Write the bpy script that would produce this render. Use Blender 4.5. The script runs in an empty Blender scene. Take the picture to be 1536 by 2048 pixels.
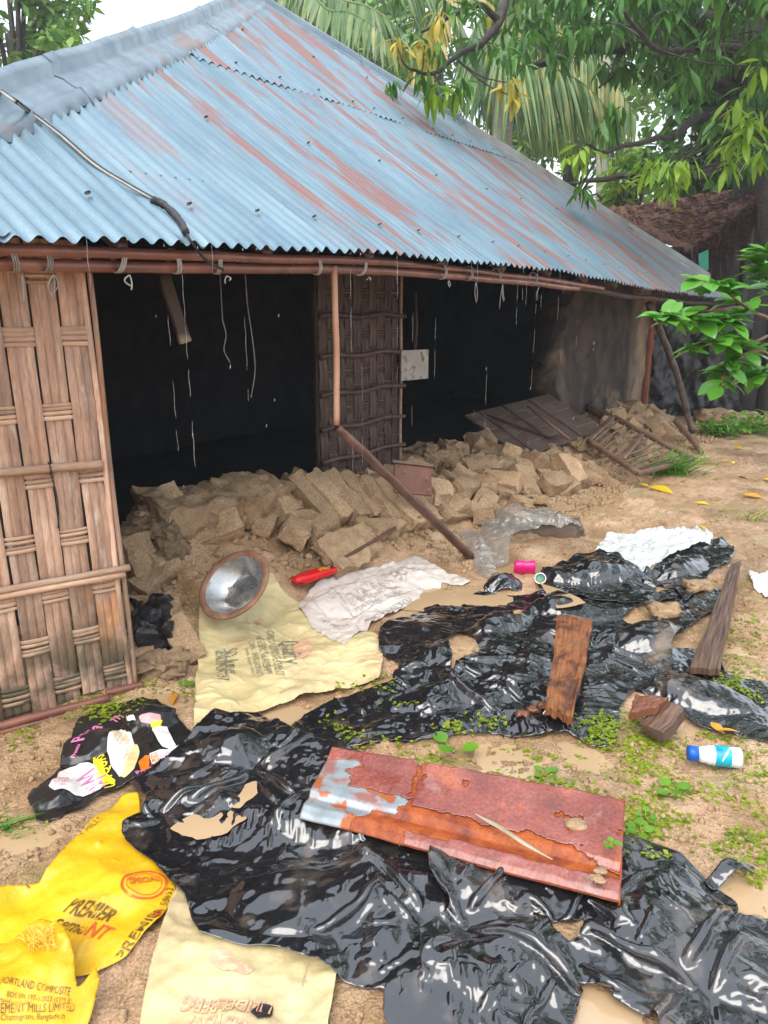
import bpy, bmesh, math, random
import numpy as np
from mathutils import Matrix, Vector, Euler

# ------------------------------------------------------------------ camera, world, light
SC = bpy.context.scene
COL = SC.collection
FPX, PITCH, CAMH = 1480.0, math.radians(15.4), 1.6
cam_data = bpy.data.cameras.new("camera")
cam_data.sensor_fit = 'VERTICAL'
cam_data.sensor_height = 36.0
cam_data.lens = FPX / 2048.0 * 36.0
cam_data.clip_start = 0.05
cam_data.clip_end = 2000
cam = bpy.data.objects.new("camera", cam_data)
cam.location = (0, 0, CAMH)
cam.rotation_euler = (math.pi / 2 - PITCH, 0, 0)
COL.objects.link(cam)
SC.camera = cam

SUN_EL, SUN_AZ = math.radians(58), math.radians(200)
world = bpy.data.worlds.new("World")
SC.world = world
world.use_nodes = True
wn = world.node_tree
wn.nodes.clear()
w_out = wn.nodes.new("ShaderNodeOutputWorld")
w_bg = wn.nodes.new("ShaderNodeBackground")
w_sky = wn.nodes.new("ShaderNodeTexSky")
w_sky.sky_type = 'NISHITA'
w_sky.sun_disc = False
w_sky.sun_elevation = SUN_EL
w_sky.sun_rotation = SUN_AZ
w_sky.dust_density = 5.0
w_sky.air_density = 1.6
w_mix = wn.nodes.new("ShaderNodeMix")
w_mix.data_type = 'RGBA'
w_mix.inputs[0].default_value = 0.7
w_mix.inputs[7].default_value = (9.0, 9.8, 10.9, 1)      # even cloud layer
wn.links.new(w_sky.outputs[0], w_mix.inputs[6])
wn.links.new(w_mix.outputs[2], w_bg.inputs[0])
w_bg.inputs[1].default_value = 0.10
wn.links.new(w_bg.outputs[0], w_out.inputs[0])

sun_data = bpy.data.lights.new("sun", 'SUN')
sun_data.energy = 1.5
sun_data.angle = math.radians(50)
sun_data.color = (1.0, 0.96, 0.9)
sun = bpy.data.objects.new("sun", sun_data)
sun.rotation_euler = (math.pi / 2 - SUN_EL, 0, math.pi - SUN_AZ)
sun.location = (0, 0, 12)
COL.objects.link(sun)

SC.view_settings.view_transform = 'Standard'
SC.view_settings.look = 'None'
SC.view_settings.exposure = 1.12
SC.view_settings.gamma = 1.0
SC.view_settings.use_curve_mapping = False
SC.render.engine = 'CYCLES'
SC.cycles.use_denoising = True
SC.cycles.max_bounces = 8
SC.cycles.diffuse_bounces = 4
SC.cycles.glossy_bounces = 4
SC.cycles.transmission_bounces = 6
SC.cycles.transparent_max_bounces = 24
SC.cycles.caustics_reflective = False
SC.cycles.caustics_refractive = False

# ------------------------------------------------------------------ picture ray -> place
CP, SP = math.cos(PITCH), math.sin(PITCH)


def ray(px, py):
    x, y = px - 768.0, 1024.0 - py
    return np.array([x, FPX * CP + y * SP, -FPX * SP + y * CP])


def at_z(px, py, z=0.0):
    r = ray(px, py)
    return np.array([0, 0, CAMH]) + r * ((z - CAMH) / r[2])


def at_f(px, py, f):
    r = ray(px, py)
    return np.array([0, 0, CAMH]) + r * (f / r[1])


P0 = np.array([-1.0, 2.7])
HD = np.array([.588, .809])
HN = np.array([.809, -.588])


def hut(u, w, z):
    return (P0[0] + u * HD[0] - w * HN[0], P0[1] + u * HD[1] - w * HN[1], z)


def hutv(u, w, z):
    return np.stack([P0[0] + u * HD[0] - w * HN[0], P0[1] + u * HD[1] - w * HN[1], z + 0 * u], -1)


def at_w(px, py, w):
    r = ray(px, py)
    k = (w - (P0 @ HN)) / (-(r[:2] @ HN))
    p = np.array([0, 0, CAMH]) + k * r
    return ((p[:2] - P0) @ HD, w, p[2])


def to_uw(x, y):
    dx, dy = x - P0[0], y - P0[1]
    return dx * HD[0] + dy * HD[1], -(dx * HN[0] + dy * HN[1])


# ------------------------------------------------------------------ noise
def _hash(ix, iy, iz, s):
    h = (ix * 374761393 + iy * 668265263 + iz * 2147483647 + s * 974634777) & 0xFFFFFFFF
    h = ((h ^ (h >> 13)) * 1274126177) & 0xFFFFFFFF
    h = ((h ^ (h >> 16)) * 2246822519) & 0xFFFFFFFF
    return ((h ^ (h >> 15)) & 0xFFFFFF) / float(0xFFFFFF)


def vnoise(p, seed=0):
    """smooth value noise, -1..1, p (...,2 or 3)"""
    p = np.asarray(p, float)
    if p.shape[-1] == 2:
        i = np.floor(p).astype(np.int64)
        f = p - i
        f = f * f * f * (f * (f * 6 - 15) + 10)
        z = np.zeros_like(i[..., 0])
        a = _hash(i[..., 0], i[..., 1], z, seed)
        b = _hash(i[..., 0] + 1, i[..., 1], z, seed)
        c = _hash(i[..., 0], i[..., 1] + 1, z, seed)
        d = _hash(i[..., 0] + 1, i[..., 1] + 1, z, seed)
        return ((a * (1 - f[..., 0]) + b * f[..., 0]) * (1 - f[..., 1]) + (c * (1 - f[..., 0]) + d * f[..., 0]) * f[..., 1]) * 2 - 1
    i = np.floor(p).astype(np.int64)
    f = p - i
    f = f * f * (3 - 2 * f)
    r = 0
    for dx in (0, 1):
        for dy in (0, 1):
            for dz in (0, 1):
                wgt = (f[..., 0] if dx else 1 - f[..., 0]) * (f[..., 1] if dy else 1 - f[..., 1]) * (f[..., 2] if dz else 1 - f[..., 2])
                r = r + wgt * _hash(i[..., 0] + dx, i[..., 1] + dy, i[..., 2] + dz, seed)
    return r * 2 - 1


def fbm(p, octv=4, seed=0, gain=.5, lac=2.03):
    p = np.asarray(p, float)
    a, r, t = 1.0, 0, 0
    for o in range(octv):
        r = r + a * vnoise(p, seed + o * 17)
        t += a
        a *= gain
        p = p * lac + 3.7
    return r / t


def sstep(a, b, x):
    t = np.clip((x - a) / (b - a), 0, 1)
    return t * t * (3 - 2 * t)


# ------------------------------------------------------------------ object helpers
BASE = {}


def _loc(o):
    return BASE.get(o.name, np.zeros(3)) if o is not None else np.zeros(3)


def thing(name, label, cat, loc=(0, 0, 0), group=None):
    o = bpy.data.objects.new(name, None)
    o.empty_display_size = .05
    COL.objects.link(o)
    o.location = [float(v) for v in loc]
    BASE[o.name] = np.array(loc, float)
    return tag(o, label, cat, group)


def tag(o, label=None, cat=None, group=None, kind=None):
    if label:
        o["label"] = label
    if cat:
        o["category"] = cat
    if group:
        o["group"] = group
    if kind:
        o["kind"] = kind
    return o


def make_mesh(name, V, F, mat=None, smooth=True, uv=None):
    V = np.asarray(V, float)
    me = bpy.data.meshes.new(name)
    if isinstance(F, np.ndarray):
        n, k = F.shape
        me.vertices.add(len(V))
        me.vertices.foreach_set("co", V.astype(np.float32).ravel())
        me.loops.add(n * k)
        me.loops.foreach_set("vertex_index", F.astype(np.int32).ravel())
        me.polygons.add(n)
        me.polygons.foreach_set("loop_start", np.arange(0, n * k, k, dtype=np.int32))
        me.update(calc_edges=True)
    else:
        me.from_pydata([tuple(v) for v in V], [], F)
    if uv is not None:
        lay = me.uv_layers.new(name="uv")
        idx = np.zeros(len(me.loops), np.int32)
        me.loops.foreach_get("vertex_index", idx)
        lay.data.foreach_set("uv", np.asarray(uv, np.float32)[idx].ravel())
    if smooth:
        me.polygons.foreach_set("use_smooth", np.ones(len(me.polygons), bool))
    if mat is not None:
        me.materials.append(mat)
    me.validate()
    return me


def obj(name, V, F, mat, parent=None, smooth=True, uv=None):
    """one mesh object, V in world coordinates; a top-level one gets its origin at its base centre"""
    V = np.asarray(V, float)
    if parent is None:
        b = np.array([(V[:, 0].min() + V[:, 0].max()) / 2, (V[:, 1].min() + V[:, 1].max()) / 2, V[:, 2].min()])
    else:
        b = _loc(parent)
    me = make_mesh(name, V - b, F, mat, smooth, uv)
    o = bpy.data.objects.new(name, me)
    COL.objects.link(o)
    if parent is None:
        o.location = b
    else:
        o.parent = parent
    BASE[o.name] = b
    return o


def inst(name, me, M, parent=None):
    """object sharing mesh data, M its world matrix"""
    o = bpy.data.objects.new(name, me)
    COL.objects.link(o)
    if parent is not None:
        o.parent = parent
        o.matrix_local = Matrix.Translation(-Vector(_loc(parent))) @ M
    else:
        o.matrix_world = M
    BASE[o.name] = _loc(parent) if parent is not None else np.array(M.translation)
    return o


class G:
    """collects geometry"""
    def __init__(s):
        s.V, s.F, s.n = [], [], 0

    def add(s, V, F):
        s.V.append(np.asarray(V, float))
        s.F += [tuple(int(i) + s.n for i in f) for f in F]
        s.n += len(V)
        return s

    def obj(s, name, mat, parent=None, smooth=True):
        return obj(name, np.concatenate(s.V), s.F, mat, parent, smooth)

    def mesh(s, name, mat, smooth=True):
        return make_mesh(name, np.concatenate(s.V), s.F, mat, smooth)


def gridF(nr, nc):
    i = np.arange((nr - 1) * (nc - 1))
    r, c = i // (nc - 1), i % (nc - 1)
    a = r * nc + c
    return np.stack([a, a + 1, a + nc + 1, a + nc], -1)


def tube(path, rad, seg=8, cap=True, squash=None):
    path = np.asarray(path, float)
    n = len(path)
    rad = np.full(n, rad) if np.isscalar(rad) else np.asarray(rad, float)
    T = np.gradient(path, axis=0)
    T /= np.linalg.norm(T, axis=1)[:, None] + 1e-9
    up = np.array([0, 0, 1.0]) if abs(T[0, 2]) < .9 else np.array([1.0, 0, 0])
    V = []
    a = np.cross(up, T[0])
    a /= np.linalg.norm(a)
    for i in range(n):
        a = a - T[i] * (a @ T[i])
        a /= np.linalg.norm(a) + 1e-9
        b = np.cross(T[i], a)
        for k in range(seg):
            t = 2 * math.pi * k / seg
            V.append(path[i] + rad[i] * (math.cos(t) * a + math.sin(t) * b))
    F = []
    for i in range(n - 1):
        for k in range(seg):
            k2 = (k + 1) % seg
            F.append((i * seg + k, i * seg + k2, (i + 1) * seg + k2, (i + 1) * seg + k))
    if cap:
        F.append(tuple(range(seg - 1, -1, -1)))
        F.append(tuple((n - 1) * seg + k for k in range(seg)))
    return np.array(V), F


def spline(pts, n):
    pts = np.asarray(pts, float)
    t = np.linspace(0, len(pts) - 1, n)
    P = np.concatenate([[2 * pts[0] - pts[1]], pts, [2 * pts[-1] - pts[-2]]])
    out = []
    for x in t:
        i = min(int(x), len(pts) - 2)
        f = x - i
        a, b, c, d = P[i:i + 4]
        out.append(.5 * (2 * b + (c - a) * f + (2 * a - 5 * b + 4 * c - d) * f * f + (3 * b - a - 3 * c + d) * f ** 3))
    return np.array(out)


def box(c, ax, ay, az, hx, hy, hz):
    """box by centre, axes, half sizes"""
    c, ax, ay, az = [np.asarray(v, float) for v in (c, ax, ay, az)]
    V = [c + sx * hx * ax + sy * hy * ay + sz * hz * az for sx in (-1, 1) for sy in (-1, 1) for sz in (-1, 1)]
    F = [(0, 1, 3, 2), (4, 6, 7, 5), (0, 4, 5, 1), (2, 3, 7, 6), (0, 2, 6, 4), (1, 5, 7, 3)]
    return np.array(V), F


def unit(v):
    v = np.asarray(v, float)
    return v / (np.linalg.norm(v) + 1e-12)


def frame(x, up=(0, 0, 1)):
    x = unit(x)
    y = unit(np.cross(up, x))
    return x, y, np.cross(x, y)


def beam(p, q, w, h, up=(0, 0, 1), nseg=8, wob=.004, seed=0):
    """timber with slightly uneven, softened faces"""
    p, q = np.asarray(p, float), np.asarray(q, float)
    x, y, z = frame(q - p, up)
    L = np.linalg.norm(q - p)
    prof = np.array([(-.5, -.42), (-.42, -.5), (.42, -.5), (.5, -.42), (.5, .42), (.42, .5), (-.42, .5), (-.5, .42)])
    V = []
    for i in range(nseg + 1):
        s = i / nseg
        for a, b in prof:
            V.append(p + x * L * s + y * a * w + z * b * h)
    V = np.array(V)
    V = V + wob * np.stack([fbm(V * 9, 3, seed + k) for k in range(3)], -1)
    F = []
    for i in range(nseg):
        for k in range(8):
            k2 = (k + 1) % 8
            F.append((i * 8 + k, i * 8 + k2, (i + 1) * 8 + k2, (i + 1) * 8 + k))
    F.append(tuple(range(7, -1, -1)))
    F.append(tuple(nseg * 8 + k for k in range(8)))
    return V, F


def beam_obj(name, p, q, w, h, mat, parent=None, nseg=14, **kw):
    V, F = beam(p, q, w, h, nseg=nseg, **kw)
    L_ = np.linalg.norm(np.asarray(q, float) - np.asarray(p, float))
    pr = np.array([0, .1, .4, .5, .75, .85, 1.15, 1.25]) * (w + h)
    uv = np.array([(i / nseg * L_, pr[k]) for i in range(nseg + 1) for k in range(8)])
    o = obj(name, V, F, mat, parent, uv=uv)
    o.data.set_sharp_from_angle(angle=math.radians(35))
    return o


# ------------------------------------------------------------------ procedural materials
def pm(name, ramp, scale=4.0, stretch=(1, 1, 1), detail=6, distort=0.0, rough=(.5, .8), rscale=None, metal=0.0,
       bump=.4, bscale=40, bdist=.004, bstretch=(1, 1, 1), stains=(), rnd=0.0, uv=False, coat=0.0, crough=.1, spec=.5, alpha=None,
       trans=0.0, sub=0.0, both=False, fine=0.0):
    m = bpy.data.materials.new(name)
    m.use_nodes = True
    nt = m.node_tree
    N, L = nt.nodes, nt.links
    bs = N["Principled BSDF"]
    tc = N.new("ShaderNodeTexCoord")
    src = tc.outputs["UV"] if uv else tc.outputs["Object"]
    info = N.new("ShaderNodeObjectInfo")
    off = N.new("ShaderNodeVectorMath")
    off.operation = 'ADD'
    L.new(src, off.inputs[0])
    if rnd > 0:
        sc_ = N.new("ShaderNodeVectorMath")
        sc_.operation = 'SCALE'
        sc_.inputs[0].default_value = (37, 19, 53)
        L.new(info.outputs["Random"], sc_.inputs["Scale"])
        L.new(sc_.outputs[0], off.inputs[1])

    def noise(sc, st, det=6, dist=0.0, rghn=.55):
        mp = N.new("ShaderNodeMapping")
        mp.inputs["Scale"].default_value = st
        L.new(off.outputs[0], mp.inputs[0])
        nz = N.new("ShaderNodeTexNoise")
        nz.inputs["Scale"].default_value = sc
        nz.inputs["Detail"].default_value = det
        nz.inputs["Roughness"].default_value = rghn
        nz.inputs["Distortion"].default_value = dist
        L.new(mp.outputs[0], nz.inputs["Vector"])
        return nz.outputs["Fac"]

    def mapr(x, a, b, c=0.0, d=1.0):
        r = N.new("ShaderNodeMapRange")
        r.inputs[1].default_value = a
        r.inputs[2].default_value = b
        r.inputs[3].default_value = c
        r.inputs[4].default_value = d
        L.new(x, r.inputs[0])
        return r.outputs[0]

    n1 = noise(scale, stretch, detail, distort)
    cr = N.new("ShaderNodeValToRGB")
    els = cr.color_ramp.elements
    while len(els) < len(ramp):
        els.new(.5)
    for e, (p, c) in zip(els, ramp):
        e.position = p
        e.color = (*c, 1)
    L.new(n1, cr.inputs[0])
    col = cr.outputs[0]
    rgh = mapr(noise(rscale or scale * 2.1, stretch, 4), .3, .7, rough[0], rough[1])

    def mix(fac, a, b, blend='MIX'):
        x = N.new("ShaderNodeMix")
        x.data_type = 'RGBA'
        x.blend_type = blend
        if hasattr(fac, "links"):
            L.new(fac, x.inputs[0])
        else:
            x.inputs[0].default_value = fac
        for sock, v in ((x.inputs[6], a), (x.inputs[7], b)):
            if hasattr(v, "links"):
                L.new(v, sock)
            else:
                sock.default_value = (*v, 1)
        return x.outputs[2]

    def mulv(a, b):
        x = N.new("ShaderNodeMath")
        x.operation = 'MULTIPLY'
        L.new(a, x.inputs[0])
        if hasattr(b, "links"):
            L.new(b, x.inputs[1])
        else:
            x.inputs[1].default_value = b
        return x.outputs[0]

    for st in stains:
        # colour, scale, lo, hi, stretch, amount, (axis, a, b) range mask, roughness
        c, sc, lo, hi, str_, amt = st[:6]
        f = mapr(noise(sc, str_, 5, .3), lo, hi)
        f = mulv(f, amt)
        if len(st) > 6 and st[6]:
            axs, a, b = st[6]
            sx = N.new("ShaderNodeSeparateXYZ")
            L.new(src, sx.inputs[0])
            f = mulv(f, mapr(sx.outputs[axs], a, b))
        col = mix(f, col, c)
        if len(st) > 7:
            r2 = N.new("ShaderNodeMix")
            L.new(f, r2.inputs[0])
            L.new(rgh, r2.inputs[2])
            r2.inputs[3].default_value = st[7]
            rgh = r2.outputs[0]
    if fine > 0:
        v = mapr(noise(bscale * 2.3, stretch, 3), .3, .7, 1 - fine, 1 + fine)
        cmb = N.new("ShaderNodeCombineColor")
        for k in range(3):
            L.new(v, cmb.inputs[k])
        col = mix(1.0, col, cmb.outputs[0], 'MULTIPLY')
    if rnd > 0:
        v = mapr(info.outputs["Random"], 0, 1, 1 - rnd, 1 + rnd)
        cmb = N.new("ShaderNodeCombineColor")
        for k in range(3):
            L.new(v, cmb.inputs[k])
        col = mix(1.0, col, cmb.outputs[0], 'MULTIPLY')
    L.new(col, bs.inputs["Base Color"])
    L.new(rgh, bs.inputs["Roughness"])
    bs.inputs["Metallic"].default_value = metal
    bs.inputs["Specular IOR Level"].default_value = spec
    bs.inputs["Coat Weight"].default_value = coat
    bs.inputs["Coat Roughness"].default_value = crough
    bs.inputs["Transmission Weight"].default_value = trans
    if sub:
        bs.inputs["Subsurface Weight"].default_value = sub
    if alpha is not None:
        bs.inputs["Alpha"].default_value = alpha
    if bump > 0:
        b = N.new("ShaderNodeBump")
        b.inputs["Strength"].default_value = bump
        b.inputs["Distance"].default_value = bdist
        L.new(noise(bscale, bstretch, 6, 0, .6), b.inputs["Height"])
        L.new(b.outputs[0], bs.inputs["Normal"])
    return m


def leafmat(name, c1, c2, scale=3.0, rough=(.25, .45), trans=.35, yellow=None):
    """leaf: diffuse + translucent with gloss"""
    m = bpy.data.materials.new(name)
    m.use_nodes = True
    nt = m.node_tree
    N, L = nt.nodes, nt.links
    bs = N["Principled BSDF"]
    out = N["Material Output"]
    tc = N.new("ShaderNodeTexCoord")
    info = N.new("ShaderNodeObjectInfo")
    geo = N.new("ShaderNodeNewGeometry")
    nz = N.new("ShaderNodeTexNoise")
    nz.inputs["Scale"].default_value = scale
    nz.inputs["Detail"].default_value = 3
    L.new(tc.outputs["Object"], nz.inputs["Vector"])
    ad = N.new("ShaderNodeMath")
    ad.operation = 'MULTIPLY_ADD'
    ad.inputs[1].default_value = .55
    L.new(geo.outputs["Random Per Island"], ad.inputs[0])
    ad3 = N.new("ShaderNodeMath")
    ad3.operation = 'MULTIPLY_ADD'
    ad3.inputs[1].default_value = .35
    L.new(info.outputs["Random"], ad3.inputs[0])
    L.new(nz.outputs["Fac"], ad3.inputs[2])
    L.new(ad3.outputs[0], ad.inputs[2])
    r = N.new("ShaderNodeMapRange")
    r.inputs[1].default_value = .45
    r.inputs[2].default_value = 1.25
    L.new(ad.outputs[0], r.inputs[0])
    cr = N.new("ShaderNodeValToRGB")
    cr.color_ramp.elements[0].color = (*c1, 1)
    cr.color_ramp.elements[1].color = (*c2, 1)
    cr.color_ramp.elements[1].position = .8
    if yellow:
        e = cr.color_ramp.elements.new(.97)
        e.color = (*yellow, 1)
    L.new(r.outputs[0], cr.inputs[0])
    L.new(cr.outputs[0], bs.inputs["Base Color"])
    bs.inputs["Roughness"].default_value = rough[0]
    tr = N.new("ShaderNodeBsdfTranslucent")
    L.new(cr.outputs[0], tr.inputs[0])
    mx = N.new("ShaderNodeMixShader")
    mx.inputs[0].default_value = trans
    L.new(bs.outputs[0], mx.inputs[1])
    L.new(tr.outputs[0], mx.inputs[2])
    L.new(mx.outputs[0], out.inputs["Surface"])
    return m

# ------------------------------------------------------------------ materials of the place
M = {}
M['mud'] = pm('wet_mud', [(.25, (.19, .105, .048)), (.42, (.40, .245, .125)), (.58, (.55, .355, .215)), (.78, (.64, .445, .30))], scale=3.2, detail=10,
              rough=(.22, .62), rscale=5, bump=1.0, bscale=70, bdist=.02, spec=.5, fine=.40,
              stains=[((.19, .115, .06), 1.1, .52, .68, (1, 1, 1), .6, None, .22), ((.66, .50, .34), 1.7, .56, .7, (1, 1, 1), .5, None, .35), ((.16, .20, .03), 3.4, .58, .70, (1, 1, 1), .5)])
M['rubble'] = pm('dried_mud', [(.25, (.18, .11, .058)), (.5, (.38, .245, .135)), (.75, (.49, .335, .195))], scale=3.5, detail=9, rough=(.5, .9),
                 bump=1.0, bscale=45, bdist=.012, fine=.2)
M['brick'] = pm('mud_brick', [(.2, (.22, .135, .07)), (.5, (.42, .275, .155)), (.8, (.53, .365, .215))], scale=7, detail=8, rough=(.55, .9),
                bump=1.0, bscale=48, bdist=.02, rnd=.2, fine=.35)
M['redbrick'] = pm('broken_red_brick', [(.3, (.30, .12, .07)), (.7, (.40, .20, .12))], scale=9, bump=.6, rough=(.6, .9), rnd=.15)
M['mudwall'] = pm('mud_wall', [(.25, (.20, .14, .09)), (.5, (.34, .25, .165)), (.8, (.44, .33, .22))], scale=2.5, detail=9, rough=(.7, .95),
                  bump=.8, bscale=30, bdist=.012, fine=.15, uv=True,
                  stains=[((.022, .016, .013), 1.2, .26, .44, (1, 1, 1), .97, (0, 9.05, 8.6)), ((.09, .06, .045), 2.5, .45, .6, (1, 1, 1), .8)])  # left part darkened: soot and the shade under the eave put into the colour
M['roomshade'] = pm('shade_dark_interior', [(.3, (.008, .008, .010)), (.7, (.022, .019, .018))], scale=3, rough=(.8, 1), bump=.5)  # darkness of the unlit interior put into the wall and floor colour
M['water'] = pm('muddy_water', [(.3, (.40, .27, .15)), (.7, (.50, .35, .21))], scale=2, rough=(.03, .07), bump=.10, bscale=26, bdist=.004, spec=.8)

# ------------------------------------------------------------------ ground height field
HX0, HX1, HY0, HY1, HS = -2.8, 5.2, .6, 11.5, .0125
hx = np.arange(HX0, HX1, HS)
hy = np.arange(HY0, HY1, HS)
GXX, GYY = np.meshgrid(hx, hy)

PUDDLES = [  # picture x, y, radius x, radius y (m), depth
    ((905, 1190), .42, .16, .035), ((560, 1430), .16, .08, .02), ((1230, 1240), .25, .14, .03), ((50, 1680), .14, .07, .02), ((1010, 1010), .5, .16, .03),
    ((300, 1400), .2, .1, .02), ((1160, 2020), .12, .07, .02), ((1480, 1790), .2, .1, .02), ((1400, 1010), .55, .14, .025)]
PUD = [(at_z(px, py, 0)[:2], rx, ry, d) for (px, py), rx, ry, d in PUDDLES]

_cu = [-.6, .2, .66, .83, 1.4, 1.9, 2.6, 3.6, 4.6, 5.2, 6.0, 6.5, 7.5, 8.7, 9.6, 11]
_ch = [.0, .18, .38, .50, .42, .40, .38, .34, .27, .25, .42, .50, .42, .3, .06, 0]
_tu = [-.6, .4, 1.4, 2.1, 3.0, 4.5, 5.7, 7, 9, 11]
_tw = [.3, .08, .3, .18, .18, .0, -.15, .0, .3, .4]


def heap_h(u, w):
    H = np.interp(u, _cu, _ch)
    t = np.interp(u, _tu, _tw)
    f = np.clip((w - t) / (1.0 - t), 0, 1)
    f = f ** .8
    back = 1 - sstep(1.15, 2.0, w) * .75
    return H * f * back * .80


def ground_h(x, y):
    p = np.stack([x, y], -1)
    h = .026 * fbm(p * 1.3, 3, 3) + .034 * fbm(p * 4.2, 4, 5) + .012 * np.abs(fbm(p * 11, 3, 9)) - .006
    cl = sstep(.05, .5, fbm(p * 2.3, 2, 31))
    h = h + cl * .040 * np.abs(fbm(p * 21, 3, 21))
    h = h + (.008 + .008 * cl) * fbm(p * 34, 2, 41)
    for (c, rx, ry, d) in PUD:
        r = np.sqrt(((x - c[0]) / rx) ** 2 + ((y - c[1]) / ry) ** 2) + .35 * fbm(p * 6, 3, 51)
        k = 1 - sstep(.55, 1.25, r)
        h = h * (1 - .8 * k) - d * k
    return h


def near_h(x, y):
    u, w = to_uw(x, y)
    h = ground_h(x, y)
    hp = heap_h(u, w)
    p = np.stack([x, y], -1)
    k = np.clip(hp / .12, 0, 1)
    h = h + hp + k * (.05 * fbm(p * 5, 4, 61) + .035 * np.abs(fbm(p * 13, 3, 63)))
    return h


HM = near_h(GXX, GYY)          # everything that later things rest on
COV = np.zeros(HM.shape, bool)   # where something is spread out
HG = HM.copy()                 # the ground alone


def hgt(x, y, A=None):
    A = HM if A is None else A
    fx = np.clip((np.asarray(x) - HX0) / HS, 0, A.shape[1] - 1.001)
    fy = np.clip((np.asarray(y) - HY0) / HS, 0, A.shape[0] - 1.001)
    i, j = fx.astype(int), fy.astype(int)
    a, b = fx - i, fy - j
    return (A[j, i] * (1 - a) + A[j, i + 1] * a) * (1 - b) + (A[j + 1, i] * (1 - a) + A[j + 1, i + 1] * a) * b


def hit(px, py, A=None):
    """where the ray of a picture point meets what lies on the ground"""
    r = unit(ray(px, py))
    o = np.array([0, 0, CAMH])
    t = np.arange(1.2, 16, .03)
    P = o + r * t[:, None]
    b = P[:, 2] <= hgt(P[:, 0], P[:, 1], A)
    if not b.any():
        return at_z(px, py, 0)
    k = int(np.argmax(b))
    lo_, hi_ = t[max(k - 1, 0)], t[k]
    for _ in range(7):
        m_ = .5 * (lo_ + hi_)
        p = o + r * m_
        if p[2] <= hgt(p[0], p[1], A):
            hi_ = m_
        else:
            lo_ = m_
    return o + r * hi_


# the sheet of ground: fine near the camera, coarse to the horizon
def grow(a, b, s0, k):
    out, s = [a], s0
    while out[-1] < b:
        out.append(out[-1] + s)
        s *= k
    return np.array(out)


gx = np.concatenate([-grow(2.2, 400, .02, 1.09)[::-1], np.arange(-2.19, 4.2, .0135), grow(4.2, 400, .02, 1.09)])
gy = np.concatenate([-grow(-.7, 300, .1, 1.3)[::-1], np.arange(.75, 4.2, .0125), grow(4.2, 12, .013, 1.006), grow(12.2, 900, .1, 1.12)])
X, Y = np.meshgrid(gx, gy)
inn = (X > HX0 + .02) & (X < HX1 - .03) & (Y > HY0 + .02) & (Y < HY1 - .03)
Z = np.zeros_like(X)
Z[inn] = hgt(X[inn], Y[inn])
Z[~inn] = near_h(X[~inn], Y[~inn])
far = sstep(11, 16, np.hypot(X, Y - 2))
Z = Z * (1 - far) + far * .25 * fbm(np.stack([X, Y], -1) * .06, 3, 8)
g = obj('ground', np.stack([X, Y, Z], -1).reshape(-1, 3), gridF(len(gy), len(gx)), M['mud'])
tag(g, kind='structure')

# rain water stands in every hollow of the yard
_m = (GYY < 7.5) & (to_uw(GXX, GYY)[1] < -.1)
WL = float(np.percentile(HM[_m], 9))
wx, wy = np.meshgrid(np.linspace(-2.6, 5.0, 60), np.linspace(.7, 8.5, 60))
ku = to_uw(wx, wy)[1] < .25
Fw = gridF(60, 60)
Fw = Fw[ku.reshape(-1)[Fw].all(1)]
tag(obj('rain_water', np.stack([wx, wy, wx * 0 + WL], -1).reshape(-1, 3), Fw, M['water'], smooth=False), kind='structure')
for i, (c, rx, ry, d) in enumerate(PUD):
    n = 40
    th = np.linspace(0, 2 * math.pi, n, endpoint=False)
    V = [(c[0], c[1], -d * .42)]
    for k in (.5, 1.0):
        for t in th:
            V.append((c[0] + math.cos(t) * rx * 1.35 * k, c[1] + math.sin(t) * ry * 1.35 * k, -d * .42))
    F = [(0, 1 + k, 1 + (k + 1) % n) for k in range(n)] + [(1 + k, 1 + n + k, 1 + n + (k + 1) % n, 1 + (k + 1) % n) for k in range(n)]
    tag(obj('puddle', V, F, M['water'], smooth=False), kind='structure')

# ------------------------------------------------------------------ the hut
M['tin'] = pm('corrugated_tin', [(.3, (.10, .172, .225)), (.5, (.142, .228, .285)), (.7, (.19, .282, .335))], scale=3.0, stretch=(1.6, .5, 1), detail=8, rough=(.28, .5),
              metal=.35, bump=.25, bscale=70, bdist=.002, uv=True, fine=.10, rnd=.05,
              stains=[((.16, .225, .27), 16, .52, .66, (1, 1, 1), .6),
                      ((.23, .105, .088), 1.25, .51, .60, (3.6, .75, 1), .85, (0, .2, 1.6), .6),
                      ((.22, .085, .06), 2.6, .60, .70, (4.4, .42, 1), .7, (0, 1.2, 2.2), .7),
                      ((.20, .21, .215), 1.3, .40, .66, (3, .5, 1), .75, (0, 5.2, 8.2), .6),
                      ((.19, .12, .08), 3, .58, .70, (5, .5, 1), .7, (0, 4.0, 7.0), .8)])
M['cap'] = pm('galvanised_cap', [(.3, (.10, .15, .19)), (.7, (.19, .25, .29))], scale=4, rough=(.28, .5), metal=.35, bump=.25, bscale=12, bdist=.01,
              stains=[((.26, .17, .14), 1.7, .56, .68, (1, 1, 1), .7, None, .6)])
M['capold'] = pm('weathered_cap', [(.3, (.17, .18, .185)), (.7, (.30, .31, .315))], scale=4, rough=(.4, .7), metal=.2, bump=.4, bscale=16, bdist=.008,
                 stains=[((.20, .10, .06), 1.7, .56, .68, (1, 1, 1), .7, None, .7)])
M['redbam'] = pm('red_bamboo', [(.3, (.10, .04, .03)), (.55, (.22, .078, .05)), (.8, (.33, .16, .11))], scale=5, stretch=(1, 1, 1), rough=(.25, .5), bump=.4, bscale=30, coat=.3)
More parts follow.
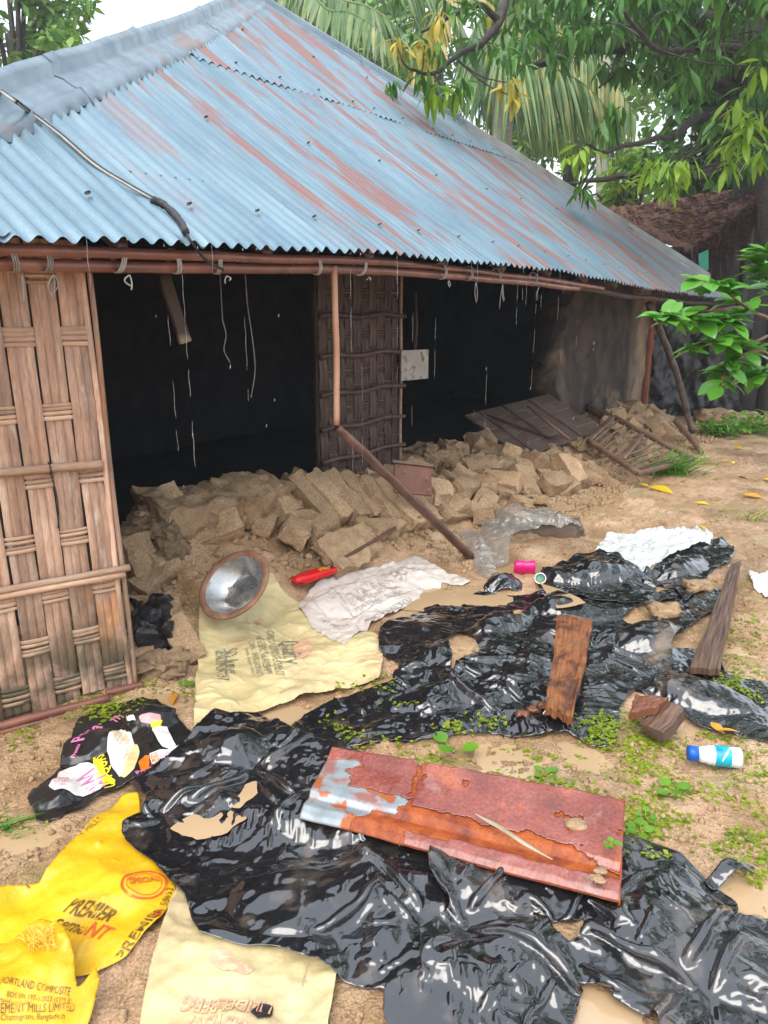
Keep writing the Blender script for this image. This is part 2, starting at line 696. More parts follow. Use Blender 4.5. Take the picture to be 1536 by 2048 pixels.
M['bam'] = pm('weathered_bamboo', [(.25, (.26, .145, .095)), (.45, (.44, .265, .18)), (.62, (.58, .385, .275)), (.8, (.66, .50, .39))], scale=3.2,
              stretch=(5, 5, .6), detail=8, rough=(.4, .7), bump=.7, bscale=16, bstretch=(6, 6, .5), bdist=.005, rnd=.36, fine=.2,
              stains=[((.20, .13, .10), 2.2, .50, .64, (3, 3, .7), .6), ((.54, .23, .08), 1.6, .55, .63, (3, 3, .6), .8), ((.62, .52, .44), 6, .6, .7, (4, 4, .7), .6),
                      ((.06, .055, .03), 5, .36, .54, (1, 1, 1), .9, (2, .62, .14))])
M['bamh'] = pm('bamboo_slat', [(.25, (.25, .14, .09)), (.5, (.46, .29, .19)), (.8, (.62, .44, .31))], scale=3.2, stretch=(.8, .8, 6), detail=8,
               rough=(.4, .7), bump=.6, bscale=14, bstretch=(.6, .6, 6), bdist=.004, rnd=.30, fine=.15,
               stains=[((.055, .06, .028), 5, .38, .56, (1, 1, 1), .85, (2, .50, .16))])
M['darkbam'] = pm('dark_bamboo', [(.3, (.04, .022, .016)), (.7, (.10, .055, .04))], scale=4, stretch=(4, 4, .6), rough=(.5, .8), bump=.6, bscale=16, rnd=.3)  # dark bamboo for frames, inside posts and the right eave pole
M['cord'] = pm('nylon_cord', [(.3, (.26, .24, .22)), (.7, (.48, .45, .42))], scale=30, rough=(.5, .8), bump=.5, bscale=200)
M['olddirtycord'] = pm('grimy_cord', [(.3, (.16, .14, .13)), (.7, (.34, .31, .29))], scale=30, rough=(.6, .9), bump=.5, bscale=200)
M['darkwood'] = pm('dark_wood', [(.3, (.035, .020, .014)), (.6, (.075, .045, .033)), (.8, (.12, .08, .06))], scale=3, stretch=(1, 1, 1), detail=8, rough=(.3, .55), bump=.6, bscale=18, rnd=.2)
M['screw'] = pm('rusty_screw', [(.3, (.16, .17, .18)), (.7, (.28, .30, .32))], scale=30, rough=(.4, .7), metal=.5)

UL, UR, UA, WA, ZA, ZE = -1.14, 10.33, 5.0, 4.2, 4.87, 1.85
_eu = [-1.14, -.32, .03, .47, 1.31, 1.85, 3.0, 3.8, 4.83, 6.23, 8.2, 10.33]
_ez = [1.825, 1.84, 1.852, 1.862, 1.887, 1.899, 1.895, 1.889, 1.855, 1.80, 1.765, 1.745]


def roof_f(u, w):
    return np.minimum(np.minimum(w / WA, (2 * WA - w) / WA), np.minimum((u - UL) / (UA - UL), (UR - u) / (UR - UA)))


def roof_z(u, w):
    f = roof_f(u, w)
    ez = np.interp(u, _eu, _ez)
    sag = .10 * 4 * np.clip(f, 0, 1) * (1 - f) * (1 - sstep(2, 8, u))
    return ZE + (ZA - ZE) * f + (ez - ZE) * (1 - f) - sag


def wmax(u):
    return WA * np.minimum((u - UL) / (UA - UL), (UR - u) / (UR - UA))


hut_o = thing('mud_hut', 'mud hut with a hipped tin roof and its front wall collapsed', 'hut', hut(4.6, 4.2, 0))
PITCHC, AMP = .079, .0112

# rafters and purlins carry the roof
rg = G()
for u in np.arange(-.6, 10, .75):
    wm = float(wmax(np.array(u))) * .97
    if wm < .3:
        continue
    ws = np.linspace(.05, wm, 8)
    rg.add(*tube(hutv(np.full(8, u), ws, roof_z(np.full(8, u), ws) - .075), .028, 6))
for w in (.5, 1.2, 2.1, 3.0):
    ul, ur = UL + (UA - UL) * w / WA + .05, UR - (UR - UA) * w / WA - .05
    us = np.linspace(ul, ur, 24)
    rg.add(*tube(hutv(us, np.full(24, w), roof_z(us, np.full(24, w)) - .035), .022, 6))
roof = rg.obj('roof', M['darkwood'], hut_o)

random.seed(4)
NC = 10


def sheet(u0, u1, w0, w1, lift, tilt=0.0, seed=0):
    nu = max(2, int(round((u1 - u0) / PITCHC * 10)) + 1)
    us = np.linspace(u0, u1, nu)
    nw = 26
    U, S = np.meshgrid(us, np.linspace(0, 1, nw))
    wm = wmax(U) - .02
    ww1 = np.minimum(w1, wm)
    rag = .008 * fbm(np.stack([U * 9, S * 0], -1), 2, seed) if w0 < .1 else 0
    W = np.minimum(w0 + rag, ww1) + (ww1 - np.minimum(w0 + rag, ww1)) * S
    Z = roof_z(U, W) + AMP * np.sin(2 * math.pi * U / PITCHC) + lift + tilt * (U - u0) + .010 * fbm(np.stack([U * 2, W * 1.4], -1), 3, seed + 5)
    keep = (wm > w0 + .02)
    V = hutv(U, W, Z).reshape(-1, 3)
    F = gridF(nw, nu)
    k = keep.reshape(-1)
    F = F[k[F].all(1)]
    if len(F) == 0:
        return None
    return obj('corrugated_sheet', V, F, M['tin'], roof, uv=np.stack([U, W], -1).reshape(-1, 2))


k = 0
u = UL
while u < UR - .05:
    u1 = min(u + NC * PITCHC + PITCHC * .55, UR)
    sheet(u, u1, -.03 + random.uniform(-.012, .012), 2.2, .0, .004 * (k % 2) + .006, 100 + k)
    u += NC * PITCHC
    k += 1
u = UL + PITCHC * 4
while u < UR - .05:
    u1 = min(u + NC * PITCHC + PITCHC * .55, UR)
    sheet(u, u1, 2.08 + random.uniform(-.02, .02), 4.3, .012, .004 * (k % 2) + .006, 100 + k)
    u += NC * PITCHC
    k += 1


# the three slopes at the sides and the back
def slope(pa, pb, n1, n2):
    us = np.linspace(0, 1, n1)
    S, T = np.meshgrid(us, np.linspace(0, 1, n2))
    A = np.array(pa)[None, None] * (1 - S[..., None]) + np.array(pb)[None, None] * S[..., None]
    ap = np.array([UA, WA])
    Q = A * (1 - T[..., None]) + ap * T[..., None]
    Z = roof_z(Q[..., 0], Q[..., 1]) + AMP * np.sin(S * n1 / 6 * 2 * math.pi) * (1 - T) - .004
    obj('corrugated_sheet', hutv(Q[..., 0], Q[..., 1], Z).reshape(-1, 3), gridF(n2, n1), M['tin'], roof, uv=Q.reshape(-1, 2))


slope((UL, 2 * WA), (UL, 0), 400, 10)
slope((UR, 0), (UR, 2 * WA), 400, 10)
slope((UR, 2 * WA), (UL, 2 * WA), 500, 10)

# hip caps
def hipcap(a, b, s0, s1, mat, seed, wide=.20):
    a, b = np.array(a, float), np.array(b, float)
    hd = unit(b - a)
    pr = np.array([hd[1], -hd[0]])
    if a[0] > 5:
        pr = -pr
    prof = [(-wide, .018), (-.09, .02), (-.045, .022), (-.04, .075), (0, .085), (.04, .075), (.045, .022), (.09, .03), (wide * .55, .024), (wide - .05, .022), (wide - .035, .036), (wide, .015), (wide + .012, -.012)]
    n = 30
    V = []
    for i in range(n):
        s = s0 + (s1 - s0) * i / (n - 1)
        c = a + (b - a) * s
        for j, (off, dz) in enumerate(prof):
            q = c + pr * off * (1 + .06 * math.sin(i * 1.7 + seed) * (abs(off) > .2))
            V.append((q[0], q[1], roof_z(q[0], q[1]) + AMP * .9 + dz))
    V = np.array(V)
    V[:, 2] += .007 * fbm(V[:, :2] * 4, 3, seed)
    V[-len(prof):, 2] += .012
    obj('ridge_cap', hutv(V[:, 0], V[:, 1], V[:, 2]), gridF(n, len(prof)), mat, roof, smooth=False)


cuts = [-.01, .15, .305, .47, .70, .995]
for i in range(5):
    hipcap((UL, 0), (UA, WA), cuts[i] - .015, cuts[i + 1], M['cap'], i)
cuts = [.09, .28, .46, .64, .82, .995]
for i in range(5):
    hipcap((UR, 0), (UA, WA), cuts[i] - .012, cuts[i + 1], M['capold'] if i < 3 else M['cap'], 20 + i, .15)
# knob where the hips meet
V, F = tube([hut(UA, WA, ZA - .03), hut(UA, WA, ZA + .10), hut(UA, WA, ZA + .13)], [.14, .11, .05], 12)
obj('roof_knob', V, F, M['darkwood'], roof)

# screws
sg = G()
th = np.linspace(0, 2 * math.pi, 8, endpoint=False)
V = [(math.cos(t) * .013, math.sin(t) * .013, 0) for t in th] + [(math.cos(t) * .009, math.sin(t) * .009, .006) for t in th] + [(0, 0, .012)]
F = [(i, (i + 1) % 8, 8 + (i + 1) % 8, 8 + i) for i in range(8)] + [(8 + i, 8 + (i + 1) % 8, 16) for i in range(8)]
screw_me = make_mesh('screw', V, F, M['screw'])
for w, st in ((.22, .45), (1.15, .8), (2.2, .45), (3.0, .9)):
    for u in np.arange(-.8, 10, st):
        u = UL + round((u - UL + random.uniform(-.06, .06)) / PITCHC) * PITCHC + PITCHC / 4
        if w < wmax(u) - .25:
            z = float(roof_z(u, w)) + AMP + .004
            inst('screw', screw_me, Matrix.Translation(hut(u, w, z + (.012 if w > 2.1 else .003))) @ Matrix.Rotation(-.6, 4, Vector((HD[0], HD[1], 0))), roof)

# eave poles, tied with cord
def wav(us, w, dz, seed, a=.008):
    P = hutv(us, np.full(len(us), w) + a * fbm(np.stack([us * 1.5, us * 0], -1), 2, seed), np.interp(us, _eu, _ez) + dz + a * fbm(np.stack([us * 1.2, us * 0 + 5], -1), 2, seed))
    return P


def bamboo_tube(P, r, seg=12, node=.32):
    d = np.concatenate([[0], np.cumsum(np.linalg.norm(np.diff(P, axis=0), axis=1))])
    ph = np.abs(((d / node) % 1) - .5)
    rr = r * (1 + .10 * np.exp(-((.5 - ph) / .03) ** 2))
    return tube(P, rr, seg)


V, F = bamboo_tube(wav(np.linspace(-1.1, 2.05, 120), .06, -.062, 1), .020)
obj('eave_pole', V, F, M['redbam'], hut_o)
V, F = bamboo_tube(wav(np.linspace(1.6, 5.2, 100), .10, -.065, 2), .020)
obj('eave_pole', V, F, M['redbam'], hut_o)
V, F = bamboo_tube(wav(np.linspace(-1.1, 4.6, 160), .09, -.104, 3), .022)
tag(obj('eave_pole', V, F, M['redbam'], hut_o))
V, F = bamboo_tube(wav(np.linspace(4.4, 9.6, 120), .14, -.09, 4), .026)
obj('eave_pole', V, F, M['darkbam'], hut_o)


def tie(u, mat, tail=.0, seed=0):
    rnd = random.Random(seed)
    zc = float(np.interp(u, _eu, _ez)) - .083
    g_ = G()
    for k in range(3):
        t = np.linspace(0, 2 * math.pi, 18)
        uu = u + (k - 1) * .008 + .010 * np.sin(t + seed)
        P = hutv(uu, .076 + .033 * np.cos(t), zc + .046 * np.sin(t))
        g_.add(*tube(P, .0032, 5, cap=False))
    for k in range(rnd.choice([2, 3]) if tail else 0):
        L = tail * rnd.uniform(.5, 1.0)
        s = np.linspace(0, 1, 9)
        P = hutv(u + .03 * rnd.uniform(-1, 1) * np.sin(s * 3), .02 + .02 * rnd.uniform(-1, 1) * s, zc - .055 - L * s)
        g_.add(*tube(P, .0030, 5))
    g_.obj('cord_tie', mat, hut_o)


for px, m_, tl in ((28, 'olddirtycord', .10), (92, 'olddirtycord', .09), (245, 'cord', .06), (355, 'cord', .0), (441, 'cord', .03), (638, 'cord', .0), (728, 'cord', .02), (890, 'cord', .04)):
    tie(at_w(px, 505, .05)[0], M[m_], tl, px)
for px in (930, 985, 1060):
    tie(at_w(px, 545, .10)[0], M['olddirtycord'], .16, px)


# ---- mud walls that still stand (ragged ends)
def mudwall(u0, u1, w, th_, z0, z1, ragl=.0, ragr=.0, seed=0, mat='mudwall'):
    nu, nz = max(8, int((u1 - u0) / .05)), 36
    U, Zt = np.meshgrid(np.linspace(0, 1, nu), np.linspace(0, 1, nz))
    lo = u0 + ragl * (.5 + .5 * fbm(np.stack([Zt * 5, Zt * 0 + seed], -1), 4, seed)) * (1 + .7 * Zt)
    hi = u1 - ragr * (.5 + .5 * fbm(np.stack([Zt * 6, Zt * 0 + seed + 9], -1), 4, seed + 3))
    Uq = lo + (hi - lo) * U
    Zq = z0 + (z1 - z0) * Zt
    P = np.stack([Uq * 3, Zq * 3], -1)
    fr = w - .02 * fbm(P, 4, seed) - .008 * fbm(P * 5, 3, seed + 1)
    bk = w + th_ + .02 * fbm(P, 3, seed + 2)
    A, B = hutv(Uq, fr, Zq).reshape(-1, 3), hutv(Uq, bk, Zq).reshape(-1, 3)
    n = len(A)
    F = [tuple(f) for f in gridF(nz, nu)] + [tuple(int(i) + n for i in f[::-1]) for f in gridF(nz, nu)]
    for i in range(nz - 1):
        a, b = i * nu, (i + 1) * nu
        F.append((a, b, b + n, a + n))
        a, b = a + nu - 1, b + nu - 1
        F.append((b, a, a + n, b + n))
    for j in range(nu - 1):
        a = (nz - 1) * nu + j
        F.append((a, a + 1, a + 1 + n, a + n))
    uvq = np.stack([Uq, Zq], -1).reshape(-1, 2)
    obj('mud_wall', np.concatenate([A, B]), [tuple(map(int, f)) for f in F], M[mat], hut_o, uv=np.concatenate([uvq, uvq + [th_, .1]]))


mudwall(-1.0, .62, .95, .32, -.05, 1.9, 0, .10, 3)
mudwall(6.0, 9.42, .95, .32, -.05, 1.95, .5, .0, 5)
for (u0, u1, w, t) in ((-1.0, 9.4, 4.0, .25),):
    mudwall(u0, u1, w, t, -.05, 2.6, 0, 0, 7, 'roomshade')
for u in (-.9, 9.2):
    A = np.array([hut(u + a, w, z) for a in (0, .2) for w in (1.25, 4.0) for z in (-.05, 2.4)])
    obj('mud_wall', A, [(0, 1, 3, 2), (4, 6, 7, 5), (0, 4, 5, 1), (2, 3, 7, 6), (1, 5, 7, 3)], M['roomshade'], hut_o)
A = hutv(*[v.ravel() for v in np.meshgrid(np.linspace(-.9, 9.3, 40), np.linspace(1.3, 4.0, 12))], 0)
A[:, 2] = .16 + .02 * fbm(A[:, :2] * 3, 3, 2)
obj('earth_floor', A, gridF(12, 40), M['roomshade'], hut_o)
# posts inside, dimly seen
for u, w in ((.9, 2.6), (4.6, 2.4)):
    V, F = tube(hutv(np.full(6, u), np.full(6, w), np.linspace(.1, 2.2, 6)), .045, 8)
    obj('post', V, F, M['darkbam'], hut_o)
# brick-red corner post at the right end
V, F = beam(hut(9.5, .93, -.02), hut(9.5, .95, 1.85), .09, .12, up=(HD[0], HD[1], 0), wob=.02, nseg=18, seed=6)
M['redpost'] = pm('red_brown_timber', [(.3, (.16, .045, .022)), (.7, (.36, .12, .055))], scale=5, stretch=(3, 3, .6), rough=(.4, .7), bump=.7, bscale=20)
obj('corner_post', V, F, M['redpost'], hut_o)


# ---- woven bamboo screen at the left
BR = np.array([-1.09, 2.92])
BD = unit(np.array([-.44, -.29]))     # towards the left
BN = np.array([BD[1], -BD[0]])        # towards the hut
if BN[1] < 0:
    BN = -BN
bamwall = None


def bw(s, z, d=0.0):
    """s along the screen from its right edge, d depth (positive = out)"""
    s = s + .022 + .012 * z
    return np.stack([BR[0] + BD[0] * s - BN[0] * d + z * 0, BR[1] + BD[1] * s - BN[1] * d + z * 0, z + s * 0], -1)


ROWS = [.10, .29, .50, .72, .97, 1.22, 1.50, 1.72]
COLW = .098


def weave(n, sfun, parent, mv, mh, rows, ztop, zbot, colw, first=.0, seed=0, split=3):
    rnd = random.Random(seed)
    out = []
    xs = [first + i * colw for i in range(n + 1)]
    for i in range(n):
        zz = np.linspace(zbot + rnd.uniform(-.02, .02), ztop, 150)
        off = np.zeros(150)
        nd_ = rnd.uniform(0, .4)
        off += .0022 * np.exp(-((((zz - nd_) / .41) % 1 - .5) * .41 / .008) ** 2)
        for j, r in enumerate(rows):
            sgn = -1 if (i + j) % 2 == 0 else 1
            off += sgn * .006 * np.exp(-((zz - r) / .075) ** 2)
        off += .003 * fbm(np.stack([zz * 4, zz * 0 + i * 7], -1), 2, seed)
        wv = .003 * fbm(np.stack([zz * 3, zz * 0 + i * 3], -1), 2, seed + 1)
        # a strip is made of a few split canes side by side
        k = split
        cuts_ = np.linspace(0, 1, k + 1)
        prof = []
        for c in range(k):
            a, b = cuts_[c], cuts_[c + 1]
            prof += [(a + .006, -.001), (a + .014, .0015), ((a + b) / 2, .002), (b - .014, .0015), (b - .006, -.001)]
        Vs = []
        for (t, h) in prof:
            s = xs[i] + .003 + (colw - .006) * t + wv
            Vs.append(sfun(s, zz, off + h))
        V = np.stack(Vs, 1).reshape(-1, 3)
        out.append(obj('bamboo_strip', V, gridF(150, len(prof)), mv, parent))
    for j, r in enumerate(rows):
        for q in range(4):
            zc = r + (q - 1.5) * .019 + rnd.uniform(-.003, .003)
            hh = .0085 * rnd.uniform(.75, 1.1)
            ss = np.linspace(xs[0] + rnd.uniform(0, .012), xs[-1], n * 8)
            ci = (ss - xs[0]) / colw
            off = np.zeros(len(ss))
            for i in range(n):
                sgn = 1 if (i + j) % 2 == 0 else -1
                off += sgn * .0055 * np.exp(-np.abs((ci - i - .5) / .52) ** 4)
            prof = [(-1, -.002), (-.8, .001), (0, .002), (.8, .001), (1, -.002)]
            V = np.stack([sfun(ss, np.full(len(ss), zc + hh * t) + .002 * np.sin(ss * 9 + q), off + h) for t, h in prof], 1).reshape(-1, 3)
            out.append(obj('bamboo_slat', V, gridF(len(ss), 5), mh, parent))
    return out


# frame of the screen = the part its strips belong to
fg = G()
for s in (.02, .62, 1.25):
    P = bw(np.full(12, s), np.linspace(.0, 1.86, 12), -.045)
    fg.add(*tube(P, .022, 8))
bamwall = fg.obj('bamboo_wall', M['darkbam'], hut_o)
weave(13, bw, bamwall, M['bam'], M['bamh'], ROWS, 1.84, .015, COLW, .0, 11)
# trim along the right edge: two narrow canes
for s0, wdt in ((-.012, .022), (-.034, .02)):
    zz = np.linspace(.02, 1.82, 60)
    prof = [(0, 0), (.25, .008), (.5, .011), (.75, .008), (1, 0)]
    V = np.stack([bw(s0 + wdt * t + .003 * np.sin(zz * 5 + s0 * 90), zz, .004 + h) for t, h in prof], 1).reshape(-1, 3)
    obj('bamboo_strip', V, gridF(60, 5), M['bam'], bamwall)


def rail(s0, s1, z0, z1, r, d, mat, name='rail', halves=1):
    for h in range(halves):
        ss = np.linspace(s0 - h * .02, s1, 40)
        zz = z0 + (z1 - z0) * (ss - s0) / (s1 - s0) + (h - .5 * (halves - 1)) * r * 1.75
        P = bw(ss, zz, d) + .003 * np.stack([fbm(np.stack([ss * 4, ss * 0 + h], -1), 2, k) for k in range(3)], -1)
        V, F = bamboo_tube(P, r, 10, .28)
        obj(name, V, F, mat, bamwall)


rail(.01, 1.28, 1.005, 1.03, .017, .024, M['bamh'])
rail(-.03, 1.28, .545, .555, .014, .024, M['bamh'], halves=2)
rail(.12, 1.28, -.005, .02, .017, .05, M['redbam'], halves=2)
rail(-.05, .10, .015, .02, .016, .02, M['redbam'])
# tie strings on the rails
M['string'] = pm('black_string', [(.3, (.012, .012, .014)), (.7, (.03, .03, .035))], scale=20, rough=(.5, .7))
for s, z, tl in ((.205, 1.01, .22), (.44, 1.015, .03)):
    t = np.linspace(0, 2 * math.pi, 14)
    g_ = G().add(*tube(bw(np.full(14, s), z + .024 * np.sin(t), .024 + .02 * np.cos(t)), .003, 5, cap=False))
    q = np.linspace(0, 1, 8)
    g_.add(*tube(bw(s - .012 * np.sin(q * 3), z - .02 - tl * q, .030 - .01 * q), .003, 5))
    g_.obj('string', M['string'], bamwall)

# ---- bamboo door leaf standing in the opening
DU0, DU1, DW = 2.29, 3.25, .98


def dw_(s, z, d=0.0):
    return hutv(DU0 + s, DW - d, z + 0 * s)


V, F = beam(hut(DU0 + .02, DW + .03, .1), hut(DU0 + .02, DW + .03, 1.9), .04, .05, up=(HD[0], HD[1], 0))
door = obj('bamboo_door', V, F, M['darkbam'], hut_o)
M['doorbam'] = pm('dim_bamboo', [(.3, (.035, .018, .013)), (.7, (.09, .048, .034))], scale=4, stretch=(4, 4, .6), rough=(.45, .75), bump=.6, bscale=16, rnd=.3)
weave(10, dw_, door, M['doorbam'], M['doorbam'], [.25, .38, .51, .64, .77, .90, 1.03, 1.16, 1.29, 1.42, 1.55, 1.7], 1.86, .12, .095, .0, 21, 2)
for z in (.55, .78, 1.02, 1.28, 1.55):
    P = dw_(np.linspace(-.02, .99, 12), np.full(12, z) + .01 * np.sin(np.arange(12)), .035)
    V, F = tube(P, .017, 8)
    obj('rail', V, F, M['darkbam'], door)
zz = np.linspace(.12, 1.86, 30)
V, F = tube(dw_(np.full(30, .965) + .004 * np.sin(zz * 7), zz, .012), .014, 7)
obj('edge_cane', V, F, M['bamh'], door)

# ---- broken eave post that hangs from the pole
u_, w_, z_ = at_w(668, 545, .08)
u2, w2, z2 = at_w(673, 850, .08)
P = spline([hut(u_, .08, z_ + .03), hut(u_ + .005, .08, z_ - .25), hut((u_ + u2) / 2 + .01, .08, (z_ + z2) / 2), hut(u2, .08, z2)], 30)
V, F = bamboo_tube(P, np.full(30, .0165), 10, .26)
M['tanbam'] = pm('orange_bamboo', [(.3, (.19, .08, .045)), (.5, (.40, .20, .12)), (.8, (.56, .36, .25))], scale=5, stretch=(1, 1, .6), rough=(.35, .6), bump=.4, bscale=30)
obj('eave_post', V, F, M['tanbam'], hut_o)

# ------------------------------------------------------------------ rubble of the fallen mud wall
def chunk(L, W, H, seed, rough=.10, n=5, rnd_edge=.10):
    """weathered lump: subdivided box, rounded, broken by noise"""
    nx, ny, nz = max(3, int(n * 1.4)), n, max(3, int(n * .8))
    vid, V = {}, []

    def vert(i, j, k):
        key = (i, j, k)
        if key not in vid:
            vid[key] = len(V)
            V.append((2 * i / nx - 1, 2 * j / ny - 1, 2 * k / nz - 1))
        return vid[key]
    F = []
    for i in range(nx):
        for j in range(ny):
            F.append((vert(i, j, 0), vert(i, j + 1, 0), vert(i + 1, j + 1, 0), vert(i + 1, j, 0)))
            F.append((vert(i, j, nz), vert(i + 1, j, nz), vert(i + 1, j + 1, nz), vert(i, j + 1, nz)))
    for i in range(nx):
        for k in range(nz):
            F.append((vert(i, 0, k), vert(i + 1, 0, k), vert(i + 1, 0, k + 1), vert(i, 0, k + 1)))
            F.append((vert(i, ny, k), vert(i, ny, k + 1), vert(i + 1, ny, k + 1), vert(i + 1, ny, k)))
    for j in range(ny):
        for k in range(nz):
            F.append((vert(0, j, k), vert(0, j, k + 1), vert(0, j + 1, k + 1), vert(0, j + 1, k)))
            F.append((vert(nx, j, k), vert(nx, j + 1, k), vert(nx, j + 1, k + 1), vert(nx, j, k + 1)))
    V = np.array(V)
    s = np.sort(np.abs(V), axis=1)
    edge = np.clip((s[:, 1] - .6) / .4, 0, 1)
    V = V * (1 - rnd_edge * (edge ** 2)[:, None] * (.6 + .8 * vnoise(V * 1.7 + seed * 3.1, seed))[:, None].clip(0, 2))
    V = V * np.array([L, W, H]) / 2
    q = V / max(L, W, H)
    dsp = np.stack([fbm(q * 3.4 + seed * 1.3, 3, seed + k) for k in range(3)], -1)
    V = V + dsp * rough * min(L, W, H) * 1.6
    if n >= 6:
        d2 = np.stack([fbm(q * 11 + seed, 3, seed + 30 + k) for k in range(3)], -1)
        V = V + d2 * rough * min(L, W, H) * .55
    return V, F


def slope_frame(x, y, yaw):
    e = .14
    gxx = (hgt(x + e, y, HG) - hgt(x - e, y, HG)) / (2 * e)
    gyy = (hgt(x, y + e, HG) - hgt(x, y - e, HG)) / (2 * e)
    n = unit([-gxx, -gyy, 1])
    a = np.array([math.cos(yaw), math.sin(yaw), 0])
    a = unit(a - n * (a @ n))
    return Matrix(((a[0], np.cross(n, a)[0], n[0]), (a[1], np.cross(n, a)[1], n[1]), (a[2], np.cross(n, a)[2], n[2])))


def sharp(me, a=32):
    me.set_sharp_from_angle(angle=math.radians(a))
    return me


heap = thing('rubble_heap', 'long heap of broken mud bricks and clods along the open front of the hut', 'rubble', hut(4, .7, 0))
WALLYAW = math.atan2(HD[1], HD[0])
rnd = random.Random(77)
brick_me = [sharp(make_mesh('mud_brick', *chunk(.27, .14, .10, s, .10, 8, .06), M['brick'])) for s in range(9)]
clod_me = [sharp(make_mesh('clod', *chunk(1, .8, .65, 40 + s, .30, 8, .22), M['brick'])) for s in range(8)]
slab_me = [sharp(make_mesh('wall_chunk', *chunk(1, .5, .33, 60 + s, .20, 20, .06), M['brick'])) for s in range(5)]


def stamp(x, y, z, r):
    """things resting on the ground raise the height others rest on"""
    i0, i1 = int((x - r - HX0) / HS), int((x + r - HX0) / HS) + 1
    j0, j1 = int((y - r - HY0) / HS), int((y + r - HY0) / HS) + 1
    i0, j0 = max(i0, 0), max(j0, 0)
    sub = HM[j0:j1, i0:i1]
    m_ = (GXX[j0:j1, i0:i1] - x) ** 2 + (GYY[j0:j1, i0:i1] - y) ** 2 < r * r
    sub[m_] = np.maximum(sub[m_], z)


def put(name, me, px, py, sc, yaw, tx=0.0, ty=0.0, lift=.0, parent=heap):
    p = hit(px, py + 10, HG)
    R = slope_frame(p[0], p[1], WALLYAW + math.radians(yaw)).to_4x4()
    M_ = Matrix.Translation((p[0], p[1], p[2] + lift + .035)) @ R @ Euler((math.radians(tx), math.radians(ty), 0)).to_matrix().to_4x4() @ Matrix.Diagonal((*sc, 1))
    return inst(name, me, M_, parent)


# the large pieces one can pick out
put('wall_chunk', slab_me[0], 405, 1035, (.78, .7, .62), -4, 10, 0, .05)
put('wall_chunk', slab_me[3], 505, 1015, (.45, .6, .7), 8, -6, 4, .05)
put('mud_brick', brick_me[0], 565, 1035, (1.1, 1.35, 1.2), 84, 8, -14, .08)
for k, (px, py) in enumerate(((618, 1020), (652, 1018), (684, 1017), (715, 1018), (752, 1026), (786, 1028))):
    put('mud_brick', brick_me[(k * 2 + 1) % 9], px, py + 8, (1.5, .98, 1.5), 92 + rnd.uniform(-4, 4), rnd.uniform(-6, 6), -20 + rnd.uniform(-4, 4), .10)
put('mud_brick', brick_me[5], 838, 1035, (1.2, 1.3, 1.2), 78, 5, -12, .06)
put('wall_chunk', slab_me[1], 700, 1098, (.48, .5, .3), 2, 8, 3, .0)
put('wall_chunk', slab_me[2], 640, 985, (.60, .5, .5), -5, -5, 2, .02)
put('mud_brick', brick_me[3], 590, 1075, (1.0, 1.2, 1.2), 40, 15, 10, .04)
put('mud_brick', brick_me[4], 288, 1135, (1.1, 1.1, 1.0), 62, 14, -20, .02)
put('clod', clod_me[0], 345, 1105, (.17, .17, .15), 20, 10, 20, .02)
put('clod', clod_me[1], 330, 1085, (.18, .18, .16), 70, 0, 10, .04)
put('clod', clod_me[2], 280, 1080, (.24, .2, .2), 30, 0, 10, .05)
put('clod', clod_me[5], 330, 1330, (.2, .2, .1), 130, 0, 10, .0)
for px, py, s, yaw in ((845, 925, .34, 10), (905, 915, .32, -15), (958, 905, .36, 30), (985, 925, .3, 70), (1120, 925, .3, 20), (1160, 905, .28, 100)):
    put('clod', clod_me[px % 8], px, py, (s, s * .9, s * .85), yaw, rnd.uniform(-15, 15), rnd.uniform(-15, 15), .05)
for px, py, yaw, tx, ty in ((1015, 915, 40, 20, 25), (1045, 975, 60, 10, -20), (1085, 940, -25, 10, 30), (1000, 975, 100, -20, 10), (930, 985, 15, 12, 5), (880, 1010, 50, 0, -15), (1180, 900, 20, 30, 10),
                            (1140, 950, 70, 0, -25), (1110, 975, -10, 20, 0), (960, 945, -30, 10, 0)):
    put('mud_brick', brick_me[px % 9], px, py, (1.25, 1.3, 1.3), yaw, tx, ty, .05)
tag(put('mud_brick', make_mesh('mud_brick', *chunk(.2, .13, .1, 91, .12, 5), M['redbrick']), 978, 965, (1.0, 1.0, 1.0), 45, 20, 0, .03), 'reddish burnt brick among the mud bricks')
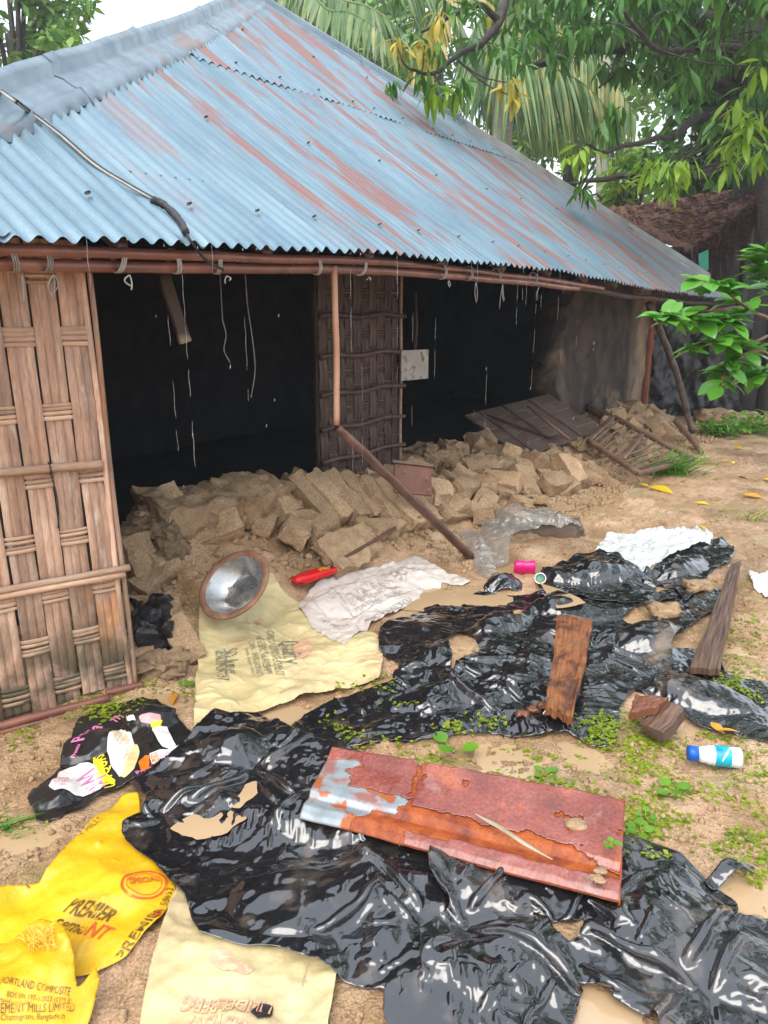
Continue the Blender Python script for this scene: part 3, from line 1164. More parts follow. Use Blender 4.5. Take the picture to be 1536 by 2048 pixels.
# the many smaller ones
cnt = 0
while cnt < 400:
    u = rnd.uniform(.15, 9.3)
    t0 = float(np.interp(u, _tu, _tw))
    w = t0 + (1.15 - t0) * rnd.random() ** .8
    x, y, _ = hut(u, w, 0)
    z = float(hgt(x, y, HG))
    dep_ = y * CP - (z - CAMH) * SP
    qx, qy = 768 + FPX * x / dep_, 1024 - FPX * (y * SP + (z - CAMH) * CP) / dep_
    if (330 < qx < 590 and 1075 < qy < 1280) or (560 < qx < 830 and 1085 < qy < 1230) or (930 < qx < 1215 and 785 < qy < 925) or (1180 < qx < 1400 and 830 < qy < 955 and rnd.random() < .6):
        continue
    R = slope_frame(x, y, rnd.uniform(0, 6.3) if rnd.random() < .6 else WALLYAW + rnd.choice([0, 1.57]) + rnd.uniform(-.25, .25)).to_4x4()
    E_ = Euler((rnd.uniform(-.5, .5), rnd.uniform(-.5, .5), 0)).to_matrix().to_4x4()
    if rnd.random() < .5:
        s = rnd.uniform(.7, 1.3)
        inst('mud_brick', rnd.choice(brick_me), Matrix.Translation((x, y, z + .045)) @ R @ E_ @ Matrix.Diagonal((s, s, s, 1)), heap)
    else:
        s = rnd.choice([.05, .06, .08, .10, .13, .17] if u > 1.6 else [.04, .05, .07, .09, .12]) * rnd.uniform(.8, 1.2)
        inst('clod', rnd.choice(clod_me), Matrix.Translation((x, y, z + s * .25)) @ R @ E_ @ Matrix.Diagonal((s, s, s, 1)), heap)
    cnt += 1

# ------------------------------------------------------------------ sheets and sacks: a small cloth solver lays them on the ground
def inside(P, poly):
    x, y = P[..., 0], P[..., 1]
    r = np.zeros(x.shape, bool)
    n = len(poly)
    for i in range(n):
        x1, y1 = poly[i]
        x2, y2 = poly[(i + 1) % n]
        c = ((y1 > y) != (y2 > y)) & (x < (x2 - x1) * (y - y1) / (y2 - y1 + 1e-12) + x1)
        r ^= c
    return r


def nearest_on(P, poly):
    best = np.full(P.shape[:-1], 1e9)
    Q = P.copy()
    n = len(poly)
    for i in range(n):
        a, b = poly[i], poly[(i + 1) % n]
        ab = b - a
        t = np.clip(((P - a) @ ab) / (ab @ ab + 1e-12), 0, 1)
        q = a + t[..., None] * ab
        d = np.linalg.norm(P - q, axis=-1)
        m_ = d < best
        best = np.where(m_, d, best)
        Q[m_] = q[m_]
    return Q, best


def px_poly(pts, z=.02, curve=True, A=None):
    P = np.array([hit(px, py, A)[:2] for px, py in pts])
    return P


def round_poly(P, n=6, jag=.0, seed=0):
    """outline with softened corners and a little tearing"""
    out = []
    m_ = len(P)
    for i in range(m_):
        a, b, c, d = P[i - 1], P[i], P[(i + 1) % m_], P[(i + 2) % m_]
        for k in range(n):
            f = k / n
            cr = .5 * (2 * b + (c - a) * f + (2 * a - 5 * b + 4 * c - d) * f * f + (3 * b - a - 3 * c + d) * f ** 3)
            ln = b + (c - b) * f
            out.append(.25 * cr + .75 * ln)
    out = np.array(out)
    if jag:
        out = out + jag * np.stack([fbm(out * 14, 3, seed), fbm(out * 14, 3, seed + 7)], -1)
    return out


def inmask_quads(X, poly):
    c = .25 * (X[:-1, :-1] + X[1:, :-1] + X[1:, 1:] + X[:-1, 1:])
    return inside(c, poly)


class Cloth:
    pass


def creases(Q, amt, puck, seed, cs=1.0):
    """height of many straight sharp folds: triangle waves in several directions, and fans round the gathered spots"""
    rr = np.random.default_rng(seed)
    z = np.zeros(Q.shape[:2])
    main = rr.uniform(0, math.pi) + np.array([0, .9, 1.9])
    for lam, a, n in ((.46, .020, 2), (.27, .013, 3), (.15, .0088, 3), (.08, .0040, 4), (.045, .0017, 4)):
        for k in range(n):
            th = main[k % 3] + rr.normal(0, .28)
            d = np.array([math.cos(th), math.sin(th)])
            sd = int(rr.integers(1, 999))
            t = (Q @ d) / (lam * cs) + .55 * fbm(Q * (.8 / (lam * cs * 2.2)), 2, sd)
            tri = 2 * np.abs(t - np.floor(t + .5))
            tri = np.abs(tri - .15) if k % 2 else tri ** 1.5
            m_ = sstep(-.10, .35, fbm(Q * (.55 / (lam * cs)) + k, 2, sd + 7))
            z += a * cs * tri * m_
    for (px_, py_, R, st) in puck:
        r = Q - np.array([px_, py_])
        rad = np.linalg.norm(r, axis=-1) + 1e-6
        th = np.arctan2(r[..., 1], r[..., 0])
        for n, w_ in ((9, 1.0), (17, .5)):
            t = th * n / (2 * math.pi) + .35 * fbm(np.stack([np.cos(th) * 2 + rad * 2, np.sin(th) * 2], -1), 2, seed + n) + .25 * fbm(Q * 5, 2, seed + 3 + n)
            tri = 1 - 2 * np.abs(t - np.floor(t + .5))
            z += st * .11 * w_ * tri ** 1.6 * np.minimum(rad, .16) * np.exp(-(rad / (R * 1.1)) ** 2)
        z -= st * .06 * np.exp(-(rad / .05) ** 2)
    return (z - .012 * cs) * amt


def cloth(poly, sp=.011, excess=((0, .06), (90, .06)), nscale=3.0, puck=(), steps=60, iters=6, bend=.25, stiff=0.0, seed=0, lift=.02, amp=.02, thick=.003, holes=(), bumps=(), grav=1.1e-3, nfr=2.2, smooth_under=0, crumple=0.0, cscale=1.0,
          hold=.04, A=None, base=None):
    A = HM if A is None else A
    rp = poly
    lo, hi = rp.min(0) - sp, rp.max(0) + sp
    nx, ny = int((hi[0] - lo[0]) / sp) + 2, int((hi[1] - lo[1]) / sp) + 2
    xs, ys = lo[0] + np.arange(nx) * sp, lo[1] + np.arange(ny) * sp
    L = np.stack(np.meshgrid(xs, ys), -1)
    qm = inmask_quads(L, rp)
    for h in holes:
        qm &= ~inmask_quads(L, h)
    vm = np.zeros((ny, nx), bool)
    for a in (0, 1):
        for b in (0, 1):
            vm[a:ny - 1 + a, b:nx - 1 + b] |= qm
    cnt_ = np.zeros((ny, nx), int)
    for a in (0, 1):
        for b in (0, 1):
            cnt_[a:ny - 1 + a, b:nx - 1 + b] += qm
    bd = vm & (cnt_ < 4)
    Lq = L.copy()
    for pl in [rp] + list(holes):
        q, d = nearest_on(L[bd], pl)
        t = L[bd].copy()
        ok = d < sp * .95
        cur = Lq[bd]
        cur[ok] = q[ok]
        Lq[bd] = cur
    A2 = A
    if smooth_under:
        A2 = A.copy()
        i0, i1 = max(0, int((lo[0] - HX0) / HS) - 25), int((hi[0] - HX0) / HS) + 25
        j0, j1 = max(0, int((lo[1] - HY0) / HS) - 25), int((hi[1] - HY0) / HS) + 25
        B = A2[j0:j1, i0:i1].copy()
        for _ in range(smooth_under):
            B[1:-1] = .25 * B[:-2] + .5 * B[1:-1] + .25 * B[2:]
            B[:, 1:-1] = .25 * B[:, :-2] + .5 * B[:, 1:-1] + .25 * B[:, 2:]
        A2[j0:j1, i0:i1] = B + .012
    if bumps:
        A2 = A2.copy()
        for (bx, by, rx, ry, bh, ang) in bumps:
            dx, dy = GXX - bx, GYY - by
            c_, s_ = math.cos(ang), math.sin(ang)
            r2 = ((dx * c_ + dy * s_) / rx) ** 2 + ((-dx * s_ + dy * c_) / ry) ** 2
            A2 += bh * np.sqrt(np.clip(1 - r2, 0, 1))
    x = np.zeros((ny, nx, 3))
    x[..., :2] = Lq
    hz = hgt(Lq[..., 0], Lq[..., 1], A2)
    x[..., 2] = hz + lift + amp * fbm(Lq * nscale * nfr, 2, seed)
    # rest lengths: a little more stuff than room
    ex = [(math.radians(a), e) for a, e in excess]
    mod = [np.clip(.5 + 1.1 * fbm(Lq * nscale, 3, seed + 11 + k), 0, 1.4) for k in range(len(ex))]

    def rest(sa, sb):
        d = Lq[sb] - Lq[sa]
        l = np.linalg.norm(d, axis=-1) + 1e-9
        e = d / l[..., None]
        s = np.ones_like(l)
        for k, (a, am) in enumerate(ex):
            s += am * mod[k][sa] * (e[..., 0] * math.cos(a) + e[..., 1] * math.sin(a)) ** 2
        mid = .5 * (Lq[sa] + Lq[sb])
        for (px_, py_, R, st) in puck:
            r = mid - np.array([px_, py_])
            rr = np.linalg.norm(r, axis=-1) + 1e-6
            cs = ((r / rr[..., None]) * e).sum(-1) ** 2
            s += st * np.exp(-(rr / R) ** 2) * (1 - cs)
        return l * s
    groups = []
    rs_ = {}

    def add(dj, di, k):
        st = 2 * max(abs(dj), abs(di))
        i0 = max(0, -di)
        along_i = di != 0
        for ph in range(st):
            if along_i:
                si = slice(i0 + ph, nx - max(0, di), st)
                sj = slice(0, ny - dj)
                ti = slice(i0 + ph + di, nx - max(0, di) + di if nx - max(0, di) + di > 0 else None, st)
                tj = slice(dj, ny)
            else:
                sj = slice(ph, ny - dj, st)
                si = slice(0, nx)
                tj = slice(ph + dj, ny, st)
                ti = slice(0, nx)
            mk = vm[sj, si] & vm[tj, ti]
            if not mk.any():
                continue
            groups.append((sj, si, tj, ti, rest((sj, si), (tj, ti)).astype(np.float32), (mk * (.5 * k)).astype(np.float32)))
    add(0, 1, 1.0)
    add(1, 0, 1.0)
    add(1, 1, .6)
    add(1, -1, .6)
    add(0, 2, bend)
    add(2, 0, bend)
    if stiff > 0:
        add(0, 4, stiff)
        add(4, 0, stiff)
    X3 = x.astype(np.float32)
    X = X3.reshape(-1, 3)
    Xp = X.copy()
    L0 = Lq.reshape(-1, 2)
    vmf = vm.reshape(-1)
    bdf = bd.reshape(-1)
    for stp in range(steps):
        vel = (X - Xp) * .90
        Xp = X.copy()
        X += vel
        X[:, 2] -= grav
        for it in range(iters):
            for (sj, si, tj, ti, r, k) in groups:
                d = X3[tj, ti] - X3[sj, si]
                l = np.sqrt(np.einsum('ijk,ijk->ij', d, d)) + 1e-9
                d *= (k * (l - r) / l)[..., None]
                X3[sj, si] += d
                X3[tj, ti] -= d
        h = hgt(X[:, 0], X[:, 1], A2) + thick
        con = X[:, 2] < h
        X[con, 2] = h[con]
        fr = Xp[con, :2] - X[con, :2]
        X[con, :2] += .55 * fr
        X[bdf, :2] += hold * 3 * (L0[bdf] - X[bdf, :2])
        X[:, :2] += hold * .3 * (L0 - X[:, :2])
        # settle: no speed upward
    c = Cloth()
    X3 = X3.astype(float)
    # finer grid, then the sharp creases of thin film
    ny2, nx2 = 2 * ny - 1, 2 * nx - 1
    Xu = np.zeros((ny2, nx2, 3))
    Xu[::2, ::2] = X3
    Xu[1::2, ::2] = .5 * (X3[1:] + X3[:-1])
    Xu[::2, 1::2] = .5 * (X3[:, 1:] + X3[:, :-1])
    Xu[1::2, 1::2] = .25 * (X3[1:, 1:] + X3[:-1, :-1] + X3[1:, :-1] + X3[:-1, 1:])
    qm2 = np.repeat(np.repeat(qm, 2, 0), 2, 1)
    vm2 = np.zeros((ny2, nx2), bool)
    for a in (0, 1):
        for b in (0, 1):
            vm2[a:ny2 - 1 + a, b:nx2 - 1 + b] |= qm2
    if crumple > 0:
        Q = np.stack(np.meshgrid(lo[0] + np.arange(nx2) * sp * .5, lo[1] + np.arange(ny2) * sp * .5), -1)
        z = creases(Q, crumple, puck, seed, cscale)
        Xu[..., 2] = np.maximum(Xu[..., 2] + z, hgt(Xu[..., 0], Xu[..., 1], A) + .002)
    c.X = Xu
    sp, nx, ny, vm, qm = sp * .5, nx2, ny2, vm2, qm2
    c.lo, c.sp, c.nx, c.ny, c.vm, c.qm = lo, sp, nx, ny, vm, qm
    # normals
    du = np.gradient(c.X, axis=1)
    dv = np.gradient(c.X, axis=0)
    n = np.cross(du, dv)
    c.N = n / (np.linalg.norm(n, axis=-1, keepdims=True) + 1e-9)
    # what lies on the sheet rests on it
    up = c.X
    for P in (up[vm], .5 * (up[:-1, :-1] + up[1:, 1:])[qm]):
        i = np.clip(np.round((P[:, 0] - HX0) / HS).astype(int), 0, A.shape[1] - 1)
        j = np.clip(np.round((P[:, 1] - HY0) / HS).astype(int), 0, A.shape[0] - 1)
        np.maximum.at(HM, (j, i), P[:, 2])
        COV[j, i] = True
    return c


def cloth_obj(name, c, mat, label=None, cat=None, parent=None, thick=.0012, subd=0, group=None, kind=None):
    idx = -np.ones(c.ny * c.nx, int)
    vf = c.vm.reshape(-1)
    idx[vf] = np.arange(vf.sum())
    J, I = np.nonzero(c.qm)
    a = J * c.nx + I
    F = idx[np.stack([a, a + 1, a + c.nx + 1, a + c.nx], -1)]
    V = c.X.reshape(-1, 3)[vf]
    U = np.stack(np.meshgrid(np.arange(c.nx), np.arange(c.ny)), -1).reshape(-1, 2)[vf] * c.sp
    o = obj(name, V, F, mat, parent, uv=U)
    if thick:
        m_ = o.modifiers.new('thickness', 'SOLIDIFY')
        m_.thickness = thick
        m_.offset = 0
    if subd:
        m_ = o.modifiers.new('smooth', 'SUBSURF')
        m_.levels = m_.render_levels = subd
    c.o = o
    if label:
        tag(o, label, cat, group, kind)
    return o


def on_cloth(c, xy, off=.0025):
    f = (np.asarray(xy) - c.lo) / c.sp
    f = np.clip(f, 0, np.array([c.nx, c.ny]) - 1.001)
    i, j = f[:, 0].astype(int), f[:, 1].astype(int)
    a, b = (f[:, 0] - i)[:, None], (f[:, 1] - j)[:, None]

    def bl(Q):
        return (Q[j, i] * (1 - a) + Q[j, i + 1] * a) * (1 - b) + (Q[j + 1, i] * (1 - a) + Q[j + 1, i + 1] * a) * b
    ok = c.qm[np.clip(j, 0, c.ny - 2), np.clip(i, 0, c.nx - 2)]
    return bl(c.X) + bl(c.N) * off, ok


def print_poly(c, pts, mat, name='printed_patch', off=.0030, sp=.007, px=True, jag=.0):
    """flat print that follows the sheet"""
    poly = px_poly(pts) if px else np.asarray(pts, float)
    poly = round_poly(poly, 4, jag, 3)
    lo, hi = poly.min(0) - sp, poly.max(0) + sp
    L = np.stack(np.meshgrid(np.arange(lo[0], hi[0] + sp, sp), np.arange(lo[1], hi[1] + sp, sp)), -1)
    qm = inmask_quads(L, poly)
    Q, d = nearest_on(L, poly)
    ny, nx = L.shape[:2]
    cnt_ = np.zeros((ny, nx), int)
    for a in (0, 1):
        for b in (0, 1):
            cnt_[a:ny - 1 + a, b:nx - 1 + b] += qm
    sn = (cnt_ > 0) & (cnt_ < 4) & (d < sp * .95)
    L[sn] = Q[sn]
    P, ok = on_cloth(c, L.reshape(-1, 2), off)
    J, I = np.nonzero(qm)
    a = J * nx + I
    F = np.stack([a, a + 1, a + nx + 1, a + nx], -1)
    F = F[ok[F].all(1)]
    if len(F) == 0:
        return None
    use = np.unique(F)
    re = -np.ones(len(P), int)
    re[use] = np.arange(len(use))
    return obj(name, P[use], re[F], mat, c.o)


def print_text(c, txt, a, b, mat, tall=1.0, off=.0042, bold=.0, px=True, name='printed_lettering', shear=0.0, flip=False):
    """lettering from picture point a to b along its foot line"""
    A_, B_ = (hit(*a)[:2], hit(*b)[:2]) if px else (np.array(a, float), np.array(b, float))
    cu = bpy.data.curves.new('lettering', 'FONT')
    cu.body = txt
    cu.resolution_u = 2
    cu.offset = bold
    cu.shear = shear
    to = bpy.data.objects.new('lettering', cu)
    COL.objects.link(to)
    bpy.context.view_layer.update()
    me = to.evaluated_get(bpy.context.evaluated_depsgraph_get()).to_mesh()
    V = np.array([v.co[:2] for v in me.vertices])
    F = [tuple(p.vertices) for p in me.polygons]
    to.evaluated_get(bpy.context.evaluated_depsgraph_get()).to_mesh_clear()
    bpy.data.objects.remove(to)
    bpy.data.curves.remove(cu)
    if len(V) == 0:
        return None
    wd = V[:, 0].max() - V[:, 0].min()
    V[:, 0] -= V[:, 0].min()
    ux = B_ - A_
    s = np.linalg.norm(ux) / wd
    ux = ux / np.linalg.norm(ux)
    uy = np.array([-ux[1], ux[0]]) * (-1 if flip else 1)
    W = A_ + V[:, :1] * s * ux + V[:, 1:2] * s * tall * uy
    P, ok = on_cloth(c, W, off)
    F = [f for f in F if all(ok[i] for i in f)]
    if not F:
        return None
    return obj(name, P, F, mat, c.o, smooth=False)

# ------------------------------------------------------------------ debris in front of the hut
M['plastic'] = pm('black_plastic', [(.3, (.008, .008, .0095)), (.7, (.016, .016, .018))], scale=3, rough=(.08, .17), rscale=6, bump=.10, bscale=14, bdist=.006, spec=.6, coat=.7, crough=.06,
                  stains=[((.27, .18, .11), 3.0, .62, .74, (1, 1, 1), .6, None, .6), ((.13, .10, .075), 9.0, .58, .72, (1, 1, 1), .45, None, .45)])
M['plastic2'] = pm('dusty_black_plastic', [(.3, (.010, .010, .011)), (.7, (.02, .02, .022))], scale=3, rough=(.10, .24), rscale=6, bump=.4, bscale=40, bdist=.004, spec=.9, coat=.5,
                   stains=[((.28, .2, .12), 2.2, .62, .74, (1, 1, 1), .6, None, .5)])
for k_ in ('plastic', 'plastic2'):
    M[k_].node_tree.nodes["Principled BSDF"].inputs["Coat IOR"].default_value = 1.8
M['cream'] = pm('cream_sack', [(.3, (.48, .38, .18)), (.6, (.63, .52, .28)), (.8, (.71, .61, .39))], scale=2.5, rough=(.35, .6), bump=.55, bscale=90, bdist=.003, fine=.08,
                stains=[((.44, .30, .16), 3.5, .54, .70, (1, 1, 1), .65), ((.34, .22, .12), 1.8, .60, .72, (1, 1, 1), .6)])
M['tansack'] = pm('tan_sack', [(.3, (.44, .34, .16)), (.6, (.60, .50, .28)), (.8, (.68, .60, .40))], scale=2.5, rough=(.35, .6), bump=.55, bscale=90, bdist=.003, fine=.08,
                  stains=[((.33, .22, .11), 4, .50, .68, (1, 1, 1), .7), ((.28, .18, .10), 1.6, .58, .7, (1, 1, 1), .6)])
M['whitesack'] = pm('off_white_sack', [(.3, (.50, .43, .38)), (.7, (.70, .63, .58))], scale=3, rough=(.45, .7), bump=.5, bscale=100, bdist=.003, fine=.06,
                    stains=[((.42, .33, .27), 3, .55, .75, (1, 1, 1), .6)])
M['yellow'] = pm('yellow_sack', [(.3, (.56, .30, .004)), (.6, (.73, .44, .008)), (.8, (.82, .55, .02))], scale=2.2, rough=(.3, .5), bump=.55, bscale=100, bdist=.003, fine=.08,
                 stains=[((.58, .24, .01), 2.8, .56, .70, (1, 1, 1), .7), ((.42, .26, .10), 4, .58, .72, (1, 1, 1), .6), ((.33, .21, .12), 2, .64, .74, (1, 1, 1), .7)])
M['inkblack'] = pm('black_print', [(.3, (.03, .03, .03)), (.7, (.09, .085, .07))], scale=30, rough=(.4, .6), bump=0, stains=[((.55, .48, .2), 60, .56, .66, (1, 1, 1), .5)])
M['inkfaded'] = pm('faded_print', [(.3, (.12, .12, .10)), (.7, (.24, .23, .17))], scale=30, rough=(.4, .6), bump=0, stains=[((.58, .52, .28), 60, .52, .62, (1, 1, 1), .8)])
M['inkgrey'] = pm('grey_print', [(.3, (.26, .23, .22)), (.7, (.42, .38, .36))], scale=30, rough=(.5, .7), bump=0, stains=[((.64, .58, .53), 50, .5, .6, (1, 1, 1), .8)])
M['inkyellow'] = pm('brown_print_on_yellow', [(.3, (.08, .045, .005)), (.7, (.18, .10, .01))], scale=30, rough=(.4, .6), bump=0, stains=[((.74, .44, .01), 45, .54, .64, (1, 1, 1), .7)])
M['inkred'] = pm('red_print', [(.3, (.60, .05, .02)), (.7, (.70, .14, .03))], scale=30, rough=(.4, .6), bump=0, stains=[((.78, .46, .02), 45, .56, .66, (1, 1, 1), .6)])
M['inkpink'] = pm('faded_red_print', [(.3, (.60, .26, .17)), (.7, (.62, .38, .24))], scale=30, rough=(.4, .6), bump=0, stains=[((.62, .52, .30), 40, .48, .6, (1, 1, 1), .8)])
M['clear'] = pm('murky_clear_plastic', [(.3, (.34, .31, .27)), (.7, (.48, .45, .41))], scale=5, rough=(.06, .15), bump=.3, bscale=30, alpha=.36, spec=1.0, coat=.6)
M['whitefilm'] = pm('milky_plastic', [(.3, (.55, .57, .57)), (.7, (.72, .74, .74))], scale=5, rough=(.12, .25), bump=.35, bscale=50, alpha=.82, stains=[((.42, .34, .25), 4, .6, .75, (1, 1, 1), .5)])
M['graywood'] = pm('wet_grey_wood', [(.3, (.09, .05, .032)), (.6, (.18, .105, .07)), (.8, (.26, .17, .12))], scale=5, stretch=(1, 1, 1), detail=8, rough=(.3, .55), bump=.8, bscale=26, bdist=.006)
M['redwood'] = pm('red_brown_wood', [(.3, (.10, .035, .018)), (.6, (.20, .075, .038)), (.8, (.30, .13, .07))], scale=6, detail=8, rough=(.25, .5), bump=.7, bscale=26, bdist=.005)
M['rotwood'] = pm('rotten_wood', [(.2, (.03, .012, .008)), (.40, (.11, .038, .018)), (.52, (.27, .10, .035)), (.66, (.18, .085, .035)), (.85, (.17, .15, .05))], scale=7, detail=9, rough=(.3, .6),
                 bump=1.0, bscale=24, bdist=.012, distort=.6)
M['stick'] = pm('wet_stick', [(.3, (.055, .022, .014)), (.6, (.13, .06, .04)), (.8, (.2, .11, .08))], scale=8, rough=(.3, .5), bump=.6, bscale=40)

# ---- cream cement sack
poly = round_poly(px_poly([(415, 1165), (470, 1150), (545, 1150), (560, 1180), (610, 1215), (690, 1255), (750, 1275), (762, 1300), (755, 1365), (640, 1395), (560, 1425), (470, 1440), (400, 1478), (390, 1455), (398, 1330), (400, 1220)]), 5, .008, 1)
cS = cloth(poly, .0105, ((35, .09), (120, .12)), 2.6, smooth_under=6, steps=60, bend=.30, seed=3, crumple=1.0, cscale=.8, amp=.025)
cloth_obj('cement_sack', cS, M['cream'], 'pale yellow printed cement sack spread flat under the rusty basin', 'sack')
for t, a, b, tl in (('ORDINO COMPOSITE CEMENT', (534, 1262), (552, 1352), 1.5), ('HEIDELBERG, GLADESHPY', (512, 1272), (530, 1350), 1.3), ('CEMENT BANGLADESH LTD.', (497, 1284), (516, 1356), 1.4),
                    ('Dhaka, Bangladesh, Chattogram', (490, 1298), (506, 1352), 1.1), ('Quality', (562, 1282), (568, 1330), 1.2), ('UNIT NO 2', (560, 1388), (592, 1374), 1.2),
                    ('50 kg net', (447, 1296), (452, 1350), 1.2), ('BDS EN 197', (432, 1300), (436, 1362), 1.1)):
    print_text(cS, t, a, b, M['inkfaded'], tl)
print_poly(cS, [(590, 1285), (612, 1275), (628, 1290), (620, 1310), (595, 1322), (585, 1305)], M['inkpink'])
print_poly(cS, [(512, 1243), (524, 1238), (530, 1244), (518, 1250)], M['inkpink'])

# ---- black printed bag
poly = round_poly(px_poly([(50, 1600), (110, 1550), (140, 1490), (160, 1440), (225, 1415), (285, 1398), (330, 1415), (365, 1450), (385, 1475), (340, 1520), (290, 1560), (235, 1585), (190, 1600), (160, 1625), (120, 1640), (75, 1645)]), 5, .008, 2)
cB = cloth(poly, .0105, ((20, .12), (110, .12)), 3.4, smooth_under=6, steps=60, bend=.25, seed=13, crumple=1.1, cscale=.8, amp=.03, bumps=((*hit(300, 1450, HG)[:2], .10, .08, .07, 0), (*hit(180, 1500, HG)[:2], .12, .1, .05, .5), (*hit(110, 1600, HG)[:2], .08, .08, .04, 0)))
M['bagblack'] = pm('printed_black_bag', [(.3, (.010, .010, .011)), (.7, (.02, .02, .02))], scale=3, rough=(.14, .28), bump=.4, bscale=40, bdist=.004)
for nm, c1 in (('printwhite', (.72, .70, .68)), ('printpink', (.70, .18, .42)), ('printlemon', (.80, .66, .03)), ('printorange', (.78, .17, .01)), ('printtan', (.70, .52, .25)), ('printrose', (.55, .30, .30))):
    M[nm] = pm(nm, [(.3, tuple(v * .85 for v in c1)), (.7, c1)], scale=12, rough=(.2, .4), bump=.2, bscale=60)
cloth_obj('printed_bag', cB, M['bagblack'], 'crumpled black bag printed in pink, white and yellow beside the bamboo screen', 'bag')
print_poly(cB, [(98, 1572), (120, 1545), (160, 1528), (190, 1530), (210, 1558), (200, 1580), (150, 1588), (110, 1580)], M['printwhite'])
print_poly(cB, [(185, 1522), (205, 1518), (212, 1548), (232, 1562), (224, 1570), (196, 1560)], M['printlemon'])
print_poly(cB, [(217, 1465), (240, 1460), (262, 1465), (270, 1490), (262, 1505), (248, 1545), (240, 1555), (222, 1530), (214, 1495)], M['printwhite'])
print_poly(cB, [(222, 1462), (250, 1460), (262, 1480), (255, 1492), (232, 1484)], M['printtan'])
print_poly(cB, [(255, 1495), (275, 1490), (280, 1505), (268, 1540), (250, 1556), (243, 1552)], M['printtan'])
print_poly(cB, [(305, 1460), (335, 1455), (345, 1480), (352, 1492), (345, 1500), (325, 1495)], M['printwhite'])
print_poly(cB, [(300, 1508), (335, 1500), (362, 1490), (350, 1510), (325, 1525), (305, 1530)], M['printwhite'])
print_poly(cB, [(277, 1525), (290, 1512), (300, 1512), (298, 1535), (282, 1545)], M['printorange'])
print_poly(cB, [(302, 1510), (316, 1504), (320, 1525), (306, 1530)], M['printorange'])
print_poly(cB, [(280, 1430), (300, 1425), (320, 1428), (322, 1445), (300, 1448), (284, 1444)], M['printrose'])
print_poly(cB, [(300, 1443), (325, 1440), (318, 1458), (308, 1460)], M['printlemon'])
print_poly(cB, [(108, 1562), (118, 1545), (136, 1545), (144, 1560), (130, 1572), (112, 1572)], M['printrose'])
print_poly(cB, [(254, 1430), (270, 1428), (273, 1438), (256, 1440)], M['printwhite'])
print_text(cB, 'UM QUAS', (232, 1572), (207, 1508), M['printlemon'], 1.3, bold=.02, flip=False)
print_text(cB, 'Premio', (150, 1515), (162, 1488), M['printpink'], 1.1, bold=.02)
print_text(cB, 'Premia', (168, 1480), (205, 1452), M['printpink'], 1.2, bold=.02)
print_text(cB, 'Premio', (275, 1552), (318, 1535), M['printpink'], 1.0, bold=.02)
print_text(cB, 'Wm', (148, 1560), (190, 1585), M['printpink'], 1.8, bold=.01, shear=.3, off=.0035)
print_text(cB, 'TN', (228, 1446), (246, 1434), M['printpink'], 1.2, bold=.03)
print_text(cB, 'oooo', (322, 1516), (348, 1504), M['printpink'], 1.0, off=.0035)

# ---- yellow cement sacks
poly = round_poly(px_poly([(245, 1605), (275, 1595), (282, 1640), (300, 1690), (345, 1770), (348, 1800), (320, 1850), (250, 1930), (200, 1950), (150, 1955), (100, 1930), (40, 1910), (-60, 1960), (-140, 1900), (-60, 1810), (20, 1790), (80, 1770), (140, 1700), (200, 1640)]), 5, .006, 4)
cY = cloth(poly, .0105, ((60, .08), (150, .12)), 2.8, smooth_under=6, steps=60, bend=.30, seed=23, crumple=.85, cscale=.8, amp=.03)
cloth_obj('cement_sack', cY, M['yellow'], 'flat yellow cement sack with a red round stamp next to the black plastic', 'sack')
print_text(cY, 'PREMIER', (127, 1822), (216, 1844), M['inkyellow'], 1.5, shear=.25, bold=.015)
print_text(cY, 'ceme', (104, 1852), (164, 1868), M['inkyellow'], 1.2, bold=.01)
print_text(cY, 'NT', (168, 1869), (206, 1880), M['inkred'], 1.2, bold=.01)
print_text(cY, 'SPECIAL', (258, 1768), (318, 1762), M['inkred'], 1.7, bold=.02)
for R0, R1 in ((.054, .061), (.044, .0465)):
    cc = hit(287, 1766)[:2]
    t = np.linspace(math.pi * .95, math.pi * 2.05, 30)
    t2 = np.linspace(0, 2 * math.pi, 40)
    tt = t2
    V2 = np.concatenate([cc + R0 * np.stack([np.cos(tt), np.sin(tt)], -1), cc + R1 * np.stack([np.cos(tt), np.sin(tt)], -1)])
    P_, ok = on_cloth(cY, V2, .0024)
    n_ = len(tt)
    F_ = [(i, i + 1, n_ + i + 1, n_ + i) for i in range(n_ - 1) if ok[[i, i + 1, n_ + i, n_ + i + 1]].all()]
    obj('printed_stamp', P_, F_, M['inkred'], cY.o)
print_text(cY, 'PREMIER', (242, 1925), (330, 1820), M['inkyellow'], .75, bold=.01)
print_text(cY, 'PREMIER CEMENT MILLS', (60, 1778), (205, 1640), M['inkyellow'], .9)
print_text(cY, '58652', (330, 1812), (344, 1778), M['inkyellow'], .9)
print_poly(cY, [(303, 1825), (320, 1818), (322, 1838), (306, 1845)], M['inkred'])
bp = hit(95, 1990, HG)
poly = round_poly(px_poly([(-120, 1905), (20, 1885), (60, 1880), (140, 1910), (160, 1980), (158, 2030), (200, 1990), (205, 2010), (170, 2110), (60, 2150), (-120, 2150)]), 5, .006, 5)
cY2 = cloth(poly, .0105, ((60, .06), (150, .09)), 3.5, steps=60, bend=.30, seed=27, crumple=.75, cscale=.8, amp=.02, bumps=((bp[0] - .03, bp[1], .20, .16, .11, .3),))
cloth_obj('cement_sack', cY2, M['yellow'], 'bulging yellow cement sack with a frayed mouth at the bottom left', 'sack')
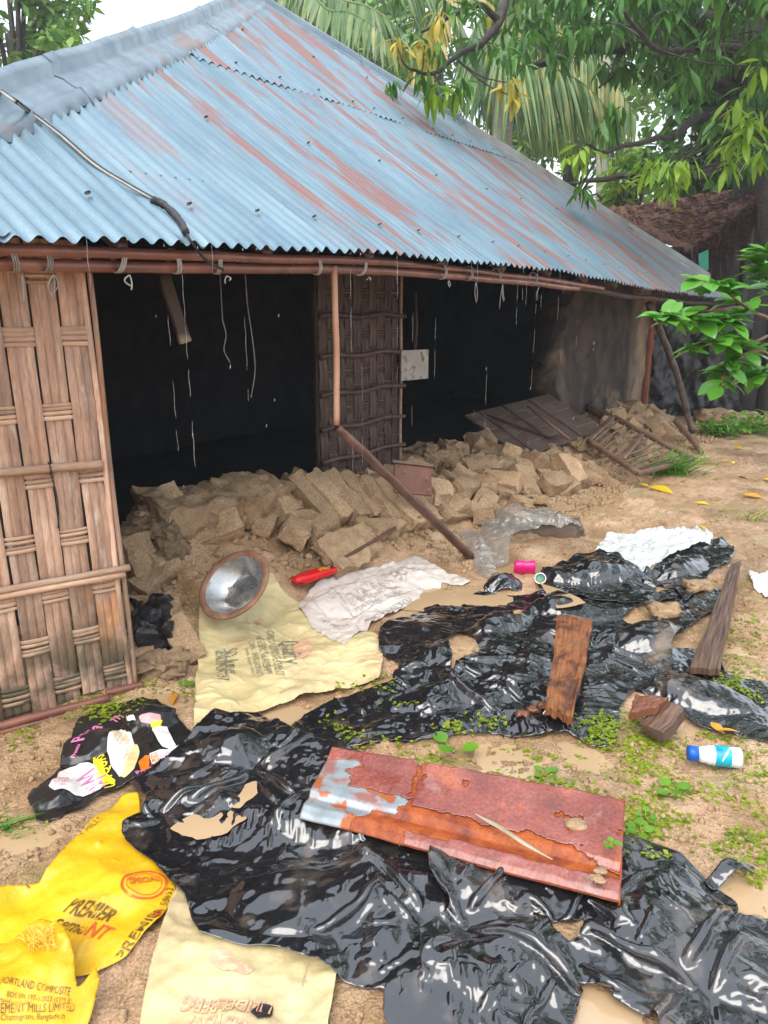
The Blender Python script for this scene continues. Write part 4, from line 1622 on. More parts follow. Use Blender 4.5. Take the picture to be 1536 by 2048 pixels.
for t, a, b, tl in (('PORTLAND COMPOSITE', (5, 1962), (138, 1985), 1.5), ('BDS EN 197-1:2023 (CEM II)', (15, 1982), (142, 2004), 1.1), ('Manufactured by', (0, 1992), (60, 2000), 1.0), ('CEMENT MILLS LIMITED', (-10, 2014), (150, 2030), 1.4), ('Chattogram, Bangladesh', (0, 2030), (130, 2044), 1.1)):
    print_text(cY2, t, a, b, M['inkyellow'], tl)
fr_ = G()
rnd = random.Random(5)
for k in range(70):
    p = hit(rnd.uniform(50, 110), rnd.uniform(1862, 1905))
    q = p + np.array([rnd.uniform(-.03, .03), rnd.uniform(-.03, .03), rnd.uniform(.005, .03)])
    fr_.add(*tube(spline([p, (p + q) / 2 + [0, 0, .012], q], 5), .0009, 4, cap=False))
M['thread'] = pm('frayed_thread', [(.3, (.70, .40, .02)), (.7, (.85, .62, .12))], scale=30, rough=(.4, .6), bump=0)
o = fr_.obj('frayed_thread', M['thread'], cY2.o)
o["kind"] = "stuff"

# ---- tan sack at the bottom edge
poly = round_poly(px_poly([(352, 1800), (372, 1795), (395, 1865), (470, 1885), (540, 1910), (620, 1918), (672, 1955), (655, 2060), (640, 2130), (290, 2150), (285, 2060), (300, 1950)]), 5, .006, 6)
cT = cloth(poly, .0105, ((40, .10), (120, .10)), 2.8, smooth_under=6, steps=60, bend=.30, seed=33, crumple=1.2, cscale=.8, amp=.03)
cloth_obj('cement_sack', cT, M['tansack'], 'tan sack with faded red print at the bottom edge of the photo', 'sack')
for t, a, b, tl in (('HEIDELBERG', (372, 1990), (545, 2010), 1.4), ('CEMENT', (380, 2030), (500, 2044), 1.9), ('COMPOSITE', (385, 1998), (490, 2012), 1.0)):
    print_text(cT, t, b, a, M['inkpink'], tl, bold=.02, flip=False)
print_poly(cT, [(420, 1920), (450, 1895), (475, 1925), (505, 1940), (490, 1955), (450, 1945)], M['inkpink'], jag=.01)
print_text(cT, 'SAIF RAHMAN SURF MILLS', (604, 1980), (616, 1930), M['inkfaded'], 1.0)
M['holeblack'] = pm('dark_patch', [(.3, (.012, .012, .012)), (.7, (.03, .03, .03))], scale=10, rough=(.2, .4), bump=.3)
print_poly(cT, [(500, 2025), (520, 2010), (545, 2014), (540, 2035), (515, 2040)], M['holeblack'], 'plastic_scrap', off=.005)

# ---- white printed sack lying over the cream one
poly = round_poly(px_poly([(598, 1215), (620, 1180), (690, 1150), (770, 1130), (830, 1112), (865, 1130), (885, 1140), (915, 1150), (940, 1165), (925, 1175), (885, 1165), (880, 1180), (850, 1200), (800, 1225), (740, 1255), (690, 1288), (655, 1275), (625, 1255), (615, 1235)]), 5, .006, 7)
bpw = hit(730, 1200, HG)
cW = cloth(poly, .0105, ((30, .09), (120, .10)), 4.0, steps=60, bend=.28, seed=43, crumple=1.0, cscale=.8, amp=.03, bumps=((bpw[0], bpw[1], .38, .16, .05, .5),))
cloth_obj('white_sack', cW, M['whitesack'], 'dirty white sack with faint grey printed lines beside the red packet', 'sack')
for k in range(4):
    a, b = (655 + k * 14, 1190 - k * 5), (715 + k * 14, 1235 - k * 12)
    print_text(cW, '------- ----- ------', a, b, M['inkgrey'], .9)
for t, a, b, tl in (('CLINKER 65-79', (700, 1200), (790, 1165), 1.2), ('LIMESTONE, SLAG', (706, 1212), (800, 1175), 1.1), ('PORTLAND CEMENT', (715, 1226), (810, 1188), 1.2), ('50 KG', (800, 1160), (850, 1140), 1.5), ('NET WEIGHT', (640, 1240), (690, 1255), 1.1),
                    ('BANGLADESH', (742, 1240), (830, 1205), 1.0)):
    print_text(cW, t, a, b, M['inkgrey'], tl)
for a, b in (((650, 1180), (710, 1235)), ((710, 1235), (850, 1175)), ((650, 1180), (800, 1135))):
    A_, B_ = hit(*a)[:2], hit(*b)[:2]
    n_ = unit(np.array([-(B_ - A_)[1], (B_ - A_)[0]])) * .003
    print_poly(cW, [A_ + n_, B_ + n_, B_ - n_, A_ - n_], M['inkgrey'], 'printed_line', sp=.0055, px=False)

# ---- middle black sheet
poly = round_poly(px_poly([(762, 1265), (800, 1240), (870, 1210), (960, 1192), (1060, 1195), (1130, 1190), (1250, 1200), (1330, 1185), (1440, 1190), (1445, 1215), (1380, 1260), (1340, 1310), (1430, 1310), (1455, 1360), (1560, 1390), (1640, 1400),
                           (1620, 1480), (1540, 1490), (1460, 1470), (1400, 1465), (1330, 1420), (1265, 1385), (1240, 1420), (1225, 1495), (1180, 1490), (1130, 1472), (1060, 1478), (980, 1470), (860, 1485), (720, 1500), (600, 1500), (575, 1470), (620, 1440), (700, 1405), (785, 1365), (800, 1325), (760, 1300)]), 5, .004, 8)
hole1 = round_poly(px_poly([(890, 1290), (915, 1272), (950, 1282), (955, 1305), (925, 1325), (905, 1345), (898, 1315)]), 4, .016, 2)
hole2 = round_poly(px_poly([(1240, 1245), (1300, 1215), (1345, 1205), (1360, 1215), (1320, 1245), (1262, 1262)]), 4, .016, 3)
rk = [hit(*q, HG) for q in ((1010, 1250), (1150, 1230), (1300, 1290), (1100, 1400), (1400, 1400), (900, 1400), (1240, 1360))]
cC = cloth(poly, .0095, ((45, .07), (100, .10), (10, .04)), 3.4, puck=[(*hit(870, 1330)[:2], .30, .25), (*hit(1190, 1300)[:2], .25, .22), (*hit(1080, 1440)[:2], .2, .15)], steps=70, bend=.14, stiff=.10, nfr=1.2, smooth_under=14, crumple=1.0, seed=53, amp=.04, lift=.03, holes=(hole1, hole2),
           bumps=[(rk[0][0], rk[0][1], .22, .10, .05, .8), (rk[1][0], rk[1][1], .28, .12, .05, 0), (rk[2][0], rk[2][1], .2, .12, .06, .5), (rk[3][0], rk[3][1], .16, .10, .03, 1), (rk[4][0], rk[4][1], .22, .12, .06, 2.6), (rk[5][0], rk[5][1], .3, .1, .03, .3)])
cloth_obj('plastic_sheet', cC, M['plastic'], 'wide wet black plastic sheet in the middle under the rotten board', 'plastic sheet', subd=0)

# ---- black plastic bag further back
poly = round_poly(px_poly([(1078, 1160), (1110, 1135), (1150, 1118), (1230, 1100), (1262, 1118), (1300, 1150), (1345, 1110), (1400, 1090), (1445, 1080), (1468, 1100), (1462, 1125), (1420, 1150), (1390, 1185), (1370, 1205), (1345, 1180), (1310, 1175), (1300, 1215), (1240, 1205), (1160, 1195), (1090, 1195)]), 5, .004, 9)
b1, b2 = hit(1170, 1160, HG), hit(1370, 1140, HG)
cD = cloth(poly, .0098, ((30, .10), (120, .13)), 5.5, puck=[(*hit(1300, 1160)[:2], .2, .3)], steps=60, bend=.14, stiff=.10, nfr=1.2, smooth_under=14, crumple=1.0, seed=63, amp=.05, lift=.03, bumps=((b1[0], b1[1], .30, .15, .09, .2), (b2[0], b2[1], .25, .10, .07, .8)))
cloth_obj('plastic_bag', cD, M['plastic'], 'crumpled black plastic bag behind the wide black sheet, next to the pink cup', 'plastic bag', subd=0)

# ---- large sheet in the left foreground
poly = round_poly(px_poly([(250, 1660), (290, 1635), (300, 1600), (262, 1580), (310, 1550), (380, 1490), (430, 1432), (470, 1440), (520, 1440), (600, 1470), (680, 1495), (800, 1560), (950, 1620), (960, 1720), (900, 1790), (870, 1880), (845, 1960), (760, 1985), (700, 1970), (640, 1935), (560, 1905), (470, 1890), (400, 1875), (372, 1800), (310, 1730), (262, 1690)]), 5, .004, 10)
bl = hit(620, 1800, HG)
cA = cloth(poly, .0088, ((70, .05), (150, .07), (20, .04)), 2.4, puck=[(*hit(505, 1545)[:2], .22, .30), (*hit(850, 1870)[:2], .25, .35), (*hit(330, 1640)[:2], .15, .2)], steps=70, bend=.14, stiff=.10, nfr=1.2, smooth_under=14, crumple=1.0, seed=73, amp=.04, lift=.03,
           bumps=((bl[0], bl[1], .22, .16, .035, .4), (*hit(470, 1500, HG)[:2], .12, .10, .05, 0), (*hit(700, 1640, HG)[:2], .25, .12, .03, 0)))
cloth_obj('plastic_sheet', cA, M['plastic'], 'large wet black plastic sheet left of the rusty metal sheet, muddy water pooled on it', 'plastic sheet', subd=0)

# ---- large sheet in the right foreground
poly = round_poly(px_poly([(870, 1700), (960, 1690), (1100, 1700), (1240, 1680), (1320, 1705), (1385, 1740), (1412, 1775), (1440, 1790), (1468, 1815), (1470, 1845), (1560, 1850), (1680, 1900), (1700, 2100), (1420, 2150), (1310, 2040), (1230, 2015), (1190, 1985), (1150, 1975), (1140, 2050), (1100, 2150), (850, 2150), (775, 2060), (780, 1995), (850, 1940), (845, 1880), (900, 1830), (870, 1760)]), 5, .004, 11)
hole3 = round_poly(px_poly([(1060, 1850), (1175, 1842), (1165, 1885), (1140, 1900), (1120, 1875), (1085, 1870)]), 4, .016, 4)
cF = cloth(poly, .0088, ((30, .04), (100, .055), (160, .03)), 3.0, puck=[(*hit(935, 1870)[:2], .30, .32), (*hit(1395, 1985)[:2], .30, .32), (*hit(1150, 1940)[:2], .2, .25)], steps=70, bend=.14, stiff=.10, nfr=1.2, smooth_under=14, crumple=1.0, seed=83, amp=.05, lift=.035, holes=(hole3,),
           bumps=((*hit(1330, 1830, HG)[:2], .20, .13, .03, .8), (*hit(1050, 1790, HG)[:2], .2, .1, .025, 0), (*hit(1010, 1960, HG)[:2], .16, .10, .02, 0), (*hit(1480, 1940, HG)[:2], .15, .1, .025, 0)))
cloth_obj('plastic_sheet', cF, M['plastic'], 'large wet black plastic sheet in the right foreground with deep radiating folds', 'plastic sheet', subd=0)

# ---- small scraps of black plastic
def scrap(pts, label, seed, mat='plastic', ex=.14, bump=.03, name='plastic_scrap', cat='plastic scrap', sp=.009, thick=.0012):
    poly = round_poly(px_poly(pts), 5, .005, seed)
    c0 = poly.mean(0)
    c = cloth(poly, sp, ((30, ex), (110, ex)), 6, steps=50, bend=.15, seed=seed, amp=.03, lift=.02, crumple=1.1, cscale=.5, bumps=((c0[0], c0[1], np.ptp(poly[:, 0]) * .4, np.ptp(poly[:, 1]) * .4, bump, 0),))
    cloth_obj(name, c, M[mat], label, cat, thick=thick)
    return c


scrap([(1410, 1765), (1440, 1745), (1480, 1728), (1512, 1740), (1508, 1772), (1480, 1770), (1455, 1778), (1425, 1785)], 'small curled black plastic flap on mud at the right', 91, bump=.06)
scrap([(968, 1175), (990, 1155), (1010, 1150), (1045, 1170), (1040, 1182), (1000, 1185), (975, 1185)], 'small dark plastic scrap at the edge of the puddle', 92, 'plastic2', bump=.03)
cv_ = scrap([(1190, 1100), (1215, 1068), (1270, 1075), (1310, 1062), (1360, 1055), (1425, 1066), (1420, 1090), (1385, 1098), (1350, 1112), (1310, 1130), (1275, 1135), (1240, 1108)], 'milky white plastic film behind the black bag', 93, 'whitefilm', .12, .03, 'plastic_film', 'plastic film')
_mc = hit(1085, 1062, HG)
V, F = chunk(.62, .34, .16, 171, .2, 8, .45)
M['darkmud'] = pm('dark_wet_mud', [(.3, (.07, .045, .028)), (.7, (.17, .115, .075))], scale=6, rough=(.3, .6), bump=.9, bscale=40, bdist=.01)
tag(obj('mud_mound', V + _mc, F, M['darkmud']), 'dark wet mud mound showing through the murky film', 'mud clod')
for _p in (V + _mc)[V[:, 2] > .02]:
    stamp(_p[0], _p[1], _p[2], .03)
cv2 = scrap([(955, 1070), (985, 1045), (1030, 1030), (1080, 1027), (1130, 1035), (1165, 1052), (1150, 1068), (1110, 1078), (1060, 1085), (1020, 1095), (1015, 1130), (985, 1140), (960, 1120)], 'murky clear plastic film over a mud clod by the leaning pole', 94, 'clear', .2, .10, 'plastic_film', 'plastic film')
scrap([(918, 1065), (950, 1060), (968, 1085), (985, 1120), (1000, 1150), (975, 1160), (950, 1145), (945, 1110)], 'thin clear plastic strip at the foot of the leaning pole', 95, 'clear', .16, .03, 'plastic_film', 'plastic film')
scrap([(1495, 1150), (1540, 1140), (1560, 1190), (1530, 1200), (1505, 1180)], 'dirty pinkish white cloth scrap at the right edge', 96, 'whitesack', .1, .02, 'cloth_scrap', 'cloth')

# ---- muddy water standing on the sheets
def pool(pts, dz, label):
    poly = px_poly(pts)
    poly = round_poly(poly.mean(0) + (poly - poly.mean(0)) * 1.2, 6, .02, 3)
    gz = hgt(*[v.ravel() for v in (poly[:, 0][:, None] * np.linspace(.2, 1, 5) + poly[:, 0].mean() * (1 - np.linspace(.2, 1, 5)), poly[:, 1][:, None] * np.linspace(.2, 1, 5) + poly[:, 1].mean() * (1 - np.linspace(.2, 1, 5)))])
    z = np.percentile(gz, 45) + dz
    c0 = poly.mean(0)
    n = len(poly)
    V = [(c0[0], c0[1], z)] + [(p[0], p[1], z) for p in poly]
    tag(obj('puddle', V, [(0, 1 + i, 1 + (i + 1) % n) for i in range(n)], M['water'], smooth=False), kind='structure')


pool([(352, 1655), (395, 1630), (420, 1640), (465, 1612), (478, 1640), (440, 1668), (400, 1675)], .004, '')
pool([(462, 1608), (490, 1575), (512, 1568), (508, 1592), (480, 1615)], .004, '')
pool([(1085, 1180), (1150, 1195), (1165, 1208), (1120, 1212)], .003, '')

# crumbs nobody could count
rnd = random.Random(99)
cv, cf = chunk(1, .8, .7, 5, .2, 2)
cf = [tuple(f) for f in cf]
CV, CF, n0 = [], [], 0
for k in range(11000):
    if k % 2 == 0:
        px, py = rnd.uniform(0, 1536), rnd.uniform(900, 2040)
        p = at_z(px, py, .02)
        x, y = p[0], p[1]
    else:
        u = rnd.uniform(.1, 9.6)
        w = rnd.uniform(-.35, 1.1)
        x, y, _ = hut(u, w, 0)
    if COV[max(0, int((y - HY0) / HS) - 2):int((y - HY0) / HS) + 3, max(0, int((x - HX0) / HS) - 2):int((x - HX0) / HS) + 3].any():
        continue
    s = rnd.choice([.006, .008, .010, .012, .02]) if k % 2 == 0 else rnd.choice([.008, .012, .018, .028, .036]) * rnd.uniform(.8, 1.3)
    z = float(hgt(x, y, HG))
    R = np.array(Euler((rnd.uniform(0, 6), rnd.uniform(0, 6), rnd.uniform(0, 6))).to_matrix())
    CV.append((cv * s) @ R.T + [x, y, z + s * .15])
    CF.append(np.array(cf) + n0)
    n0 += len(cv)
crumbs = obj('crumbled_mud', np.concatenate(CV), np.concatenate(CF), M['rubble'], heap, smooth=False)
crumbs["kind"] = "stuff"

# ------------------------------------------------------------------ single things
# ---- rusty folded metal sheet
M['rust'] = pm('orange_rust', [(.25, (.08, .014, .004)), (.45, (.25, .045, .008)), (.6, (.38, .085, .012)), (.8, (.16, .03, .008))], scale=14, detail=9, rough=(.35, .7), bump=.9, bscale=90, bdist=.005, uv=True, fine=.25)
M['rustpink'] = pm('red_oxide_skin', [(.25, (.13, .028, .020)), (.5, (.245, .062, .044)), (.75, (.33, .115, .088))], scale=5, detail=9, rough=(.10, .32), coat=.35, bump=.8, bscale=38, bdist=.006, uv=True, fine=.28,
                   stains=[((.40, .10, .035), 5.2, .54, .66, (1, 1, 1), .75), ((.13, .045, .035), 9, .56, .70, (1, 1, 1), .6), ((.46, .27, .24), 6, .58, .7, (1, 1, 1), .5)])
M['zinc'] = pm('zinc_and_rust', [(.3, (.22, .26, .28)), (.7, (.36, .40, .42))], scale=5, detail=8, rough=(.25, .5), metal=.3, bump=.4, bscale=40, bdist=.003, uv=True,
               stains=[((.36, .09, .015), 9.0, .50, .56, (1, 1, 1), .95, None, .6), ((.30, .11, .085), 5.4, .50, .58, (1, 1, 1), .9, None, .5)])
qa = [at_z(598, 1633, .055), at_z(1238, 1803, .075), at_z(1248, 1603, .135), at_z(665, 1500, .105)]
rs = thing('rusty_metal_sheet', 'long rusty red metal sheet lying across the black plastic', 'metal sheet', (*((qa[0] + qa[2]) / 2)[:2], .05))
nrm = unit(np.cross(qa[1] - qa[0], qa[3] - qa[0]))


def rsp(s, t, h=0.0):
    s, t = np.asarray(s, float)[..., None], np.asarray(t, float)[..., None]
    P = (qa[0] * (1 - s) + qa[1] * s) * (1 - t) + (qa[3] * (1 - s) + qa[2] * s) * t
    f = np.interp(t[..., 0], [0, .05, .14, .27, .33, .40, .8, 1.0], [-.006, .004, .012, -.004, .010, .010, .004, .010])
    f = f + .007 * fbm(np.concatenate([s * 5, t * 2], -1), 3, 4) - .012 * np.exp(-((s[..., 0] - .33) / .025) ** 2) * sstep(.3, .9, t[..., 0])
    return P + nrm * (f + h)[..., None]


def rs_layer(name, m_, test, h, mat, ns=150, nt=60, s0=0., s1=1., t0=0., t1=1.):
    S, T = np.meshgrid(np.linspace(s0, s1, ns), np.linspace(t0, t1, nt))
    P = rsp(S, T, h + .002 * fbm(np.stack([S * 14, T * 5], -1), 3, 9))
    F = gridF(nt, ns)
    if test is not None:
        k = test(S, T).reshape(-1)
        F = F[k[F].all(1)]
    use = np.unique(F)
    re = -np.ones(ns * nt, int)
    re[use] = np.arange(len(use))
    o = obj(name, P.reshape(-1, 3)[use], re[F], mat, rs, uv=np.stack([S, T * .33], -1).reshape(-1, 2)[use])
    md = o.modifiers.new('thickness', 'SOLIDIFY')
    md.thickness = .0022
    return o


def nz2(S, T, a, b, sd):
    return fbm(np.stack([S * a, T * b], -1), 4, sd)


rs_layer('metal_base', rs, lambda S, T: (np.hypot((S - .52) * 3, T - .72) > .018), 0, M['rust'])
rs_layer('zinc_patch', rs, lambda S, T: (S + .06 * nz2(S, T, 9, 4, 3) < .30 - .10 * (T < .28)), .0018, M['zinc'], 90, 60, 0, .4)
tear = lambda S, T: (T > .40 + .05 * nz2(S, T, 22, 3, 5) + .10 * (S < .35) * 1.0 - .16 * sstep(.80, .98, S)) & (S > .19 + .09 * nz2(S, T, 4, 7, 6) - .08 * T) & (np.abs(S - .335 - .02 * nz2(S, T, 2, 8, 7)) > .006 * (T > .55)) & (nz2(S, T, 16, 6, 12) < .52)
rs_layer('oxide_skin', rs, tear, .006, M['rustpink'], 240, 90)
rs_layer('oxide_skin', rs, lambda S, T: (T < .16 + .05 * nz2(S, T, 20, 2, 15) - .04 * (S < .5)) & (S > .36 + .02 * nz2(S, T, 5, 12, 17)), .005, M['rustpink'], 200, 30, .3, 1, 0, .3)
rs_layer('oxide_skin', rs, lambda S, T: (T > .86 + .1 * nz2(S, T, 9, 3, 35)) & (S < .25), .0045, M['rustpink'], 80, 30, 0, .3, .7, 1)
# folded edge at the right end
e0, e1 = qa[1], qa[2]
V = np.array([e0, e1, e1 - [0, 0, .0], e0]) 
V, F = beam(qa[1] + nrm * .002 - [0, 0, .012], qa[2] + nrm * .004 - [0, 0, .012], .006, .026, up=nrm, wob=.003)
obj('folded_edge', V, F, M['rust'], rs)
for px, py, r in ((1152, 1650, .030), (1200, 1742, .016), (1195, 1758, .018)):
    p = at_z(px, py, .13)
    V, F = chunk(r * 2.2, r * 1.6, r * .7, px, .3, 4, .4)
    p = at_z(px, py, .118)
    o = obj('mud_clod', V + p, F, M['rubble'], None)
    tag(o, {1152: 'lump of mud with fibres on the right half of the rusty sheet', 1200: 'small mud crumb near the right end of the rusty sheet', 1195: 'lowest mud crumb near the front edge of the rusty sheet'}[px], 'mud clod')
leafs = [at_z(950, 1630, .125), at_z(1005, 1660, .127), at_z(1050, 1690, .125), at_z(1105, 1722, .113)]
P = spline(leafs, 16)
x_, y_, z__ = frame(P[-1] - P[0])
Wd = np.interp(np.linspace(0, 1, 16), [0, .2, .7, 1], [.001, .008, .007, .001])
V = np.concatenate([P + y_ * Wd[:, None] + [0, 0, .004], P + [0, 0, .007], P - y_ * Wd[:, None] + [0, 0, .004]])
M['dryblade'] = pm('faded_blade', [(.3, (.23, .20, .13)), (.7, (.40, .36, .26))], scale=12, rough=(.4, .6), bump=.3)
tag(obj('dry_leaf_blade', V, [(i, i + 1, 17 + i, 16 + i) for i in range(15)] + [(16 + i, 17 + i, 33 + i, 32 + i) for i in range(15)], M['dryblade']), 'long grey green grass blade lying across the rusty sheet', 'leaf')

# ---- steel basin
M['steel'] = pm('dull_steel', [(.3, (.36, .36, .35)), (.7, (.58, .58, .57))], scale=8, rough=(.16, .38), metal=.85, bump=.25, bscale=60, bdist=.002,
                stains=[((.16, .09, .05), 11, .56, .68, (1, 1, 1), .9, None, .7)])
M['rustrim'] = pm('rusty_rim', [(.3, (.13, .055, .028)), (.6, (.24, .12, .07)), (.8, (.34, .22, .15))], scale=14, detail=8, rough=(.45, .8), bump=.7, bscale=60)
bc = at_f(467, 1168, hit(452, 1232)[1] - .06)
upc, toc = np.array([0, SP, CP]), np.array([0, -CP, SP])
bn = unit(.74 * toc + .67 * (np.array([1, 0, 0]) * -.58 + upc * .80))
bx, by, _ = frame(bn, (0, 0, 1))
bx, by = by, np.cross(bn, by)
bas = thing('metal_basin', 'round steel basin with a rusty rim tipped on the cream sack', 'basin', bc - bn * .1)


def lathe(prof, c, n, nseg=40, wob=0.0):
    a = unit(np.cross(n, [0.3, 1, .2]))
    b = np.cross(n, a)
    V = []
    for r, h in prof:
        for k in range(nseg):
            t = 2 * math.pi * k / nseg
            rr = r * (1 + wob * math.sin(2 * t + 1))
            V.append(c + a * rr * math.cos(t) + b * rr * math.sin(t) + n * h)
    F = []
    for i in range(len(prof) - 1):
        for k in range(nseg):
            k2 = (k + 1) % nseg
            F.append((i * nseg + k, i * nseg + k2, (i + 1) * nseg + k2, (i + 1) * nseg + k))
    return np.array(V), F


V, F = lathe([(.0005, -.088), (.085, -.088), (.098, -.080), (.125, -.05), (.150, -.018), (.158, -.003)], bc, bn, 44, .02)
obj('basin_inside', V, F, M['steel'], bas)
V, F = lathe([(.158, -.003), (.170, .004), (.184, .006), (.192, .002), (.194, -.004), (.188, -.006), (.172, -.004), (.160, -.012), (.130, -.055), (.104, -.086), (.088, -.094), (.0005, -.094)], bc, bn, 44, .02)
obj('rim', V, F, M['rustrim'], bas)
M['clearwater'] = pm('rain_water', [(.3, (.20, .19, .17)), (.7, (.26, .25, .22))], scale=3, rough=(.02, .05), bump=.05, bscale=20)
wc = bc - bn * .058 + (np.array([0, 0, -1]) - bn * (-bn[2])) * .055
t_ = np.linspace(0, 2 * math.pi, 24, endpoint=False)
V = [wc] + [wc + .062 * (math.cos(t) * np.array([1, 0, 0]) + math.sin(t) * np.array([0, 1, 0])) for t in t_]

# ---- leaning pole and the sticks
def pole(name, pts, r, mat, label, cat, n=24, taper=.85, knots=.0, seed=0, seg=9):
    P = spline(pts, n)
    P = P + .006 * np.stack([fbm(np.stack([np.arange(n) * .3, np.full(n, k * 3.3)], -1), 3, seed) for k in range(3)], -1)
    rr = r * np.linspace(1, taper, n) * (1 + .12 * fbm(np.stack([np.arange(n) * .8, np.zeros(n)], -1), 3, seed + 1))
    V, F = tube(P, rr, seg)
    o = obj(name, V, F, M[mat])
    return tag(o, label, cat)


ptop = np.array(hut(*at_w(682, 862, .09)[:1], .09, at_w(682, 862, .09)[2]))
pbot = hit(945, 1108)
pole('leaning_pole', [ptop + unit(ptop - pbot) * .03, ptop * .6 + pbot * .4 + [0, 0, -.01], pbot - [0, 0, .03]], .026, 'stick', 'dark brown pole leaning from the broken bamboo post down to the rubble', 'pole', 30, 1.1)
p1 = at_w(1296, 605, .35)
ptop = np.array(hut(p1[0], .35, p1[2]))
pbot = at_z(1385, 866, .12)
M['bark'] = pm('lichened_bark', [(.3, (.03, .02, .015)), (.55, (.08, .05, .038)), (.75, (.22, .18, .15))], scale=14, rough=(.4, .7), bump=.9, bscale=40, bdist=.008)
pole('prop_pole', [ptop, ptop * .5 + pbot * .5 + [.04, 0, .02], pbot], .042, 'bark', 'crooked dark branch propped against the eave at the right corner of the hut', 'pole', 40, .9)
pole('stick', [at_z(1352, 842, .28), at_z(1404, 905, .03)], .035, 'graywood', 'short weathered stick at the foot of the crooked prop branch', 'stick', 12)
pole('bamboo_log', [at_z(1178, 815, .42), at_z(1235, 848, .30)], .06, 'graywood', 'thick pale bamboo length half buried behind the fallen plank door', 'log', 12, 1.0)
s0, s1 = hit(645, 1160), hit(790, 1094)
pole('stick', [s0 + [0, 0, .06], s1 + [0, 0, .13]], .011, 'stick', 'thin brown stick behind the red packet', 'stick', 14)

# ---- red packet
V, F = chunk(.27, .075, .05, 12, .10, 8, .35)
c0, c1 = hit(588, 1182) + [0, 0, .03], hit(668, 1156) + [0, 0, .03]
x_, y_, z__ = frame(c1 - c0)
M['redpack'] = pm('red_plastic_wrap', [(.3, (.55, .006, .008)), (.7, (.75, .012, .012))], scale=8, rough=(.15, .3), bump=.5, bscale=30, bdist=.006)
V = (c0 + c1) / 2 + [0, 0, .03] + V[:, :1] * x_ * (np.linalg.norm(c1 - c0) / .27) + V[:, 1:2] * y_ + V[:, 2:3] * z__
rp_ = obj('red_packet', V, F, M['redpack'])
tag(rp_, 'bright red plastic packet with yellow lettering beside the white sack', 'packet')
cuP = (c0 + c1) / 2
g_ = G()
for k in range(7):
    a = cuP + x_ * (.02 + k * .012) + np.array([0, 0, .062 + .004 * math.sin(k)]) - y_ * .012
    g_.add(*tube([a, a + x_ * .006 - y_ * .012 + [0, 0, -.002], a + x_ * .001 - y_ * .02 + [0, 0, -.006]], .0022, 5))
M['gold'] = pm('gold_print', [(.3, (.6, .42, .02)), (.7, (.8, .6, .05))], scale=20, rough=(.3, .5), bump=0)
g_.obj('printed_lettering', M['gold'], rp_)

# ---- brown board with nails
M['nail'] = pm('bent_nail', [(.3, (.35, .28, .16)), (.7, (.5, .42, .28))], scale=20, rough=(.3, .5), metal=.6)
q = [at_f(783, 928, 4.95), at_f(858, 936, 5.02), at_f(860, 992, 4.95), at_f(800, 985, 4.85)]
bd_ = thing('nailed_board', 'dark red brown board with bent nails standing in the rubble behind the leaning pole', 'board', (q[2] + q[3]) / 2)
c_ = sum(q) / 4
x_ = unit(q[1] - q[0])
z_ = unit(q[0] - q[3] - x_ * ((q[0] - q[3]) @ x_))
y_ = np.cross(z_, x_)
V, F = box(c_, x_, y_, z_, .135, .011, .105)
o = obj('board', V, F, M['redwood'], bd_, smooth=False)
o.modifiers.new('bevel', 'BEVEL').width = .004
V, F = box(c_ + z_ * .115 - y_ * .004, x_, y_, z_, .15, .02, .010)
obj('batten', V, F, M['graywood'], bd_, smooth=False)
for a, b in ((-.07, .03), (.09, .0), (.1, -.085)):
    p = c_ + x_ * a + z_ * b - y_ * .010
    V, F = tube([p, p - y_ * .022 + z_ * .004, p - y_ * .03 + z_ * .018], .0028, 6)
    obj('nail', V, F, M['nail'], bd_)
V, F = beam(hit(730, 985) + [0, 0, .05], hit(800, 945) + [0, 0, .1], .05, .035, wob=.008)
tag(obj('broken_lath', V, F, M['graywood']), 'broken grey lath stuck in the rubble left of the nailed board', 'lath')
V, F = beam(hit(868, 968) + [0, 0, .05], hit(945, 995) + [0, 0, .04], .10, .09, wob=.010)
tag(obj('timber_block', V, F, M['graywood']), 'grey split timber block lying right of the nailed board', 'timber')

# ---- fallen plank door
dq = np.array([[0.854, 7.587, 0.536], [1.874, 8.519, 0.639], [2.369, 8.013, 0.312], [1.349, 7.081, 0.21]])
dq = np.array([0, 0, CAMH]) + (dq - [0, 0, CAMH]) * .97      # a little nearer, clear of the rubble
fd = thing('plank_door', 'dark plank door fallen flat on the rubble', 'door', dq.mean(0) - [0, 0, .2])
x_ = unit(dq[1] - dq[0])
y_ = unit(dq[3] - dq[0])
z_ = np.cross(x_, y_)
z_ = z_ if z_[2] > 0 else -z_
c_ = dq.mean(0)
M['doorplank'] = pm('grey_brown_plank', [(.3, (.075, .048, .037)), (.55, (.13, .088, .07)), (.8, (.20, .145, .12))], scale=4, detail=8, rough=(.3, .55), bump=.6, bscale=22, rnd=.07)
for i in range(5):
    V, F = box(c_ + y_ * (-.312 + i * .156) + z_ * (.002 * (i % 2)), x_, y_, z_, .695, .0775, .010)
    o = obj('plank', V, F, M['doorplank'], fd, smooth=False)
    o.modifiers.new('bevel', 'BEVEL').width = .003
for a in (-.50, -.12, .30):
    V, F = box(c_ + x_ * a + z_ * .018, x_, y_, z_, .018, .37, .009)
    obj('batten', V, F, M['doorplank'], fd, smooth=False)
g_ = G().add(*beam(c_ + x_ * -.5 - y_ * .3 + z_ * .03, c_ + x_ * -.1 + y_ * .33 + z_ * .03, .03, .018, up=z_))
g_.obj('brace', M['darkwood'], fd, smooth=False)
V, F = tube([at_z(1055, 812, .66), at_z(1140, 880, .36)], .014, 8)
tag(obj('stick', V, F, M['graywood']), 'straight pale stick lying on the fallen plank door', 'stick')

